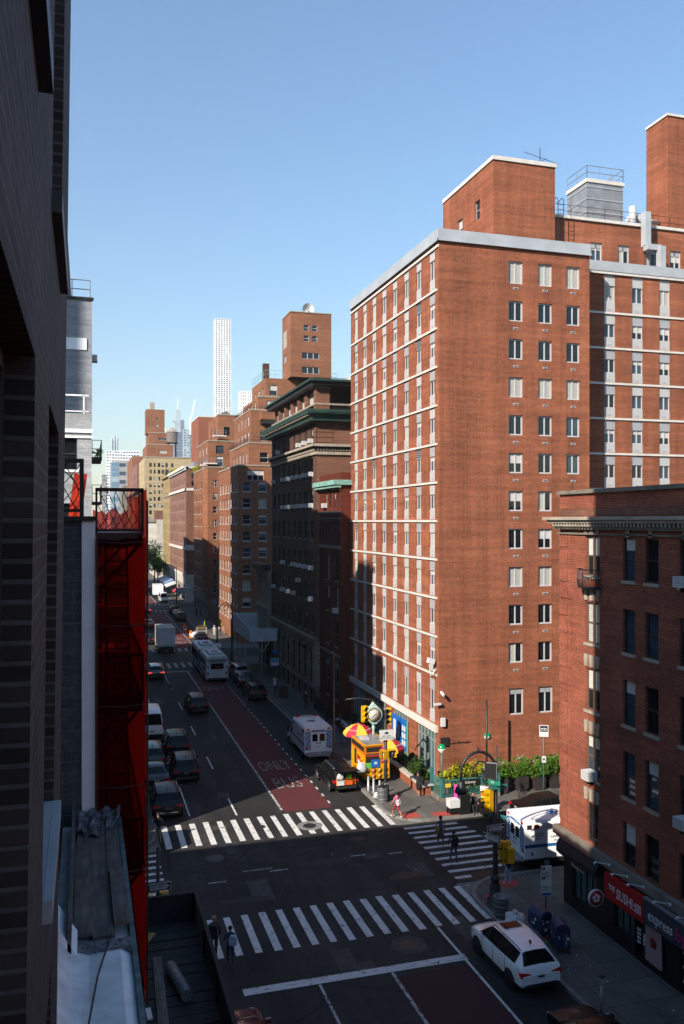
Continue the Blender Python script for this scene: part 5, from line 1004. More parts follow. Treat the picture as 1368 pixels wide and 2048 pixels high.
    o = li.build('litter'); o['kind'] = 'stuff'; o['label'] = 'scraps of pale litter scattered on the pavement and road'; o['category'] = 'litter'

# ---------------------------------------------------------------- street furniture
def signal_head(m_name, parent, x, y, z, axis, n=3, ped=False):
    h = MB(); s = .36
    if ped: h.box(-.24, .24, -.12, .16, 0, .5, 'yellow_p'); h.box(-.2, .2, -.13, -.12, .04, .46, 'black'); h.face([(-.05, -.135, .1), (.03, -.135, .1), (.07, -.135, .3), (.0, -.135, .4), (-.06, -.135, .3)], 'white'); h.box(-.27, -.24, -.3, .1, 0, .5, 'yellow_p'); h.box(.24, .27, -.3, .1, 0, .5, 'yellow_p'); h.box(-.27, .27, -.3, .1, .5, .53, 'yellow_p')
    else:
        h.box(-.18, .18, -.05, .2, 0, n * s, 'yellow_p')
        for k in range(n):
            c = (k + .5) * s; h.lathe([(0, -.07), (.14, -.07), (.14, -.05)], 'black', (0, 0, c), 12, 'y')
            for t in range(0, 181, 30):
                pass
            pts = [(.17 * math.cos(R(t)), c + .17 * math.sin(R(t))) for t in range(-20, 201, 20)]
            for p, q in zip(pts[:-1], pts[1:]): h.face([(p[0], -.05, p[1]), (q[0], -.05, q[1]), (q[0], -.32, q[1]), (p[0], -.32, p[1])], 'yellow_p')
    o = h.build(m_name, parent, (0, 0, 0)); o.location = (x, y, z); o.rotation_euler = (0, 0, axis); return o
def sign_face(parent, name, w, h, mat, loc, rz, border='white', rows=()):
    m = MB(); m.box(-w / 2, w / 2, -.01, .01, -h / 2, h / 2, border); m.box(-w / 2 + .02, w / 2 - .02, -.014, -.01, -h / 2 + .02, h / 2 - .02, mat)
    for (x0, x1, z0, z1, mt) in rows: m.box(x0, x1, -.018, -.014, z0, z1, mt)
    o = m.build(name, parent, (0, 0, 0)); o.location = loc; o.rotation_euler = (0, 0, rz); return o
def one_way(parent, loc, rz, flip=False):
    o = sign_face(parent, 'one_way_sign', 1.0, .34, 'black', loc, rz, 'white'); s = -1 if flip else 1
    a = MB(); a.prism([(s * -.42, -.10), (s * .22, -.10), (s * .22, -.155), (s * .45, 0), (s * .22, .155), (s * .22, .10), (s * -.42, .10)], 'white', -.018, -.014, 'y'); L('arrow', a, o)
    lettering('ONE WAY', .16, 'black', o, (s * -.1, -.02, 0), T_N, .002); return o
def pole_base(m, x, y, r=.11, z=.15, h=6, mat='iron'):
    m.lathe([(r * 3.2, z), (r * 3.2, z + .25), (r * 2.2, z + .35), (r * 2.0, z + .9), (r * 1.3, z + 1.1), (r * 1.15, z + 1.3), (r, z + 1.5), (r * .85, z + h)], mat, (x, y, 0), 12)
def litter_bin(x, y, lab, full=0):
    t = thing('litter_bin', lab, 'bin', (x, y, .15)); m = MB(); m.lathe([(.30, 0), (.33, .05), (.35, .9), (.37, .92), (.37, .97), (.33, .97), (.32, .6), (0, .55)], 'bin', n=18); L('basket', m, t)
    for z in (.25, .5, .75): pass
    rib = MB()
    for k in range(18): a = R(20 * k); rib.tube([(.335 * math.cos(a), .335 * math.sin(a), .03), (.362 * math.cos(a), .362 * math.sin(a), .9)], .008, 'steel', 4)
    for z in (.2, .55, .8): rib.lathe([(.345 + z * .02, z), (.36 + z * .02, z), (.36 + z * .02, z + .03), (.345 + z * .02, z + .03)], 'steel', n=18)
    L('rib', rib, t)
    if full: m = MB(); blobmesh(m, (0, 0, .93), .3, 'bag_d', 3, .5); L('rubbish', m, t)
    return t
def blobmesh(m, c, r, mat, seed=1, sq=.8, nn=10):
    q = random.Random(seed); base = len(m.v); i = m.mi(mat)
    for a in range(nn + 1):
        for b in range(nn * 2):
            th = math.pi * a / nn; ph = math.pi * b / nn; k = r * (1 + q.uniform(-.13, .13) + .12 * math.sin(3 * ph + 2 * th))
            m.v.append((c[0] + k * math.sin(th) * math.cos(ph), c[1] + k * math.sin(th) * math.sin(ph), c[2] + k * sq * math.cos(th)))
    for a in range(nn):
        for b in range(nn * 2):
            p = base + a * nn * 2 + b; s = base + a * nn * 2 + (b + 1) % (nn * 2); m.f.append((p, s, s + nn * 2, p + nn * 2)); m.m.append(i); m.sm.append(True)
def leaves(m, c, rx, ry, rz, n, mat, size=.1, seed=1, lumps=7):
    q = random.Random(seed); L_ = []
    for k in range(lumps):
        d = Vector((q.gauss(0, 1), q.gauss(0, 1), q.gauss(0, 1))).normalized() * q.uniform(.35, .75); L_.append((d, q.uniform(.35, .6)))
    for k in range(n):
        d0, r0 = q.choice(L_); d = Vector((q.gauss(0, 1), q.gauss(0, 1), q.gauss(0, 1))).normalized() * r0 * q.uniform(.75, 1.05) + d0
        p = Vector((c[0] + d.x * rx, c[1] + d.y * ry, c[2] + d.z * rz)); s = size * q.uniform(.6, 1.3)
        a = Vector((q.gauss(0, 1), q.gauss(0, 1), q.gauss(0, .7))).normalized(); b = a.cross(Vector((q.gauss(0, 1), q.gauss(0, 1), q.gauss(0, 1)))).normalized()
        m.face([p - a * s, p - b * s * .5, p + a * s, p + b * s * .5], mat)
def shrub(x, y, z, rx, ry, rz, mat, lab, n=700, size=.09, seed=1, group=None, pot=None, name='shrub'):
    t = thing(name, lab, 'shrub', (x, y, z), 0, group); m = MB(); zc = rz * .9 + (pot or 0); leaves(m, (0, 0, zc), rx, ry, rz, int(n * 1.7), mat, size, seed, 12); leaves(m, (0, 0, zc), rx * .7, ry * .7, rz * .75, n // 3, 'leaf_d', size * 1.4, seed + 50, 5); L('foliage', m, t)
    m = MB(); m.tube([(0, 0, pot or 0), (.02, 0, zc * .5 + (pot or 0) * .5), (-.02, .02, zc + rz * .3)], [.05, .04, .02], 'bark', 6)
    for k in range(5): a = k * 1.26; m.tube([(0, 0, (pot or 0) + .1), (rx * .5 * math.cos(a), ry * .5 * math.sin(a), zc)], .015, 'bark', 4)
    L('stem', m, t); return t
def tree(x, y, h, r, lab, mat, seed=1, group=None):
    t = thing('street_tree', lab, 'tree', (x, y, .15), 0, group); m = MB(); m.tube([(0, 0, 0), (.1, 0, h * .3), (.05, .1, h * .55), (0, 0, h * .85)], [.22, .17, .12, .04], 'bark', 8)
    for k in range(7): a = k * .9; m.tube([(.05, .05, h * (.35 + .05 * k)), (r * .6 * math.cos(a), r * .6 * math.sin(a), h * (.5 + .06 * k))], [.08, .02], 'bark', 5)
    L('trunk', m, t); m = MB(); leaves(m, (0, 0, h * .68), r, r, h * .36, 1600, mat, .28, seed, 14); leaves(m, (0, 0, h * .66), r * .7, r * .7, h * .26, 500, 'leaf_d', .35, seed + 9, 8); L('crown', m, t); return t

def furniture():
    # far-right corner: signal pole with overhead arm by the food cart
    t = thing('signal_pole', 'black traffic signal pole with curved arm and yellow signals beside the food cart', 'traffic signal', (19.5, 54.3, 0)); m = MB(); pole_base(m, 19.5, 54.3, .12, .15, 6.0); m.build('pole', t)
    m = MB(); m.tube([(19.5, 54.3, 5.4), (19.3, 54.3, 6.2), (18.6, 54.35, 6.9), (17.6, 54.4, 7.1), (16.7, 54.4, 7.05)], [.08, .08, .07, .06, .05], 'iron', 8); m.build('arm', t)
    signal_head('signal_head', t, -1.5 + .05, .1, 5.45, R(8)); signal_head('signal_head', t, .28, .1, 5.2, R(-40)); signal_head('pedestrian_signal', t, .38, -.1, 3.0, R(0), ped=True); signal_head('pedestrian_signal', t, -.1, -.25, 3.0, R(-75), ped=True)
    o = sign_face(t, 'road_sign', 1.05, .72, 'white', (0.0, -.2, 4.55), 0, 'frame_g', [(-.1, .1, .06, .2, 'black'), (-.14, -.1, .06, .14, 'black'), (.1, .14, .06, .14, 'black')]); lettering('RED LIGHT', .13, 'black', o, (0, -.02, -.08), T_N, .002); lettering('PHOTO ENFORCED', .11, 'black', o, (0, -.02, -.22), T_N, .002)
    m = MB(); m.box(-.1, .1, -.16, -.1, .9, 1.25, 'c_paleblue'); L('notice', m, t)
    # street clock
    t = thing('street_clock', 'pale green cast-iron street clock with white dial behind the food cart', 'clock', (20.8, 60.6, .15)); m = MB(); m.lathe([(.35, 0), (.35, .3), (.22, .5), (.2, 1.1), (.12, 1.3), (.10, 3.2), (.15, 3.3), (.09, 3.45), (.14, 3.6)], 'clock_p', n=12); L('post', m, t)
    m = MB(); m.prism([(.62 * math.cos(R(k)) , 4.3 + .62 * math.sin(R(k))) for k in range(-70, 251, 20)] , 'clock_p', -.22, .22, 'y'); m.prism([(-.18, 3.6), (.18, 3.6), (.5, 3.95), (-.5, 3.95)], 'clock_p', -.2, .2, 'y'); m.prism([(-.62, 4.45), (.62, 4.45), (.42, 4.85), (.25, 4.9), (0, 5.25), (-.25, 4.9), (-.42, 4.85)], 'clock_p', -.2, .2, 'y'); h = L('case', m, t)
    m = MB(); m.lathe([(0, -.235), (.46, -.235), (.46, -.22)], 'globe_w', (0, 0, 4.28), 24, 'y'); m.lathe([(.46, -.25), (.52, -.25), (.52, -.22), (.46, -.22)], 'black', (0, 0, 4.28), 24, 'y'); d = L('dial', m, t)
    m = MB()
    for k in range(12): a = R(30 * k); m.obox((.38 * math.sin(a), -.24, 4.28 + .38 * math.cos(a)), (.03, .008, .09), Matrix.Rotation(a, 3, 'Y'), 'black')
    m.obox((.10, -.245, 4.34), (.03, .006, .26), Matrix.Rotation(R(60), 3, 'Y'), 'black'); m.obox((-.1, -.25, 4.20), (.025, .006, .34), Matrix.Rotation(R(52), 3, 'Y'), 'black'); L('clock_hands', m, t); h.rotation_euler = d.rotation_euler = (0, 0, 0)
    # thin grey pole with short arm
    t = thing('lamp_post', 'tall thin grey pole with a short arm by the parked white ambulance', 'lamp post', (18.85, 64.6, .15)); m = MB(); m.lathe([(.22, 0), (.2, .5), (.09, .6), (.05, 8.3)], 'c_brown', n=10); L('pole', m, t); m = MB(); m.tube([(0, 0, 7.6), (.4, 1.2, 8.0), (.9, 3.2, 7.9), (1.1, 3.8, 8.0)], .045, 'iron', 6); L('arm', m, t)
    # bollards
    for k, (x, y) in enumerate(((18.95, 56.3), (19.15, 55.75), (19.4, 55.2))):
        m = MB(); m.lathe([(.09, 0), (.09, .95), (.06, 1.02), (0, 1.04)], 'steel', n=12); o = m.build('bollard', None, (0, 0, 0)); o.location = (x, y, .15); tag(o, ('grey steel bollard nearest the parked black car', 'middle grey steel bollard of the row by the cart', 'grey steel bollard nearest the bin')[k], 'bollard', 'bollards beside the food cart')
    litter_bin(19.15, 53.9, 'grey wire litter bin full of rubbish on the sunlit corner', 1); litter_bin(19.0, 36.6, 'grey wire litter bin beside the shaded black signal pole', 0)
    m = MB(); blobmesh(m, (0, 0, .22), .26, 'bag', 4, .85); o = m.build('rubbish_bag', None, (0, 0, 0)); o.location = (18.95, 54.5, .15); tag(o, 'small white rubbish bag against the sunlit wire bin', 'rubbish bag')
    m = MB(); blobmesh(m, (0, 0, .38), .48, 'bag', 9, .85, 14); m.tube([(0, 0, .75), (.05, 0, .9)], [.08, .12], 'bag', 7); o = m.build('rubbish_bag', None, (0, 0, 0)); o.location = (18.95, 35.2, .15); tag(o, 'large knotted white rubbish bag on the kerb by the white car', 'rubbish bag')
    # near-right corner: lamp post with scroll arch, signals and ONE WAY signs
    X, Y = 19.35, 37.9
    t = thing('signal_pole', 'black scroll-armed lamp and signal pole with ONE WAY signs on the shaded near corner', 'traffic signal', (X, Y, 0)); m = MB(); pole_base(m, X, Y, .13, .15, 6.6); m.lathe([(.17, .9), (.2, 1.3), (.24, 1.4), (.2, 1.5), (.15, 1.6)], 'iron', (X, Y, 0), 12); m.build('pole', t)
    m = MB(); m.tube([(0, 0, 5.6), (0, 0, 6.75)] + [(-.92 + .92 * math.cos(R(a)), 0, 6.75 + .95 * math.sin(R(a))) for a in range(15, 181, 15)] + [(-1.84, 0, 6.35)], [.085] * 2 + [.075] * 12 + [.06], 'iron', 8)
    m.tube([(-.85 + (.55 - .0010 * a) * math.cos(R(a)), 0, 6.75 + (.55 - .0010 * a) * math.sin(R(a))) for a in range(-60, 420, 20)], .035, 'iron', 6); m.tube([(-.45 + .24 * math.cos(R(a)), 0, 6.35 + .24 * math.sin(R(a))) for a in range(60, 400, 20)], .03, 'iron', 6); m.tube([(-.92, 0, 7.7), (-.92, 0, 7.98)], [.06, .01], 'iron', 6); m.tube([(.12, .1, 5), (.12, .1, 7.9)], .03, 'iron', 6); L('scroll_arm', m, t)
    m = MB(); m.lathe([(.05, 6.4), (.09, 6.3), (.14, 6.2), (.27, 6.0), (.32, 5.8), (.28, 5.76), (0, 5.76)], 'iron', (-1.84, 0, 0), 14); m.lathe([(.24, 5.76), (.16, 5.64), (0, 5.6)], 'globe_w', (-1.84, 0, 0), 12); L('lamp_head', m, t)
    m = MB(); m.obox((-.32, -.1, 6.75), (.62, .05, .8), Matrix.Rotation(R(-30), 3, 'Z'), 'frame_g'); m.obox((-.34, -.13, 6.75), (.56, .05, .74), Matrix.Rotation(R(-30), 3, 'Z'), 'black'); L('back_board', m, t)
    o = sign_face(t, 'street_name_sign', .85, .22, 'green_sign', (-.25, -.2, 6.2), R(-55), 'green_sign'); lettering('77', .18, 'white', o, (0, -.02, 0), T_N, .002); sign_face(t, 'street_name_sign', .95, .22, 'subway_g', (.1, -.2, 5.95), R(5), 'subway_g')
    signal_head('signal_head', t, -.42, -.05, 4.75, R(-80)); m = MB(); m.box(-.4, 0, -.03, .03, 4.7, 4.76, 'iron'); m.box(-.4, 0, -.03, .03, 5.8, 5.86, 'iron'); L('bracket', m, t)
    one_way(t, (-.05, -.2, 3.95), R(6)); one_way(t, (-.25, -.1, 3.45), R(-62), True); sign_face(t, 'street_name_sign', 1.0, .24, 'subway_g', (.25, .25, 4.35), R(-60), 'subway_g')
    signal_head('signal_head', t, .55, .15, 2.05, R(100)); signal_head('signal_head', t, .75, -.1, 2.15, R(170), 2); m = MB(); m.box(.05, .55, -.05, .05, 2.2, 2.26, 'iron'); m.box(.05, .55, -.05, .05, 2.8, 2.86, 'iron'); L('bracket', m, t)
    t = thing('sign_pole', 'slim dark pole standing behind the subway railing', 'pole', (26.3, 52.8, .15)); m = MB(); m.tube([(0, 0, 0), (0, 0, 6.6)], .07, 'iron', 8); L('pole', m, t)
    # bike sign, bus-stop sign
    t = thing('street_sign', 'thin green post with white bicycle sign by the dark planters', 'street sign', (29.4, 50.6, .15)); m = MB(); m.tube([(0, 0, 0), (0, 0, 5.1)], .035, 'subway_g', 6); L('post', m, t); o = sign_face(t, 'sign_plate', .62, .8, 'white', (0, -.05, 4.8), R(-25), 'frame_g', [(-.25, .25, -.06, .34, 'black')])
    m = MB()
    for x in (-.12, .12): m.lathe([(.07, -.022), (.1, -.022), (.1, -.018), (.07, -.018)], 'white', (x, 0, .08), 14, 'y')
    m.prism([(-.12, .08), (-.05, .2), (.09, .2), (.12, .08), (.1, .08), (.07, .17), (-.04, .17), (-.09, .08)], 'white', -.022, -.018, 'y'); L('bicycle_symbol', m, o); sign_face(t, 'sign_plate', .3, .45, 'white', (0, -.05, 2.9), R(-15), 'frame_g', [(-.06, .06, -.08, .08, 'black')])
    t = thing('bus_stop_sign', 'tall white bus timetable sign on a thin pole beside the mailboxes', 'street sign', (20.75, 35.5, .15)); m = MB(); m.tube([(0, 0, 0), (0, 0, 2.75)], .03, 'iron', 6); L('post', m, t)
    rows = [(-.28, -.08, .68, .9, 'sign_red'), (-.28, -.08, .05, .27, 'black')] + [(-.28 if k % 3 else -.02, .25 - .08 * (k % 4), .55 - k * .065 - (.45 if k > 6 else 0), .58 - k * .065 - (.45 if k > 6 else 0), 'frame_d') for k in range(13)] + [(-.29, .29, -.95, -.78, 'blue')]
    o = sign_face(t, 'sign_plate', .62, 1.95, 'white', (.0, -.05, 1.95), R(-8), 'white', rows); o.scale = (.82, 1, .72); lettering('2', .2, 'white', o, (-.18, -.022, .79), T_N, .002); lettering('2', .2, 'white', o, (-.18, -.022, .16), T_N, .002)
    # mailboxes
    def mailbox(x, y, rz, lab):
        t = thing('mailbox', lab, 'mailbox', (x, y, .15), rz, 'mailboxes beside the parked white car'); m = MB(); n = 9; m.prism([(-.32, .25), (.32, .25), (.32, 1.0)] + [(.32 * math.cos(R(k * 20)), 1.0 + .32 * math.sin(R(k * 20))) for k in range(1, 9)] + [(-.32, 1.0)], 'mail', -.45, .45, 'y'); L('box', m, t); m = MB()
        for a in (-.28, .28):
            for b in (-.38, .38): m.box(a - .03, a + .03, b - .03, b + .03, 0, .25, 'mail')
        L('leg', m, t); m = MB(); m.box(-.22, .22, -.47, -.45, .95, 1.12, 'bplastic'); r4 = random.Random(int(x * 7))
        for k in range(9): a, z = r4.uniform(-.26, .2), r4.uniform(.4, .95); m.box(a, a + r4.uniform(.04, .14), -.462, -.452, z, z + r4.uniform(.05, .16), r4.choice(('white', 'c_grey', 'white')))
        L('sticker', m, t); m = MB()
        for k in range(7): z = r4.uniform(.4, .95); y2 = r4.uniform(-.4, .3); m.box(-.332, -.322, y2, y2 + r4.uniform(.05, .15), z, z + r4.uniform(.05, .15), r4.choice(('white', 'c_grey', 'c_blue')))
        L('sticker', m, t)
    mailbox(19.75, 34.3, R(10), 'dark blue mailbox with a white notice, further from the camera'); mailbox(20.0, 33.0, R(-14), 'sticker-covered dark blue mailbox nearer the camera')
    # left corner ONE WAY pole
    t = thing('signal_pole', 'signal pole with ONE WAY sign rising behind the dark shed', 'traffic signal', (3.05, 37.9, 0)); m = MB(); pole_base(m, 3.05, 37.9, .09, .15, 4.6); m.build('pole', t); one_way(t, (0.05, -.15, 3.05), R(8)); signal_head('signal_head', t, -.4, .1, 1.6, R(180)); signal_head('signal_head', t, .15, .2, 1.65, R(90))
    # subway entrance
    t = thing('subway_entrance', 'teal subway stair railing with green globe lamps and black Subway sign', 'subway entrance', (24.8, 53.0, .15)); a, b2 = Vector((-1.9, -.35, 0)), Vector((1.9, .0, 0))
    x0, x1, y0, y1 = -1.9, 2.3, -.35, 1.3
    m = MB(); m.box(x0 - .12, x1 + .1, y0 - .1, y0 + .1, 0, .28, 'stone_d'); m.box(x0 - .12, x0 + .12, y0, y1, 0, .28, 'stone_d'); L('plinth', m, t)
    m = MB()
    for x in (x0, x0 + 1.45, x0 + 2.9, x1):
        m.box(x - .09, x + .09, y0 - .09, y0 + .09, .28, 1.5, 'subway_g'); m.box(x - .11, x + .11, y0 - .11, y0 + .11, 1.5, 1.56, 'subway_g')
    m.box(x0, x1, y0 - .05, y0 + .05, 1.36, 1.44, 'subway_g'); m.box(x0, x1, y0 - .04, y0 + .04, .36, .44, 'subway_g'); m.box(x0, x1, y0 - .04, y0 + .04, 1.05, 1.1, 'subway_g'); m.box(x0 - .05, x0 + .05, y0, y1, 1.36, 1.44, 'subway_g'); m.box(x0 - .1, x0 + .1, y1 - .1, y1 + .1, .28, 1.9, 'subway_g')
    for k in range(34): x = x0 + .1 + k * .125; m.box(x - .015, x + .015, y0 - .015, y0 + .015, .44, 1.36, 'subway_g')
    for k in range(10): y = y0 + .12 + k * .15; m.box(x0 - .015, x0 + .015, y - .015, y + .015, .3, 1.36, 'subway_g')
    L('railing', m, t)
    m = MB(); m.box(x0 + 1.5, x0 + 2.8, y0 - .12, y0 - .06, 1.0, 1.38, 'black'); s = L('name_board', m, t); lettering('Subway', .26, 'white', s, (x0 + 2.05, y0 - .13, 1.19), T_N, .004)
    m = MB(); m.box(x0 + .25, x0 + .65, y0 - .08, y0 - .05, .95, 1.2, 'umb_y'); L('notice', m, t)
    m = MB(); m.face([(x0 + .1, y0 + .1, .012), (x1, y0 + .1, .012), (x1, y1, .012), (x0 + .1, y1, .012)], 'dark'); L('stairwell', m, t)
    for x, y in ((x0, y0), (x1 + .2, y1 + .5)):
        m = MB(); m.tube([(x, y, 1.5), (x, y, 3.3)], [.07, .05], 'subway_g', 8); m.lathe([(.12, 3.25), (.08, 3.35)], 'subway_g', (x, y, 0), 10); lp = L('lamp_post', m, t)
        m = MB(); m.lathe([(.1, 3.34), (.22, 3.45), (.27, 3.6)], 'globe_w', (x, y, 0), 16); m.lathe([(.272, 3.6), (.25, 3.74), (.16, 3.86), (0, 3.9)], 'globe_g', (x, y, 0), 16); L('globe', m, lp)
    # retaining wall and railing on the avenue front, topiary
    t = thing('planter_wall', 'low red brick planter wall with pale stone cap and black railing beside the avenue', 'wall', (22.3, 63, .15)); m = MB(); m.box(22.1, 22.4, 54.4, 75, .15, .75, 'hosp'); m.box(22.4, 24.2, 54.2, 54.45, .15, .8, 'hosp'); m.build('wall', t); m = MB(); m.box(22.02, 22.48, 54.1, 75, .75, .88, 'concrete'); m.box(22.48, 24.2, 54.1, 54.5, .8, .92, 'concrete'); m.build('cap', t); m = MB(); railing(m, [(22.35, 55), (22.35, 70)], .88, .85, 'iron', .35, 2, .014); railing(m, [(23.5, 53.75), (27.2, 53.75)], .15, 1.3, 'iron', .9, 1, .025); m.build('railing', t)
    m = MB(); m.box(22.4, 23.55, 54.5, 75, .15, .6, 'bark'); 
    o = m.build('soil_bed', None, (0, 0, 0)); structure(o)
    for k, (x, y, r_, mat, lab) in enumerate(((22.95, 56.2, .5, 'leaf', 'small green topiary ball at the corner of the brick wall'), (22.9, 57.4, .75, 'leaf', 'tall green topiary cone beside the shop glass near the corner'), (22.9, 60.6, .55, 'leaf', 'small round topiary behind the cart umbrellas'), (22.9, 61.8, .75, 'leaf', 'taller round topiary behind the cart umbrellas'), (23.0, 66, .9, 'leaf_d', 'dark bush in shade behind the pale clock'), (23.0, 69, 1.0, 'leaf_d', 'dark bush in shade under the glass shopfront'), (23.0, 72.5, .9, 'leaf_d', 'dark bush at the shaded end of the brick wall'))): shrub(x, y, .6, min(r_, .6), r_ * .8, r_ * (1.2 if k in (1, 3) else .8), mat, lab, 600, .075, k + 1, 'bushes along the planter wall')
    for k in range(4): shrub(24.3 + k * 1.05, 54.1 + .05 * k, .15, .95, .55, 1.05, 'leaf_y', ('yellow-green bush left of its row behind the subway railing', 'second yellow-green bush from the left behind the subway railing', 'third yellow-green bush behind the subway railing', 'yellow-green bush at the right end of its row')[k], 700, .085, 20 + k, 'yellow-green bushes behind the subway railing')
    for k in range(6):
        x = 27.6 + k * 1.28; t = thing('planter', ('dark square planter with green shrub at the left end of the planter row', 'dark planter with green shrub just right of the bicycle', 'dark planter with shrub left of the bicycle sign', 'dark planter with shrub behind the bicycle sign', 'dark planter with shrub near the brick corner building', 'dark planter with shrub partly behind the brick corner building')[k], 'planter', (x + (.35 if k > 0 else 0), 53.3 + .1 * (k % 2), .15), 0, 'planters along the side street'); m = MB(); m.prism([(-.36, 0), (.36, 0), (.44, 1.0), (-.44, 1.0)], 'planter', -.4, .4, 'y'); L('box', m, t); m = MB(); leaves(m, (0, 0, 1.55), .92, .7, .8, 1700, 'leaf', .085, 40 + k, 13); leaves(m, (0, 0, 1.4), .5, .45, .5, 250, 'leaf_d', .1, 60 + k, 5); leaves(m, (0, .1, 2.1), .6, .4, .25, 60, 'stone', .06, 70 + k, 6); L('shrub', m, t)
    # bicycle
    t = thing('bicycle', 'bicycle with pale wheel parked between the dark planters', 'bicycle', (28.55, 52.4, .15), R(60)); 
    for x in (-.5, .5): m = MB(); m.lathe([(.31, -.02), (.35, -.02), (.35, .02), (.31, .02)], 'frame_w' if x > 0 else 'rubber', (x, 0, .35), 20, 'y'); [m.tube([(x, 0, .35), (x + .32 * math.cos(R(a)), 0, .35 + .32 * math.sin(R(a)))], .004, 'chrome', 3) for a in range(0, 360, 30)]; L('wheel', m, t)
    m = MB(); m.tube([(-.5, 0, .35), (-.1, 0, .32), (.38, 0, .8), (-.2, 0, .82), (-.5, 0, .35)], .018, 'black', 6); m.tube([(-.1, 0, .32), (-.2, 0, .9)], .018, 'black', 6); m.tube([(.5, 0, .35), (.36, 0, .95)], .018, 'black', 6); L('frame', m, t); m = MB(); m.box(-.32, -.08, -.06, .06, .88, .94, 'bplastic'); L('saddle', m, t); m = MB(); m.tube([(.34, -.28, 1.0), (.4, 0, .98), (.34, .28, 1.0)], .014, 'black', 6); L('handlebar', m, t)
    # parking meter / posts by the black car in the foreground
    t = thing('parking_meter', 'slim grey parking meter post on the kerb in the shaded foreground', 'parking meter', (18.95, 28.3, .15)); m = MB(); m.tube([(0, 0, 0), (0, 0, 1.1)], .05, 'steel', 8); L('post', m, t); m = MB(); m.box(-.1, .1, -.07, .07, 1.1, 1.35, 'frame_g'); m.prism([(-.1, 1.35), (.1, 1.35), (.06, 1.45), (-.06, 1.45)], 'frame_d', -.07, .07, 'y'); L('head', m, t)
    # second crossing: signals and lamp poles
    for x, y, lab in ((18.95, 113.8, 'black signal pole with yellow signal beside the pale scaffold shed'), (18.95, 127.2, 'black ornate signal pole beyond the articulated bus')):
        t = thing('signal_pole', lab, 'traffic signal', (x, y, .15), 0, 'signal poles at the second crossing'); m = MB(); pole_base(m, 0, 0, .12, 0, 6.3); L('pole', m, t); m = MB(); m.tube([(.0, 0, 6.0), (-.1, 0, 7.2), (-.7, 0, 7.9), (-1.5, 0, 7.6), (-1.7, 0, 7.0)], .07, 'iron', 6); m.tube([(-.8 + .35 * math.cos(R(a)), 0, 7.2 + .35 * math.sin(R(a))) for a in range(0, 360, 30)], .05, 'iron', 5); L('crook', m, t); signal_head('signal_head', t, .35, 0, 3.0, R(20))
    t = thing('lamp_post', 'far grey lamp post with long arm over the lane near the third crossing', 'lamp post', (18.9, 186, .15)); m = MB(); m.tube([(0, 0, 0), (0, 0, 9)], [.12, .07], 'iron', 8); L('pole', m, t); m = MB(); m.tube([(0, 0, 8.8), (-1, 0, 9.4), (-3, 0, 9.6)], .06, 'iron', 5); L('arm', m, t)
    t = thing('lamp_post', 'black lamp post rising in front of the white van on the left', 'lamp post', (4.0, 72, .15)); m = MB(); m.tube([(0, 0, 0), (0, 0, 5.6)], [.14, .07], 'iron', 8); m.lathe([(.3, 0), (.28, .5), (.14, .8)], 'iron', n=10); L('pole', m, t); m = MB(); m.lathe([(.05, 5.9), (.25, 5.6), (.28, 5.5), (.15, 5.35)], 'iron', n=10); L('lamp_head', m, t)
    # scaffold shed in front of the small house
    t = thing('scaffold_shed', 'pale grey sidewalk scaffold shed with V-braced post beyond the dark hotel', 'scaffold', (21, 104, .15)); m = MB(); m.box(18.9, 22.1, 100.2, 111.9, 4.6, 4.8, 'shed_w'); m.build('deck', t); m = MB(); m.prism([(100.2, 4.6), (111.9, 4.6), (111.9, 7.0), (106.5, 6.6), (100.2, 6.1)], 'shed_w', 18.8, 18.9, 'x'); m.box(18.9, 22.1, 100.1, 100.2, 4.6, 6.1, 'shed_w'); m.box(18.9, 22.1, 111.8, 111.9, 4.8, 6.8, 'shed_w'); m.box(19.6, 21.9, 111.75, 111.8, 5.0, 6.5, 'frame_w'); m.build('parapet', t)
    for x, y in ((20.3, 100.3), (21.9, 100.3), (19.0, 104), (19.0, 108), (19.0, 111.6), (21.9, 106)):
        m = MB(); m.tube([(x, y, .15), (x, y, 4.6)], .06, 'frame_w', 6); 
        if x == 20.3: m.tube([(x, y, 3.2), (19.3, y, 4.6)], .06, 'frame_w', 6); m.tube([(x, y, 3.2), (21.3, y, 4.6)], .06, 'frame_w', 6)
        m.build('post', t)
    t = thing('bus_stop_pole', 'blue and white bus stop pole on the shaded pavement by the dark hotel', 'street sign', (19.5, 89.5, .15)); m = MB(); m.tube([(0, 0, 0), (0, 0, 4.6)], .05, 'iron', 6); L('post', m, t); m = MB(); m.lathe([(0, -.04), (.28, -.04), (.28, .04), (0, .04)], 'blue', (0, 0, 4.7), 14, 'y'); L('roundel', m, t); sign_face(t, 'sign_plate', .9, .8, 'blue_l', (0, -.05, 3.7), 0, 'white', [(-.42, .42, -.3, -.05, 'white')]); sign_face(t, 'sign_plate', .3, .8, 'white', (0, -.05, 1.6), 0)
    t = thing('litter_bin', 'dark square litter bin by the blue bus stop pole', 'bin', (20.3, 88.8, .15)); m = MB(); m.prism([(-.4, 0), (.4, 0), (.45, 1.1), (-.45, 1.1)], 'c_brown', -.4, .4, 'y'); L('body', m, t); m = MB(); m.box(-.47, .47, -.43, .43, 1.1, 1.18, 'bplastic'); L('rim', m, t)
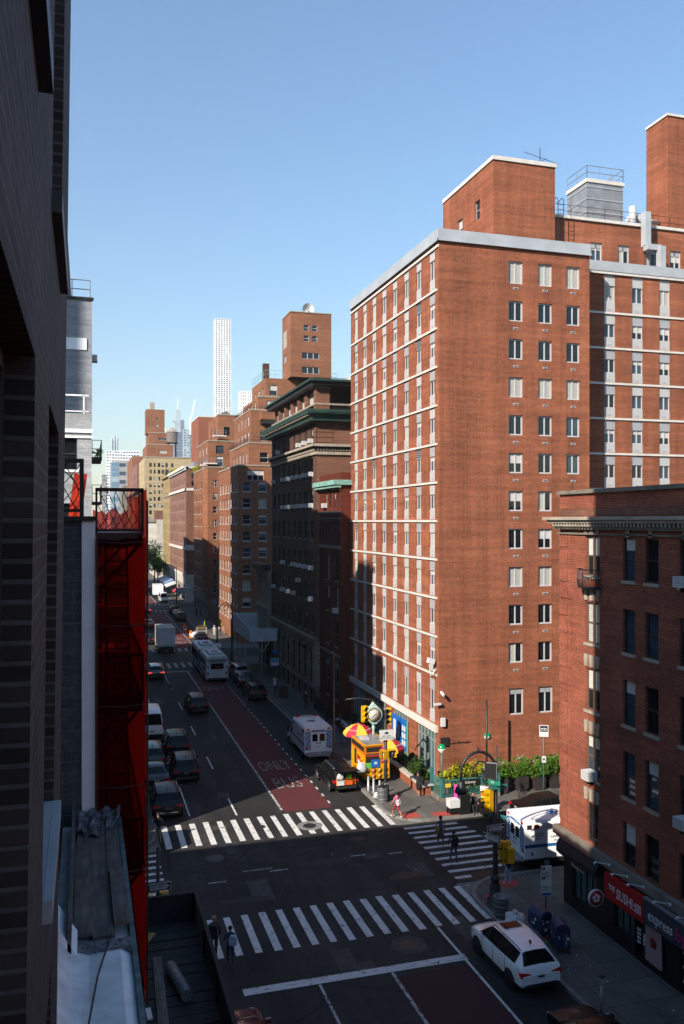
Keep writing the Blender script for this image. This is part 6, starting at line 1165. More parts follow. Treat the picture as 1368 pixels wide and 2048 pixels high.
    # street works beyond the second crossing
    for k, (x, y) in enumerate(((16.35, 146.4), (16.5, 139.6), (16.6, 150))):
        m = MB(); m.lathe([(.34, 0), (.34, .12), (.27, .12), (.25, .45)], 'c_orange', n=12); m.lathe([(.252, .45), (.24, .65)], 'white', n=12); m.lathe([(.24, .65), (.2, 1.15), (.0, 1.2)], 'c_orange', n=12); o = m.build('traffic_barrel', None, (0, 0, 0)); o.location = (x, y, 0); tag(o, ('tall orange and white barrel in the middle of the row beside the dug-up pavement', 'orange and white barrel nearest the articulated bus', 'farthest orange and white barrel by the dug-up pavement')[k], 'traffic barrel', 'orange barrels by the street works')
    for k, (x, y, s, c) in enumerate(((17.1, 139.0, .7, 'bag'), (18.75, 125.6, .55, 'bag'), (17.4, 141.5, .6, 'c_brown'), (18.2, 143.6, .7, 'c_brown'))):
        m = MB(); blobmesh(m, (0, 0, s * .6), s, c, 30 + k, .8, 8); o = m.build('sack', None, (0, 0, 0)); o.location = (x, y, .15 if x > 18.6 else 0); tag(o, ('big white sack on the road behind the articulated bus', 'pale sack at the foot of the ornate signal pole', 'brown debris sack on the road by the barrels', 'brown debris sack against the wooden barrier')[k], 'sack')
    for k in range(5):
        t = thing('barrier', ('pale wooden barrier nearest the workers', 'second barrier of the row by the dug-up pavement', 'middle barrier of the row by the dug-up pavement', 'fourth barrier of the row by the dug-up pavement', 'farthest barrier of the row by the dug-up pavement')[k], 'barrier', (18.4 + .3 * k, 141 + 2.2 * k, .15 if k > 0 else .0), R(15 * k), 'barriers round the street works'); m = MB(); m.box(-1.0, 1.0, -.03, .03, .75, 1.0, 'wood_y' if k % 2 else 'steel'); m.box(-1.0, 1.0, -.03, .03, .4, .5, 'steel'); L('rail', m, t); m = MB(); [m.tube([(x, 0, 1.0), (x, s * .3, 0)], .03, 'steel', 5) for x in (-.8, .8) for s in (-1, 1)]; L('leg', m, t)
    t = thing('sidewalk_canopy', 'long pale shop canopy frame far down the right pavement', 'canopy', (20, 205, .15)); m = MB(); m.box(19.2, 22.3, 188.5, 190.5, 3.0, 4.3, 'frame_w'); m.build('valance', t); m = MB(); [m.tube([(x, 188.6, .15), (x, 188.6, 3)], .06, 'steel', 5) for x in (19.3, 22)]; m.build('post', t)
    for k, (x, y, w, h, c) in enumerate(((20.2, 214, 2.4, 3.0, 'white'), (20.4, 222, 2.2, 3.2, 'c_blue'), (20.4, 230, 2.4, 3.0, 'white'), (21, 206, 1.6, 2.2, 'cart_red'), (20.4, 238, 2.2, 3.0, 'c_paleblue'))):
        t = thing('shop_awning', ('white shop awning in sunlight far down the right pavement', 'blue shop awning beyond the white one', 'second white awning far down the right pavement', 'red shop awning at the pinkish block corner', 'pale blue awning farthest down the right pavement')[k], 'awning', (x, y, .15), 0, 'shop awnings far down the street'); m = MB(); m.prism([(-w / 2, h), (w / 2, h + .8), (w / 2, h + .5), (-w / 2, h - .4)], c, -2.6, 2.6, 'y'); L('cloth', m, t); m = MB(); [m.tube([(-w / 2, yy, 0), (-w / 2, yy, h)], .05, 'iron', 5) for yy in (-2.5, 2.5)]; L('post', m, t)
    tree(20.3, 265, 13, 3.2, 'dark green street tree in front of the white-painted corner house', 'leaf_d', 4, 'far street trees'); tree(20.2, 252, 9, 2.4, 'smaller street tree near the cream block', 'leaf', 5, 'far street trees'); tree(3.0, 300, 12, 3, 'dark street tree on the left side far down the street', 'leaf_d', 6, 'far street trees'); tree(20.2, 330, 12, 3.5, 'farthest street tree by the yellowish block', 'leaf_d', 7, 'far street trees')
    for k, (x, y, z, s, lab) in enumerate(((23.4, 178, 29.3, .9, 'bushy terrace plant on the bay-windowed block, nearer the bays'), (23.2, 184, 29.3, 1.1, 'yellowish terrace plant on the roof edge of the bay-windowed block'), (.7, 52.0, 22.75, .38, 'spiky plant leaning out from a balcony of the white tower'), (24.2, 239, 31.5, 1.4, 'green roof plants on the cream block'), (33, 140, 42.2, .6, 'dark roof plants below the square brick tower'))): shrub(x, y, z, s, s, s * .8, 'leaf_y' if k in (1, 3) else ('leaf_d' if k == 4 else 'leaf'), lab, 400 if k != 2 else 45, .16 if k != 2 else .09, 80 + k, 'roof and balcony plants')
    # sidewalk shed at the left, seen from above
    t = thing('sidewalk_shed', 'dark sidewalk shed with plywood parapet and plank deck below the window', 'scaffold', (2.2, 22, .15)); m = MB(); m.box(.25, 4.05, 8, 33, 3.45, 3.6, 'deck'); 
    for k in range(40): m.box(.3, 4.0, 8.1 + k * .62, 8.1 + k * .62 + .56, 3.6, 3.62 + .012 * (k % 3), 'deck')
    m.build('deck', t); m = MB(); m.box(4.05, 4.13, 8, 33.08, 3.3, 4.65, 'ply'); m.box(.25, 4.05, 33, 33.08, 3.3, 4.65, 'ply'); m.box(4.03, 4.16, 8, 33.1, 4.65, 4.70, 'deck'); m.box(.25, 4.03, 32.98, 33.1, 4.65, 4.70, 'deck'); 
    for k in range(9): m.box(3.97, 4.05, 9 + k * 3, 9.08 + k * 3, 3.6, 4.65, 'deck')
    m.box(1.9, 1.98, 32.92, 33, 3.6, 4.65, 'deck'); m.build('parapet', t)
    for x in (.5, 3.9):
        for y in (10, 15, 20, 25, 30, 32.8): m = MB(); m.tube([(x, y, .15), (x, y, 3.45)], .06, 'steel', 6); m.build('post', t)
    def lay(name, lab, cat, mb, loc, rot, group=None): o = mb.build(name, None, (0, 0, 0)); o.location = loc; o.rotation_euler = rot; return tag(o, lab, cat, group)
    m = MB(); m.box(-.14, .14, -.75, .75, -.025, .025, 'wood_y'); lay('plank', 'short yellow plank lying on the dark shed deck', 'plank', m, (2.05, 31.6, 3.68), (0, 0, R(-28)), 'planks on the shed deck')
    m = MB(); m.box(-.16, .16, -2.2, 2.2, -.03, .03, 'wood'); lay('plank', 'long grey plank lying on the dark shed deck', 'plank', m, (2.35, 28.2, 3.68), (0, 0, R(-2)), 'planks on the shed deck')
    m = MB(); m.tube([(0, -1.0, 0), (0, 1.0, 0)], .2, 'roll_felt', 14); lay('roll', 'silvery roll of roofing felt on the dark shed deck', 'roll', m, (2.95, 28.4, 3.84), (0, 0, R(10)))
    m = MB(); m.box(-.08, .08, -.3, .3, 0, .06, 'white'); lay('board', 'small white strip beside the grey plank on the shed deck', 'board', m, (1.9, 27.0, 3.66), (0, 0, R(2))); m = MB(); m.box(-.25, .25, -.3, .3, 0, .08, 'white'); lay('board', 'white square scrap at the near end of the shed deck', 'board', m, (2.55, 25.6, 3.68), (0, R(8), R(-30)))

def vendor_stuff():
    # food cart
    t = thing('food_cart', 'bright yellow food cart with pictures of dishes on its side', 'food cart', (20.05, 59.2, .15), 0); w, l, h = .95, 1.55, 2.75
    m = MB(); m.box(-w, w, -l, l, .35, 2.1, 'cart'); m.box(-w, w, -l, l, 2.1, h, 'cart_o'); L('body', m, t)
    m = MB(); m.box(-w - .05, w + .05, -l - .05, l + .05, h, h + .06, 'cart'); m.box(-w + .1, w - .1, -l + .1, l - .1, h + .06, h + .09, 'steel'); m.box(-.7, -.1, -.2, .5, h + .09, h + .22, 'frame_w'); m.box(-.3, .1, -1.0, -.6, h + .09, h + .16, 'steel'); L('roof', m, t)
    m = MB(); m.box(-w - .01, -w, -l + .1, l - .1, 2.3, 2.65, 'dark'); m.box(-w + .15, w - .1, -l - .01, -l, 2.3, 2.65, 'dark'); m.box(-w + .1, w, -l - .015, -l, 2.08, 2.2, 'c_brown'); L('fascia', m, t)
    m = MB(); m.box(-w - .012, -w, .3, .75, 1.0, 2.1, 'dark'); m.box(-w + .1, .25, -l - .012, -l, 1.15, 2.0, 'dark'); L('hatch', m, t)
    m = MB(); m.box(-w + .1, -.4, -l - .02, -l - .012, 1.15, 1.55, 'poster_g'); m.box(-.45, .2, -l - .022, -l - .012, 1.2, 1.75, 'poster_b'); m.box(-.2, .0, -l - .03, -l - .022, 1.42, 1.58, 'white'); m.box(-w + .05, .25, -l - .02, -l - .012, 1.98, 2.06, 'cart_red'); m.box(.3, .85, -l - .012, -l, 1.45, 1.85, 'cart_red')
    m.box(-w - .02, -w - .001, -.6, .1, 1.1, 1.8, 'cart_red'); m.box(-w - .03, -w - .02, -.5, -.1, 1.25, 1.5, 'white'); m.box(-w - .02, -w - .001, -1.2, -.75, 1.2, 1.6, 'umb_red'); L('poster', m, t)
    lettering('LAMB', .2, 'white', t, (.57, -l - .03, 1.66), T_N, .003)
    for k in range(8):
        m = MB(); x = -w + .25 + .46 * (k % 4); z = .95 - .4 * (k // 4); m.lathe([(0, -.012), (.19, -.012), (.19, 0)], 'c_brown', (x, -l, z), 16, 'y'); m.lathe([(0, -.016), (.15, -.016), (.15, -.012)], ('cart', 'cart_o', 'cart', 'cart')[k % 4], (x + .01, -l, z), 12, 'y'); m.lathe([(0, -.02), (.07, -.02), (.07, -.016)], ('c_brown', 'c_tan', 'c_olive', 'c_brown')[(k + 1) % 4], (x + .03, -l, z - .02), 8, 'y'); L('dish_picture', m, t)
    for k in range(5): m = MB(); m.lathe([(0, -.012), (.17, -.012), (.17, 0)], 'cart_o', (-w, -1.2 + .5 * k, .7), 14, 'x'); L('dish_picture', m, t)
    for y in (-.8, .8):
        for x in (-w, w): m = MB(); m.lathe([(.3, -.06), (.3, .06), (.0, .07), (0, -.07)], 'rubber', (x * .9, y, .3), 14, 'x'); L('wheel', m, t)
    def umbrella(x, y, lab, tilt, z=3.0, hgt=2.95):
        u = thing('umbrella', lab, 'umbrella', (x, y, .15), 0, 'umbrellas at the food cart'); m = MB(); n = 8
        for k in range(n):
            a0, a1 = R(45 * k + tilt), R(45 * k + 45 + tilt); mat = 'umb_y' if k in (0, 3, 6) else 'umb_red'
            P = lambda a, r_, zz: (r_ * math.cos(a), r_ * math.sin(a), zz)
            ring = [(0, hgt + .55), (.5, hgt + .42), (.9, hgt + .16), (1.15, hgt - .12)]
            for (ra, za), (rb, zb) in zip(ring[:-1], ring[1:]): m.face([P(a0, ra, za), P(a1, ra, za), P(a1, rb, zb), P(a0, rb, zb)], mat)
            m.face([P(a0, 1.15, hgt - .12), P(a1, 1.15, hgt - .12), P(a1, 1.17, hgt - .30), P(a0, 1.17, hgt - .30)], mat)
        L('canopy', m, u); m = MB(); m.tube([(0, 0, 0), (0, 0, hgt + .6)], .03, 'steel', 8); L('pole', m, u)
        for k in (1, 2, 4, 5, 7):
            a = R(45 * k + 22.5 + tilt); m = MB(); q = MB(); o = lettering('Coca-Cola', .2, 'white', u, (.86 * math.cos(a), .86 * math.sin(a), hgt + .19), (R(38), 0, a + R(90)), .002)
    umbrella(19.85, 61.4, 'red and yellow umbrella behind the food cart', -115); umbrella(21.15, 58.2, 'red and yellow umbrella beside the right end of the food cart', -120, 3, 2.5)
    m = MB(); blobmesh(m, (0, 0, .3), .36, 'bag', 13, 1.0); o = m.build('rubbish_bag', None, (0, 0, 0)); o.location = (18.9, 57.75, 1.05); tag(o, 'white plastic bag hung on the street side of the food cart', 'bag')
    # street seller corner
    t = thing('vendor_cart', 'small white box cart with upright pink board by the subway railing', 'cart', (22.75, 50.35, .15)); m = MB(); m.box(-.4, .4, -.3, .3, .45, .95, 'white'); L('box', m, t); m = MB(); m.box(-.38, .38, -.28, .28, .1, .45, 'black'); [m.lathe([(.12, -.03), (.12, .03), (0, .03), (0, -.03)], 'rubber', (x, .2, .12), 10, 'x') for x in (-.35, .35)]; L('base', m, t); m = MB(); m.obox((.35, .1, 1.35), (.5, .03, .85), Matrix.Rotation(R(-40), 3, 'Z'), 'c_hotpink'); L('board', m, t)
    m = MB(); m.box(-.35, .35, -.3, .3, 0, 1.2, 'black'); m.box(-.3, .3, -.25, .25, 1.2, 1.28, 'black'); o = m.build('trolley_bag', None, (0, 0, 0)); o.location = (23.4, 50.25, .15); tag(o, 'tall black trolley bag next to the white box cart', 'bag')
    t = thing('moped', 'black delivery moped with red light parked by the subway corner', 'moped', (24.8, 49.2, 0), R(70)); 
    for x in (-.6, .6): m = MB(); m.lathe([(.18, -.05), (.26, -.06), (.26, .06), (.18, .05)], 'rubber', (x, 0, .26), 16, 'y'); L('wheel', m, t)
    m = MB(); m.prism([(-.75, .45), (-.7, .8), (-.1, .85), (0, .5), (.25, .4), (.45, 1.0), (.6, 1.0), (.62, .4), (.2, .25), (-.3, .25)], 'black', -.16, .16, 'y'); L('body', m, t); m = MB(); m.box(-.7, -.05, -.15, .15, .85, .95, 'bplastic'); L('saddle', m, t); m = MB(); m.tube([(.45, -.33, 1.1), (.55, 0, 1.12), (.45, .33, 1.1)], .02, 'black', 6); L('handlebar', m, t); m = MB(); m.box(-.8, -.74, -.1, .1, .6, .75, 'tail'); L('tail_light', m, t); m = MB(); m.box(-.95, -.5, -.25, .25, .95, 1.4, 'black'); L('delivery_box', m, t)
    t = thing('bucket', 'white and orange drinks tub standing by the black moped', 'tub', (24.65, 49.75, .15)); m = MB(); m.lathe([(.2, .9), (.25, 1.15), (.0, 1.15)], 'c_green', n=14); m.lathe([(.24, 1.1), (.27, 1.45)], 'c_orange', n=14); m.lathe([(.27, 1.45), (.3, 1.75), (.0, 1.75)], 'white', n=14); L('tub', m, t); m = MB(); m.box(-.3, .3, -.3, .3, 0, .9, 'black'); L('stand', m, t)
# ---------------------------------------------------------------- vehicles
CARK = {
 # station: y, z underside, z belt (shoulder), z top, half width low, half width roof
 'suv': dict(L=4.7, W=.95, st=[(-2.35, .42, .80, .84, .86, .80), (-2.29, .36, 1.02, 1.06, .92, .78), (-2.22, .34, 1.12, 1.18, .93, .78), (-1.80, .32, 1.16, 1.60, .94, .62), (-1.25, .30, 1.14, 1.67, .95, .665), (-.35, .28, 1.10, 1.71, .95, .69), (.48, .28, 1.08, 1.67, .95, .68), (1.28, .30, 1.05, 1.10, .95, .78), (1.75, .32, .98, 1.04, .94, .78), (2.15, .34, .86, .93, .88, .70), (2.33, .38, .70, .76, .76, .60), (2.36, .42, .55, .58, .70, .55)], rear=(2, 3), front=(6, 7), cab=(3, 6), wr=.36, wy=(-1.42, 1.42)),
 'sedan': dict(L=4.7, W=.91, st=[(-2.35, .45, .78, .80, .80, .70), (-2.30, .36, .92, .95, .88, .74), (-2.22, .34, .96, 1.0, .90, .76), (-1.62, .30, .97, 1.03, .91, .78), (-.95, .28, .96, 1.36, .91, .64), (-.30, .26, .95, 1.44, .91, .66), (.35, .26, .94, 1.42, .91, .66), (1.18, .28, .92, .98, .91, .78), (1.75, .30, .86, .92, .90, .78), (2.12, .32, .76, .82, .85, .70), (2.32, .36, .62, .66, .72, .58), (2.35, .42, .5, .52, .66, .52)], rear=(3, 4), front=(6, 7), cab=(4, 6), wr=.32, wy=(-1.40, 1.42)),
 'van': dict(L=5.6, W=1.0, st=[(-2.8, .45, .9, .95, .92, .9), (-2.77, .40, 1.05, 1.25, .98, .94), (-2.72, .36, 1.28, 2.30, 1.0, .80), (-2.45, .34, 1.3, 2.42, 1.0, .80), (-1.0, .32, 1.3, 2.46, 1.0, .82), (.6, .32, 1.28, 2.44, 1.0, .82), (1.35, .32, 1.25, 2.34, 1.0, .78), (2.05, .34, 1.2, 1.3, .98, .82), (2.5, .36, 1.0, 1.08, .94, .80), (2.75, .4, .8, .86, .85, .7), (2.8, .45, .6, .62, .8, .66)], rear=(1, 2), front=(6, 7), cab=(2, 6), wr=.35, wy=(-1.7, 1.75)),
}
def car_body(k):
    S = k['st']; rings = []
    for (y, zb, zl, zt, w, r) in S:
        zm = zb + (zl - zb) * .55
        half = [(0, zb), (w * .82, zb), (w * .97, zb + .10), (w, zm), (w * .965, zl), (r, zt - .045 * (1 if zt - zl > .2 else .4)), (r * .78, zt), (0, zt + .02)]
        rings.append([(x, y, z) for x, z in half] + [(-x, y, z) for x, z in half[-2:0:-1]])
    return rings
def car(name, label, loc, rz, kind='suv', paint='p_black', cat='car', group=None, rim='rim', brake=False, plate='plate', roofbars=True, scale=1.0, sunroof=False, tailgate=False):
    K = CARK[kind]; t = thing(name, label, cat, loc, rz, group); rings = car_body(K); n = len(rings[0]); m = MB(); i0 = m.mi(paint)
    for r_ in rings: m.v += r_
    for a in range(len(rings) - 1):
        for j in range(n):
            if tailgate and (a, a + 1) in ((2, 3),) and j in (5, 6, 7, 8): continue
            m.f.append((a * n + j, a * n + (j + 1) % n, (a + 1) * n + (j + 1) % n, (a + 1) * n + j)); m.m.append(m.mi('bplastic') if j in (4, 9) and K['cab'][0] <= a <= K['cab'][1] and not (kind == 'van' and a == 2) else i0); m.sm.append(True)
    m.f.append(tuple(range(n))); m.m.append(i0); m.sm.append(False); m.f.append(tuple((len(rings) - 1) * n + j for j in range(n))[::-1]); m.m.append(i0); m.sm.append(False)
    body = L('body', m, t); body.data.set_sharp_from_angle(angle=R(32))
    W = K['W']; S = K['st']
    def patch(nm, quad, inset, off, mat='cglass'):
        q = [Vector(p) for p in quad]; c = sum(q, Vector()) / len(q); nn = (q[1] - q[0]).cross(q[2] - q[0])
        if nn.length < 1e-6: nn = (q[2] - q[0]).cross(q[3] - q[0])
        nn.normalize(); mid = Vector((0, c.y * .3, .8))
        if nn.dot(c - mid) < 0: nn = -nn
        q = [p + (c - p).normalized() * min(inset, (c - p).length * .5) + nn * off for p in q]; g = MB(); g.face(q, mat); return L(nm, g, t)
    def strip(nm, a, b, js, inset, off):       # several quads merged to one pane across the car
        g = MB(); A, B = rings[a], rings[b]
        for j in js:
            q = [Vector(A[j]), Vector(A[j + 1]), Vector(B[j + 1]), Vector(B[j])]; nn = (q[1] - q[0]).cross(q[3] - q[0]); nn.normalize()
            if nn.z < 0: nn = -nn
            c = (Vector(A[js[0]]) + Vector(A[js[-1] + 1]) + Vector(B[js[0]]) + Vector(B[js[-1] + 1])) / 4
            def sh(p): return Vector((p.x * .93, p.y + (c.y - p.y) * .10, p.z + (c.z - p.z) * .10)) + nn * off
            g.face([sh(p) for p in q], 'cglass')
        return L(nm, g, t)
    if not tailgate: strip('rear_window', *K['rear'], (5, 6, 7, 8), 0, .012)
    strip('windscreen', *K['front'], (5, 6, 7, 8), 0, .012)
    a0, a1 = K['cab']
    for a in range(a0, a1):
        if kind == 'van' and a in (2,): continue
        for j in (4, 9):
            q = [rings[a][j], rings[a][j + 1], rings[a + 1][j + 1], rings[a + 1][j]]; patch('side_window', q, .03, .008)
    fa = K['front']
    for j in (4, 9): q = [rings[fa[0]][j], rings[fa[0]][j + 1], rings[fa[1]][j + 1], rings[fa[1]][j]]; patch('side_window', q, .09, .010)
    yr = S[1][0]
    for s in (-1, 1):
        for wy in K['wy']:
            h = MB(); h.lathe([(0, 0), (K['wr'] + .06, 0)], 'dark', (s * (W + .004), wy, K['wr'] + .01), 18, 'x'); L('wheel_arch', h, t)
            w = MB(); R0 = K['wr']; w.lathe([(R0 * .62, -.09), (R0 * .95, -.10), (R0, -.05), (R0, .07), (R0 * .95, .10), (R0 * .62, .095)], 'rubber', (s * (W - .075), wy, R0), 20, 'x'); wo = L('wheel', w, t)
            g = MB(); g.lathe([(0, 0), (R0 * .2, 0), (R0 * .2, .02), (0, .02)], rim, (s * (W + .012), wy, R0), 10, 'x')
            for q in range(7): a = 2 * math.pi * q / 7; g.obox((s * (W + .008), wy + R0 * .36 * math.cos(a), R0 + R0 * .36 * math.sin(a)), (.03, R0 * .56, R0 * .16), Matrix.Rotation(a, 3, 'X'), rim)
            g.lathe([(R0 * .56, -.02), (R0 * .66, -.02), (R0 * .66, .02), (R0 * .56, .02)], rim, (s * (W + .008), wy, R0), 20, 'x'); L('rim', g, wo)
        zl = S[1][2]; tl = MB(); tm = 'tail_on' if brake else 'tail'
        if kind == 'van': tl.box(s * .97 - .06, s * .97 + .05, yr - .02, yr + .1, .95, 1.65, tm)
        else:
            tl.prism([(s * .45, zl - .16), (s * .45, zl - .10), (s * (W - .08), zl - .01), (s * (W - .01), zl - .06), (s * (W - .05), zl - .24)], tm, yr - .05, yr + .10, 'y')
        L('tail_light', tl, t)
        hl = MB(); yf = S[-3][0]; hl.box(s * (W - .22) - .12, s * (W - .22) + .12, yf - .02, yf + .09, S[-3][2] - .16, S[-3][2] - .03, 'chrome'); L('headlight', hl, t)
        mr = MB(); ym = S[K['front'][1]][0] - .35; mr.obox((s * (W + .12), ym, S[K['front'][1]][2] + .06), (.2, .10, .15), Matrix.Identity(3), paint); L('mirror', mr, t)
        dh = MB()
        for yy in (-.15, -1.05): dh.box(s * (W + .002) - .012, s * (W + .002) + .012, yy, yy + .2, S[5][2] - .16, S[5][2] - .13, paint)
        L('door_handle', dh, t)
        dl = MB()
        for yy in (-1.05, -.02, .95): dl.box(s * W - .006, s * W + .004, yy - .008, yy + .008, .45, S[5][2] - .02, 'bplastic')
        dl.box(s * W - .02, s * W + .004, K['wy'][0] + .45, K['wy'][1] - .45, .30, .40, 'bplastic'); L('door_seam', dl, t)
    p = MB(); p.box(-.17, .17, yr - .06, yr - .045, .72, .84, plate); p.box(-.13, .13, yr - .064, yr - .06, .76, .80, 'navy'); L('licence_plate', p, t)
    b = MB(); b.box(-W * .82, W * .82, S[0][0] - .02, S[0][0] + .1, .36, .5, 'bplastic'); b.box(-W * .7, W * .7, S[0][0] - .03, S[0][0], .50, .53, 'chrome'); L('rear_bumper', b, t)
    if roofbars and kind == 'suv':
        for s in (-1, 1): rb = MB(); rb.tube([(s * .66, -1.85, 1.66), (s * .67, -1.6, 1.73), (s * .69, .2, 1.76), (s * .68, .45, 1.70)], .022, 'chrome' if paint != 'p_white' else 'p_grey', 6); L('roof_rail', rb, t)
    if sunroof: g = MB(); g.face([(-.42, -.15, 1.745), (.42, -.15, 1.745), (.42, .42, 1.715), (-.42, .42, 1.715)], 'cglass'); L('sunroof', g, t)
    if kind in ('suv',): wp = MB(); wp.tube([(-.05, S[2][0] - .01, 1.16), (.35, S[2][0] + .03, 1.22)], .012, 'bplastic', 5); L('wiper', wp, t); an = MB(); an.prism([(-1.55, 1.70), (-1.45, 1.83), (-1.38, 1.72)], 'bplastic', -.03, .03, 'x'); L('antenna_fin', an, t)
    t.scale = (scale,) * 3; return t
def wheels(t, ys, xs, r, dual=0):
    for y in ys:
        for x in xs:
            s = 1 if x > 0 else -1; w = MB(); w.lathe([(r * .55, -.14), (r * .96, -.15), (r, -.1), (r, .1), (r * .96, .15), (r * .55, .14)], 'rubber', (x, y, r), 18, 'x'); wo = L('wheel', w, t)
            g = MB(); g.lathe([(0, .02), (r * .3, .05), (r * .55, .0), (r * .6, -.02)], 'steel', (x + s * .12 - (0 if s > 0 else .0), y, r), 14, 'x'); L('rim', g, wo)
def ambulance(label, loc, rz, writing):
    t = thing('ambulance', label, 'ambulance', loc, rz); w, l0, l1, h = 1.13, -3.1, .95, 2.72; mt = 'w_white'
    m = MB(); m.prism([(-w + .06, .62), (w - .06, .62), (w, .7), (w, h - .12), (w - .1, h), (-w + .1, h), (-w, h - .12), (-w, .7)], mt, l0, l1, 'y'); L('box_body', m, t)
    m = MB(); m.prism([(l1 + .003, .45), (l1 + .003, 2.0), (l1 + .5, 2.05), (l1 + .95, 1.95), (l1 + 1.45, 1.35), (l1 + 2.35, 1.2), (l1 + 2.5, 1.05), (l1 + 2.5, .45)], 'w_white', -1.0, 1.0, 'x'); L('cab', m, t)
    m = MB(); m.face([(-.85, l1 + 1.0, 1.90), (.85, l1 + 1.0, 1.90), (.92, l1 + 1.43, 1.40), (-.92, l1 + 1.43, 1.40)], 'cglass'); [q.__setattr__('location', (0, .01, .015)) for q in [L('windscreen', m, t)]]
    for s in (-1, 1):
        m = MB(); m.prism([(l1 + .35, 1.3), (l1 + .35, 1.85), (l1 + .85, 1.85), (l1 + 1.25, 1.32)], 'cglass', s * 1.0 - .012, s * 1.0 + .012, 'x'); L('side_window', m, t)
        m = MB(); m.box(s * 1.25 - .1, s * 1.25 + .1, l1 + 1.0, l1 + 1.12, 1.3, 1.7, 'bplastic'); L('mirror', m, t)
        m = MB(); m.box(s * w - .006, s * w + .006, l0 + .02, l1, 1.28, 1.45, 'blue'); m.box(s * 1.0 - .008, s * 1.0 + .008, l1, l1 + 2.2, 1.08, 1.22, 'blue'); L('side_stripe', m, t)
        m = MB(); m.box(s * w - .012, s * w + .012, l0 + .15, l0 + .42, 2.28, 2.52, 'dark'); m.box(s * w - .012, s * w + .012, l1 - .5, l1 - .22, 2.28, 2.52, 'dark'); m.box(s * w - .015, s * w + .015, l0 + .55, l0 + .85, 2.3, 2.5, 'tail'); L('side_light', m, t)
        m = MB()
        for yy in (l0 + 1.3, l0 + 2.2, l0 + 3.2): m.box(s * w - .008, s * w + .008, yy - .01, yy + .01, .75, 1.26, 'frame_g')
        m.box(s * w - .008, s * w + .008, l0 + .4, l0 + .5, .85, 1.05, 'bplastic'); L('locker_seam', m, t)
        m = MB(); m.box(s * .99 - .16, s * .99 + .16, l1 + .15, l1 + 1.3, .4, .46, 'chrome'); L('running_board', m, t)
        hl = MB(); hl.box(s * .75 - .15, s * .75 + .15, l1 + 2.46, l1 + 2.53, .85, 1.05, 'chrome'); L('headlight', hl, t)
    R_ = l0 - .008
    def zigzag(x0, x1, z0, z1, s):
        m = MB(); m.box(x0, x1, R_, l0 + .001, z0, z1, 'white'); k = 0; z = z0 - (x1 - x0)
        while z < z1:
            pts = [(x0, z if s > 0 else z + (x1 - x0)), (x1, z + (x1 - x0) if s > 0 else z), (x1, z + (x1 - x0) + .16 if s > 0 else z + .16), (x0, z + .16 if s > 0 else z + (x1 - x0) + .16)]; pts = [(x, min(max(q, z0), z1)) for x, q in pts]
            if abs(pts[0][1] - pts[2][1]) > .02: m.prism(pts, 'blue' if k % 2 else 'blue_l', R_ - .004, R_, 'y')
            z += .24; k += 1
        return L('chevron', m, t)
    zigzag(-w + .05, -.62, .95, 2.45, 1); zigzag(.62, w - .05, .95, 2.45, -1); zigzag(-.58, .58, 2.32, 2.5, 1)
    for s in (-1, 1):
        m = MB(); m.box(s * .3 - .29, s * .3 + .29, R_ - .02, R_, .85, 2.3, 'w_white'); d = L('rear_door', m, t)
        m = MB(); m.prism([(s * .3 - .21, 1.62), (s * .3 + .21, 1.62), (s * .3 + .21, 2.12), (s * .3 + .14, 2.2), (s * .3 - .14, 2.2), (s * .3 - .21, 2.12)], 'cglass', R_ - .03, R_ - .02, 'y'); L('window', m, d)
        m = MB(); m.box(s * .12 - .06, s * .12 + .06, R_ - .035, R_ - .02, 1.42, 1.54, 'bplastic'); L('handle', m, d)
        L('rear_light', MB().box(s * .98 - .09, s * .98 + .09, R_ - .02, R_, 1.05, 1.2, 'tail'), t); L('rear_light', MB().box(s * .85 - .12, s * .85 + .12, R_ - .03, R_, 2.52, 2.64, 'tail'), t)
    m = MB(); m.box(-.9, .9, l0 - .32, l0, .5, .62, 'steel'); m.box(-1.05, 1.05, l0 - .1, l0, .55, .78, 'frame_g'); m.box(-.2, .2, l0 - .11, l0 - .1, .62, .74, 'plate'); L('rear_step', m, t)
    m = MB()
    for a in range(3): m.obox((0, -.9, h + .003), (.16, .75, .006), Matrix.Rotation(R(60 * a), 3, 'Z'), 'blue')
    L('star_of_life', m, t)
    m = MB(); m.box(-.4, .4, l1 - .35, l1 - .1, h, h + .16, 'chrome'); m.box(-.9, -.6, l1 - .3, l1 - .15, h, h + .12, 'tail'); m.box(.6, .9, l1 - .3, l1 - .15, h, h + .12, 'tail'); L('light_bar', m, t)
    m = MB(); m.tube([(.2, -1.2, h + .01), (.5, .4, h + .01)], .012, 'frame_d', 4); m.tube([(.1, .2, h + .01), (.6, .1, h + .01)], .012, 'frame_d', 4); L('aerial_lead', m, t)
    wheels(t, (-1.75, 2.6), (-.95, .95), .38); m = MB(); m.box(-1.0, 1.0, l0 + .2, l1 + 2.2, .35, .62, 'dark'); L('chassis', m, t)
    if writing:
        for s in (1, -1):
            m = MB()
            for a in range(3):
                for b2 in range(3 - (a == 0)): m.box(s * w - .01, s * w + .01, l0 + .7 + .16 * b2, l0 + .78 + .16 * b2, 1.72 + .13 * a, 1.79 + .13 * a, 'navy')
            L('emblem', m, t); rot = (R(90), 0, R(90)) if s > 0 else (R(90), 0, R(-90))
            lettering('Lenox Hill', .22, 'navy', t, (s * (w + .01), l0 + 2.0, 1.82), rot, .003); lettering('Hospital', .16, 'blue', t, (s * (w + .01), l0 + 2.0, 1.6), rot, .003)
        lettering('Northwell', .13, 'blue', t, (.0, R_ - .03, 1.22), T_N, .003)
    return t
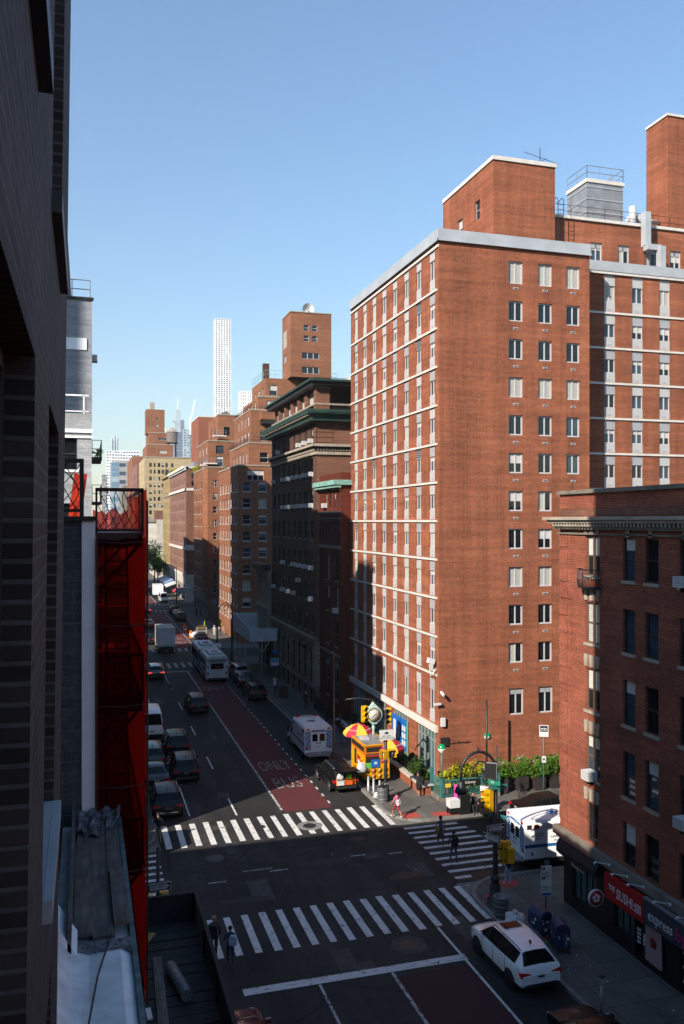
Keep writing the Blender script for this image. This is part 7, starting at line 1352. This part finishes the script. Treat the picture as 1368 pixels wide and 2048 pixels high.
def bus():
    t = thing('articulated_bus', 'long pale articulated bus with bellows seen from behind at the second crossing', 'bus', (14.9, 100.0, 0)); w, h = 1.29, 3.05
    for nm, a, b in (('rear_section', 0, 6.0), ('front_section', 6.7, 14.6)):
        m = MB(); m.prism([(-w, .35), (w, .35), (w, 2.75), (w - .12, h - .05), (w - .35, h), (-w + .35, h), (-w + .12, h - .05), (-w, 2.75)], 'bus_white', a, b, 'y'); L(nm, m, t)
    m = MB(); m.box(-w + .08, w - .08, 6.0, 6.7, .5, 2.9, 'black'); [m.box(-w + .02, w - .02, 6.04 + k * .14, 6.1 + k * .14, .5, 2.95, 'bplastic') for k in range(5)]; L('bellows', m, t)
    for s in (-1, 1):
        m = MB(); m.box(s * w - .01, s * w + .01, .5, 5.9, 1.35, 2.5, 'cglass'); m.box(s * w - .01, s * w + .01, 6.8, 14.2, 1.35, 2.5, 'cglass'); L('side_window', m, t)
        m = MB(); m.box(s * w - .012, s * w + .012, .1, 5.9, .85, 1.05, 'blue_l'); m.box(s * w - .012, s * w + .012, 6.8, 14.4, .85, 1.05, 'blue_l'); L('side_stripe', m, t)
        [L('rear_light', MB().box(s * c - e, s * c + e, -.02, 0, za, zb, 'tail'), t) for c, e, za, zb in ((1.08, .09, .9, 1.25), (1.1, .07, 1.7, 1.95), (1.1, .07, 2.5, 2.7))]
        m = MB(); m.box(s * 1.55 - .1, s * 1.55 + .1, 14.5, 14.6, 1.8, 2.3, 'black'); L('mirror', m, t)
    m = MB(); m.box(-.75, .75, -.015, 0, 1.55, 2.25, 'cglass'); m.box(-.2, .3, -.02, -.015, 1.66, 1.86, 'tail'); L('rear_sign', m, t); m = MB(); m.box(-1.0, 1.0, -.012, 0, 2.35, 2.75, 'frame_g'); [m.box(-.95, .95, -.02, -.012, 2.4 + k * .08, 2.43 + k * .08, 'frame_d') for k in range(4)]; L('grille', m, t); m = MB(); m.box(-.25, .25, -.02, 0, .72, .84, 'plate'); L('licence_plate', m, t); m = MB(); m.box(-1.2, 1.2, -.06, .2, .36, .55, 'bplastic'); L('rear_bumper', m, t)
    for a, b in ((1.2, 4.0), (8.8, 11.8)): m = MB(); m.prism([(-.85, h), (.85, h), (.75, h + .28), (-.75, h + .28)], 'bus_white', a, b, 'y'); m.box(-.35, .35, a + .8, b - 1.2, h + .28, h + .3, 'dark'); L('roof_unit', m, t)
    for y in (8.8, 9.6, 10.4): pass
    m = MB(); [m.box(-.9 + k * .2, -.82 + k * .2, 7.6, 7.7, h, h + .05, 'frame_d') for k in range(10)]; m.box(-.9, .9, 4.6, 5.6, h, h + .14, 'bus_white'); L('roof_vent', m, t)
    wheels(t, (2.2, 8.2, 12.4), (-1.15, 1.15), .48)
def truck():
    t = thing('box_truck', 'plain pale box truck waiting in the middle lane beyond the second crossing', 'truck', (11.2, 123.8, 0)); m = MB(); m.box(-1.2, 1.2, 0, 5.6, 1.0, 3.6, 'bus_white'); m.box(-1.22, 1.22, -.02, 5.62, 3.5, 3.62, 'concrete'); L('cargo_box', m, t); m = MB(); m.box(-1.13, 1.13, -.03, 0, 1.1, 3.42, 'bus_white'); m.box(-.01, .01, -.035, -.03, 1.1, 3.42, 'frame_g'); m.box(-1.13, 1.13, -.04, -.03, 1.14, 1.2, 'frame_g'); L('rear_door', m, t)
    m = MB(); m.prism([(5.7, .5), (5.7, 2.4), (6.5, 2.4), (7.1, 1.6), (7.6, 1.5), (7.7, .5)], 'w_white', -1.05, 1.05, 'x'); L('cab', m, t); m = MB(); m.box(-1.1, 1.1, -.15, .1, .55, .75, 'bplastic'); m.box(-1.0, 1.0, .1, 7, .5, 1.0, 'dark'); L('chassis', m, t)
    for s in (-1, 1): m = MB(); m.box(s * .95 - .12, s * .95 + .12, -.17, -.15, .6, .72, 'tail'); L('tail_light', m, t); m = MB(); m.box(s * 1.06 - .01, s * 1.06 + .01, 5.9, 6.6, 1.6, 2.2, 'cglass'); L('side_window', m, t); m = MB(); m.box(s * 1.4 - .08, s * 1.4 + .08, 6.4, 6.5, 1.5, 2.1, 'bplastic'); L('mirror', m, t)
    wheels(t, (1.2, 6.5), (-.95, .95), .42)
    t = thing('box_truck', 'unseen box truck added on the left side street to shade the crosswalk end', 'truck', (.7, 48.0, 0), R(90)); m = MB(); m.box(-1.2, 1.2, 0, 5.8, .9, 4.0, 'w_white'); L('cargo_box', m, t); m = MB(); m.box(-1.0, 1.0, 5.85, 7.6, .5, 2.4, 'w_white'); L('cab', m, t); wheels(t, (1.0, 6.8), (-.95, .95), .42)  # truck put in only for its shadow on the left crosswalk stripes
    t = thing('box_truck', 'white box truck parked far down the street ahead of the small white van', 'truck', (17.3, 213, 0)); m = MB(); m.box(-1.15, 1.15, 0, 5, .9, 3.3, 'w_white'); L('cargo_box', m, t); m = MB(); m.box(-1.0, 1.0, 5.05, 6.6, .5, 2.2, 'w_white'); L('cab', m, t); wheels(t, (1.0, 5.8), (-.95, .95), .4)
def vehicles():
    car('white_suv', 'white crossover with dark sunroof and rear window parked in the shaded foreground', (17.45, 32.6, 0), R(1), 'suv', 'p_white', 'car', None, 'rim_d', sunroof=True, scale=1.0)
    s = car('black_suv', 'black off-roader with its tailgate raised and goods in the back beside the food cart', (17.3, 58.9, 0), R(2), 'suv', 'p_black', tailgate=True, scale=1.0, roofbars=True)
    m = MB(); m.prism([(-2.30, 1.66), (-1.93, 1.66), (-1.93, 1.72), (-3.0, 1.76), (-3.02, 1.70)], 'p_black', -.78, .78, 'x'); L('tailgate', m, s)
    m = MB(); m.box(-.72, .72, -2.37, -2.35, .62, 1.12, 'cart_o'); m.box(-.72, .72, -2.3, -1.95, 1.1, 1.6, 'dark'); L('boot_opening', m, s)
    for x, z, a, c, lab in ((-.4, .66, .5, 'white', 'white box low in the open boot of the black off-roader'), (.2, .66, .5, 'c_orange', 'orange crate low in the open boot of the black off-roader'), (-.45, 1.02, .5, 'bag', 'white goods bag on top of the load in the open boot'), (.2, 1.06, .42, 'c_green', 'green bag on top of the load in the open boot')):
        m = MB()
        if c in ('bag', 'c_green'): blobmesh(m, (0, 0, a * .4), a * .48, c, int(x * 10), .85)
        else: m.box(-a / 2, a / 2, -.1, .3, 0, .34, c); m.box(-a / 2 - .02, a / 2 + .02, -.12, .3, .28, .34, c)
        o = m.build('box' if c in ('white', 'c_orange') else 'bag', None, (0, 0, 0)); o.location = (17.38 + x, 56.52, z); tag(o, lab, 'box' if c in ('white', 'c_orange') else 'bag', 'goods in the open boot')
    ambulance('white ambulance with blue rear chevrons parked at the right kerb in shade, facing away', (17.65, 67.9, 0), 0, True)
    ambulance('white ambulance half hidden by the brick corner building, heading up the side street', (25.9, 42.1, 0), R(-93), True)
    bus(); truck()
    car('passenger_van', 'white high-roofed van on the left beside the red netting', (5.55, 78.0, 0), 0, 'van', 'w_white', 'van')
    G1 = 'dark cars queued on the left of the avenue'
    car('dark_suv', 'dark car with silver roof rails and red tail lights just right of the white van', (7.15, 71.5, 0), 0, 'suv', 'p_black', group=G1)
    car('dark_suv', 'black car in the second lane, nearer to the lit crosswalk of the two', (7.1, 64.3, 0), R(-2), 'suv', 'p_black', group=G1)
    car('dark_suv', 'dark blue car tucked behind the white van along the left kerb', (4.95, 68.2, 0), 0, 'suv', 'p_navy', group=G1)
    car('dark_sedan', 'low dark blue car along the left kerb, second back from the crosswalk', (4.85, 63.2, 0), 0, 'sedan', 'p_navy', group=G1)
    car('dark_suv', 'dark car with yellow licence plate at the left kerb nearest the lit crosswalk', (5.1, 57.1, 0), R(-1), 'suv', 'p_black', plate='plate_y', group=G1)
    car('dark_sedan', 'black car driving alone in the middle lane behind the bus', (10.7, 86.0, 0), R(1), 'suv', 'p_black', roofbars=False, scale=1.03)
    car('dark_suv', 'dark car with glowing brake lights at the far stop line', (8.15, 105.7, 0), 0, 'suv', 'p_grey', brake=True)
    G2 = 'cars parked at the right kerb by the dark hotel'
    car('silver_suv', 'silver car parked at the right kerb beside the rear of the bus', (17.9, 102.7, 0), R(1), 'suv', 'p_silver', group=G2); car('dark_sedan', 'dark glossy car parked between the silver car and the black car', (17.6, 97.8, 0), R(1), 'sedan', 'p_navy', group=G2); car('dark_suv', 'black car parked nearest the blue bus stop pole', (17.45, 90.4, 0), R(1), 'suv', 'p_black', roofbars=False, group=G2)
    G3 = 'cars in the far blocks'
    car('taxi', 'orange taxi partly behind the red netting in the far block', (10.7, 155.5, 0), 0, 'sedan', 'p_taxi', 'taxi'); car('dark_sedan', 'dark car partly behind the red netting near the box truck', (9.2, 135.5, 0), 0, 'sedan', 'p_black', group=G3); car('dark_sedan', 'dark red-lit car beyond the orange taxi', (12.0, 180, 0), 0, 'sedan', 'p_red', group=G3, brake=True)
    car('dark_sedan', 'dark car parked just ahead of the bus at the second crossing', (17.5, 134.5, 0), 0, 'sedan', 'p_black', group=G3); car('dark_suv', 'dark car parked by the orange barrels, nearer one', (17.5, 165, 0), 0, 'suv', 'p_navy', group=G3); car('dark_suv', 'dark car parked by the orange barrels, middle one', (17.6, 171, 0), 0, 'sedan', 'p_grey', group=G3); car('dark_suv', 'dark car parked by the orange barrels, farthest one', (17.6, 177.5, 0), 0, 'suv', 'p_black', group=G3)
    car('white_van', 'small white van parked at the third crossing', (17.6, 204.4, 0), 0, 'van', 'w_white', 'van', scale=.9); car('dark_sedan', 'farthest grey car parked beyond the white box truck', (17.6, 238, 0), 0, 'sedan', 'p_grey', group=G3); car('dark_sedan', 'grey car moving near the end of the street', (14, 262, 0), 0, 'sedan', 'p_grey', group=G3)
    car('black_sedan', 'black car cut off by the bottom edge of the picture behind the white crossover', (17.3, 25.9, 0), R(1), 'sedan', 'p_black', rim='chrome')
    car('dark_sedan', 'black car parked on the side street beside the ambulance', (28.6, 48.6, 0), R(-90), 'sedan', 'p_black'); car('dark_sedan', 'black car on the side street cut off by the corner building', (35.0, 49.0, 0), R(-92), 'sedan', 'p_black')
    car('red_car', 'dark red car half hidden beside the black sidewalk shed', (5.3, 29.3, 0), 0, 'sedan', 'p_red')
# ---------------------------------------------------------------- people
def person(label, loc, rz, top='black', legs='jeans', shoes='black', skin='skin', hair='c_hair', h=1.7, stride=.3, arms=(.25, -.25), bend=(.3, .3), sit=False, lean=0, shorts=False, sleeves=True, hairlen=0, group=None, lod=1, skirt=None):
    t = thing('person', label, 'person', loc, rz, group); k = h / 1.72
    V, E, Rr, LB = [], [], [], []
    def v(p, r, lab): V.append(Vector(p) * k); Rr.append(r * k); LB.append(lab); return len(V) - 1
    def chain(a, pts):
        for p, r, lab in pts: b = v(p, r, lab); E.append((a, b)); a = b
        return a
    hz = .93 if not sit else .50
    ly = lambda z: math.tan(lean) * (z - hz)
    pel = v((0, 0, hz), .125, 'leg')
    sp = chain(pel, [((0, ly(hz + .18), hz + .18), .125, 'torso'), ((0, ly(hz + .36), hz + .36), .145, 'torso'), ((0, ly(hz + .47) + .0, hz + .47), .10, 'torso')])
    hy = ly(hz + .6)
    nk = chain(sp, [((0, hy + .01, hz + .545), .05, 'head'), ((0, hy + .025, hz + .62), .078, 'head'), ((0, hy + .03, hz + .70), .092, 'head'), ((0, hy + .02, hz + .765), .075, 'head')])
    hc = Vector((0, hy + .03, hz + .69)) * k
    for s, sg in ((-1, stride), (1, -stride)):
        hx = s * .095
        if sit: kn = (hx * 1.2, .42, hz + .0); an = (hx * 1.2, .44 + stride * .3 * s, .09)
        else:
            kn = (hx, math.sin(sg) * .43 + .03, hz - .05 - math.cos(sg) * .41); b2 = -.55 * max(0, -sg) ; an = (hx, kn[1] + math.sin(sg * .6 + b2) * .42, max(.08, kn[2] - math.cos(sg * .6 + b2) * .40))
        chain(pel, [((hx, .0, hz - .05), .095, 'leg'), (tuple((Vector((hx, 0, hz - .05)) + Vector(kn)) / 2), .08, 'leg'), (kn, .058, 'leg'), (tuple((Vector(kn) * .6 + Vector(an) * .4)), .056, 'shin'), (an, .038, 'shin'), ((an[0], an[1] + .06, max(.035, an[2] - .05)), .036, 'foot'), ((an[0] * 1.1, an[1] + .17, max(.03, an[2] - .055)), .03, 'foot')])
    for s, sw, bd in ((-1, arms[0], bend[0]), (1, arms[1], bend[1])):
        S0 = Vector((s * .18, ly(hz + .46), hz + .455)); ue = Vector((s * .08, math.sin(sw) * .28, -math.cos(sw) * .28)); el = S0 + ue; fa = Vector((-s * .03, math.sin(sw + bd) * .25, -math.cos(sw + bd) * .25)); wr = el + fa; d = fa.normalized()
        side = Vector((0, 1, 0)).cross(d); side = side.normalized() if side.length > .1 else Vector((1, 0, 0)); fw = d.cross(side).normalized()
        a = chain(sp, [(tuple(S0), .058, 'torso'), (tuple(S0 + ue * .5), .047, 'arm'), (tuple(el), .040, 'arm'), (tuple(el + fa * .55), .036, 'fore'), (tuple(wr), .027, 'hand'), (tuple(wr + d * .05), .032, 'hand')])
        if lod:
            for q, ln in ((-1.5, .055), (-.5, .07), (.5, .066), (1.5, .05)): chain(a, [(tuple(wr + d * .085 + fw * q * .018), .010, 'hand'), (tuple(wr + d * (.085 + ln * .5) + fw * q * .02 - side * s * .006), .009, 'hand'), (tuple(wr + d * (.08 + ln) + fw * q * .02 - side * s * .022), .008, 'hand')])
            chain(len(V) - 1 - 12 if False else a, [(tuple(wr + d * .03 + fw * .042), .011, 'hand'), (tuple(wr + d * .07 + fw * .058 - side * s * .012), .009, 'hand')])
        else: chain(a, [(tuple(wr + d * .13), .02, 'hand')])
    me = bpy.data.meshes.new('skeleton'); me.from_pydata(V, E, []); o = bpy.data.objects.new('skeleton', me); COL.objects.link(o)
    md = o.modifiers.new('Skin', 'SKIN'); sv = me.skin_vertices[0].data
    for i, r_ in enumerate(Rr): sv[i].radius = (r_, r_ * (.72 if LB[i] == 'torso' else 1.0)); sv[i].use_root = (i == 0)
    sb = o.modifiers.new('Sub', 'SUBSURF'); sb.levels = 1; sb.render_levels = 1
    dg = bpy.context.evaluated_depsgraph_get(); bm = bpy.data.meshes.new_from_object(o.evaluated_get(dg)); COL.objects.unlink(o); bpy.data.objects.remove(o); bpy.data.meshes.remove(me)
    names = [skin, 'c_' + top, 'c_' + legs, 'c_' + shoes]; bm.materials.clear()
    for n_ in names: bm.materials.append(M[n_])
    mp = {'head': 0, 'hand': 0, 'torso': 1, 'arm': 1, 'fore': 1 if sleeves else 0, 'leg': 2, 'shin': 0 if shorts else 2, 'foot': 3}
    segs = [(V[a], V[b], LB[b]) for a, b in E]
    def near(p):
        best = 9; lab = 'torso'
        for a, b, l_ in segs:
            ab = b - a; tt = max(0, min(1, (p - a).dot(ab) / max(ab.length_squared, 1e-9))); d_ = (p - a - ab * tt).length
            if l_ in ('torso',): d_ *= .62
            elif l_ == 'leg': d_ *= .8
            if d_ < best: best = d_; lab = l_
        return lab
    for p in bm.polygons: p.material_index = mp[near(p.center)]; p.use_smooth = True
    bm.name = 'body'; link(bpy.data.objects.new('body', bm), t)
    m = MB(); ring = []
    for a in range(7):
        for b in range(14):
            th = R(100) * a / 6; ph = 2 * math.pi * b / 14; rr = .108 * k
            front = math.sin(ph); cut = .35 if front > .3 and a > 3 else 1.0
            z = math.cos(th); x, y = math.sin(th) * math.cos(ph), math.sin(th) * math.sin(ph)
            if front > .35 and a > 3: y *= .55; z = max(z, .25)
            m.v.append((hc.x + rr * x, hc.y - .012 + rr * y, hc.z + rr * z + .012 - (hairlen if a == 6 and front < .2 else 0)))
    i = m.mi(hair)
    for a in range(6):
        for b in range(14): p = a * 14 + b; q = a * 14 + (b + 1) % 14; m.f.append((p, q, q + 14, p + 14)); m.m.append(i); m.sm.append(True)
    L('hair', m, t)
    if lod:
        for s in (-1, 1):
            m = MB(); m.lathe([(0, 0), (.010, .004), (0, .008)], 'black', (hc.x + s * .032 * k, hc.y + .083 * k, hc.z - .005), 8, 'y'); L('eye', m, t); m = MB(); m.lathe([(0, -.008), (.024, 0), (0, .008)], skin, (hc.x + s * .094 * k, hc.y, hc.z - .01), 8, 'x'); L('ear', m, t)
        m = MB(); m.prism([(hc.x - .012, hc.z - .035), (hc.x + .012, hc.z - .035), (hc.x, hc.z + .005)], skin, hc.y + .07 * k, hc.y + .108 * k, 'y'); L('nose', m, t); m = MB(); m.box(hc.x - .022, hc.x + .022, hc.y + .075 * k, hc.y + .088 * k, hc.z - .062, hc.z - .054, 'c_red'); L('mouth', m, t)
    if skirt: m = MB(); m.lathe([(.15 * k, (hz + .12) * k), (.19 * k, (hz - .15) * k), (.23 * k, (hz - .38) * k), (.21 * k, (hz - .38) * k)], 'c_' + skirt, n=14); L('skirt', m, t)
    return t
def bag_on(lab, loc, rz, size, mat, name='backpack', parentless=True):
    m = MB(); w, d, h = size; m.prism([(-w / 2, 0), (w / 2, 0), (w / 2, h * .75), (w * .3, h), (-w * .3, h), (-w / 2, h * .75)], mat, -d / 2, d / 2, 'y'); m.box(-w * .35, w * .35, -d / 2 - .04, -d / 2, h * .1, h * .5, mat); m.tube([(-w * .3, d / 2, h * .9), (-w * .32, d / 2 + .12, h * .7), (-w * .3, d / 2, h * .2)], .015, mat, 5); m.tube([(w * .3, d / 2, h * .9), (w * .32, d / 2 + .12, h * .7), (w * .3, d / 2, h * .2)], .015, mat, 5)
    o = m.build(name, None, (0, 0, 0)); o.location = loc; o.rotation_euler = (0, 0, rz); return tag(o, lab, 'bag')
def people():
    person('person in pink top and red shorts striding along the kerb at the lit crosswalk', (18.95, 50.65, .15), R(25), 'pink', 'red', 'white', 'skin', h=1.66, stride=.45, shorts=True, sleeves=False, hairlen=.05, bend=(.5, 1.6)); bag_on('white shoulder bag on the back of the person in pink', (19.02, 50.48, 1.0), R(25), (.26, .12, .34), 'white', 'shoulder_bag')
    person('person in dark clothes with black backpack walking down the shaded side crosswalk', (19.65, 43.5, 0), R(-8), 'black', 'jeans', 'black', 'skin_d', h=1.76, stride=.35, shorts=False, sleeves=False, bend=(.4, 1.4)); bag_on('black backpack on the walker in the side crosswalk', (19.62, 43.27, .98), R(-8), (.34, .18, .46), 'c_black')
    person('person in grey with olive shoulder bag crossing the side street towards the subway', (19.95, 46.0, 0), R(-5), 'grey', 'navy', 'white', 'skin_d', h=1.72, stride=.3, shorts=True, sleeves=False, hairlen=.06, skirt='grey'); bag_on('olive yellow shoulder bag of the person in grey', (19.7, 45.85, .82), R(60), (.42, .16, .34), 'c_olive', 'shoulder_bag')
    person('person in black jacket and white shoes leaning at the brick planter wall', (21.8, 54.1, .15), R(-60), 'black', 'black', 'white', 'skin', h=1.74, stride=.08, shorts=True, lean=-.05, bend=(.9, 1.2))
    bag_on('black backpack worn by the person at the brick wall', (22.0, 53.98, 1.05), R(-60), (.34, .2, .46), 'c_black')
    person('person in black sitting among the stalls by the subway railing', (24.1, 50.3, .15), R(170), 'black', 'black', 'black', 'skin', h=1.7, sit=True, stride=.2, bend=(1.2, 1.6)); m = MB(); m.box(-.22, .22, -.22, .22, 0, .42, 'black'); o = m.build('stool', None, (0, 0, 0)); o.location = (24.1, 50.35, .15); tag(o, 'black box stool under the sitting person in black', 'stool')
    person('person in patterned trousers standing in shade behind the ONE WAY signal pole', (21.0, 39.7, .15), R(10), 'black', 'paleblue', 'white', 'skin', h=1.7, stride=.12)
    person('tall person in black with large backpack at the left end of the near crosswalk', (5.35, 36.9, 0), R(-12), 'black', 'black', 'white', 'skin', h=1.86, stride=.25, hair='skin', bend=(.8, .8)); bag_on('large black backpack of the tall person at the near crosswalk', (5.25, 36.62, 1.08), R(-12), (.42, .28, .56), 'c_black')
    person('shorter person in blue and white walking beside the tall person in black', (5.95, 36.2, 0), R(-5), 'navy', 'navy', 'white', 'skin', h=1.66, stride=.25, bend=(.7, .9)); bag_on('pale blue striped backpack of the shorter walker', (6.02, 35.98, .95), R(-20), (.32, .18, .4), 'c_paleblue')
    person('person in dark top and tan trousers at the left end of the lit crosswalk', (4.15, 51.2, 0), R(10), 'black', 'tan', 'black', 'skin', h=1.76, stride=.25)
    person('person in black with white cap alone on the shaded pavement by the dark hotel', (21.2, 82.6, .15), R(0), 'black', 'navy', 'black', 'skin', hair='c_white', h=1.72, stride=.2)
    person('person in black top and blue jeans seen from behind on the shaded pavement', (20.8, 68.6, .15), R(5), 'black', 'blue', 'black', 'skin', h=1.72, stride=.18)
    person('person in pale striped shirt sitting on the planter wall behind the cart', (22.05, 70.2, .45), R(75), 'paleblue', 'red', 'black', 'skin', h=1.7, sit=True, bend=(1.0, 1.0)); person('person in grey sitting on the planter wall nearer the dark house', (22.05, 73.5, .45), R(80), 'grey', 'black', 'white', 'skin_d', h=1.7, sit=True, bend=(1.0, 1.0)); person('person in black standing beside the planter wall by the dark house', (21.6, 76.5, .15), R(90), 'black', 'black', 'black', 'skin', h=1.72, stride=.1)
    person('person in black standing at the blue bus stop pole', (19.9, 91, .15), R(160), 'black', 'navy', 'black', 'skin_d', h=1.7, stride=.1, lod=0)
    G = 'workers and passers-by at the street works'
    for k, (x, y, tp, lg, hr, lab) in enumerate(((20.3, 139.5, 'white', 'white', 'c_white', 'person all in white standing by the street works'), (21.3, 140.5, 'white', 'grey', 'c_hair', 'person in white top beside the person all in white'), (19.6, 146, 'green', 'navy', 'c_green', 'worker in bright green vest left of the group at the street works'), (22.0, 144, 'green', 'black', 'c_orange', 'worker in bright green vest right of the group at the street works'), (21.8, 139.2, 'tan', 'tan', 'c_hair', 'person in tan clothes at the street works'), (20.6, 152, 'black', 'navy', 'c_hair', 'person in black beyond the street works'), (20.9, 168, 'black', 'black', 'c_hair', 'person in black outside the grey shopfront, left one'), (21.6, 167, 'navy', 'black', 'c_hair', 'person in dark blue outside the grey shopfront, right one'))): person(lab, (x, y, .15), R(40 * k), tp, lg, 'black', 'skin', hr, 1.75, .15, group=G, lod=0)
# ---------------------------------------------------------------- camera, light, air
def camera_light():
    cam = bpy.data.cameras.new('camera'); co = bpy.data.objects.new('camera', cam); COL.objects.link(co); scene.camera = co
    cam.sensor_fit = 'VERTICAL'; cam.sensor_height = 36; cam.lens = FPX / 2048 * 36; cam.shift_y = 18 / 2048; cam.clip_start = .05; cam.clip_end = 20000
    co.location = (0, 0, CAMH); co.rotation_euler = (R(90), 0, -YAW)
    el = R(SUN_EL); dx, dy = SUN_DIR; n = math.hypot(dx, dy)
    d = Vector((dx / n * math.cos(el), dy / n * math.cos(el), -math.sin(el)))      # the way the light travels
    s = bpy.data.lights.new('sun', 'SUN'); s.energy = SUN_E; s.angle = R(.5); s.color = (1.0, .905, .79); so = bpy.data.objects.new('sun', s); COL.objects.link(so); so.rotation_euler = d.to_track_quat('-Z', 'Y').to_euler()
    w = bpy.data.worlds.new('World'); scene.world = w; w.use_nodes = True; nt = w.node_tree
    for q in list(nt.nodes): nt.nodes.remove(q)
    o = nt.nodes.new('ShaderNodeOutputWorld'); b = nt.nodes.new('ShaderNodeBackground'); k = nt.nodes.new('ShaderNodeTexSky'); k.sky_type = 'NISHITA'; k.sun_disc = False
    k.sun_elevation = el; k.sun_rotation = math.atan2(-d.x, -d.y); k.air_density = SKY[0]; k.dust_density = SKY[1]; k.ozone_density = SKY[2]; k.altitude = 0
    nt.links.new(k.outputs[0], b.inputs[0]); b.inputs[1].default_value = SKY_S; nt.links.new(b.outputs[0], o.inputs[0])
    if HAZE > 0:
        m = MB(); m.box(-2500, 4000, -400, 3300, -1.5, 470, 'white'); h = m.build('haze'); h['kind'] = 'stuff'; h['label'] = 'pale daylight haze over the far end of the avenue'; h['category'] = 'haze'; h.data.materials.clear()
        mm = bpy.data.materials.new('haze_air'); mm.use_nodes = True; t = mm.node_tree
        for q in list(t.nodes): t.nodes.remove(q)
        oo = t.nodes.new('ShaderNodeOutputMaterial'); v = t.nodes.new('ShaderNodeVolumePrincipled'); v.inputs['Color'].default_value = (.90, .95, 1, 1); v.inputs['Density'].default_value = HAZE; v.inputs['Anisotropy'].default_value = .0; t.links.new(v.outputs[0], oo.inputs['Volume']); h.data.materials.append(mm)
    vs = scene.view_settings; vs.view_transform = 'Standard'; vs.look = 'None'; vs.exposure = EXPO; vs.gamma = 1; vs.use_curve_mapping = False
    scene.render.engine = 'CYCLES'; c = scene.cycles; c.max_bounces = 6; c.diffuse_bounces = 2; c.glossy_bounces = 2; c.transmission_bounces = 4; c.transparent_max_bounces = 8; c.volume_bounces = 0; c.use_denoising = True; c.sample_clamp_indirect = 4; c.caustics_reflective = False; c.caustics_refractive = False
SUN_EL = 31.6; SUN_DIR = (.823, .568); SUN_E = 5.0; SKY_S = .09; SKY = (1.7, .3, 8.0); HAZE = 0.00013; EXPO = 1.02
mk_mats(); setting()
hospital(); narrow_red(); dark_block(); small_house(); terraced(); bay_block(); pink_block(); far_block(); corner_building(); left_side(); skyline()
furniture(); vendor_stuff(); vehicles(); people(); camera_light()
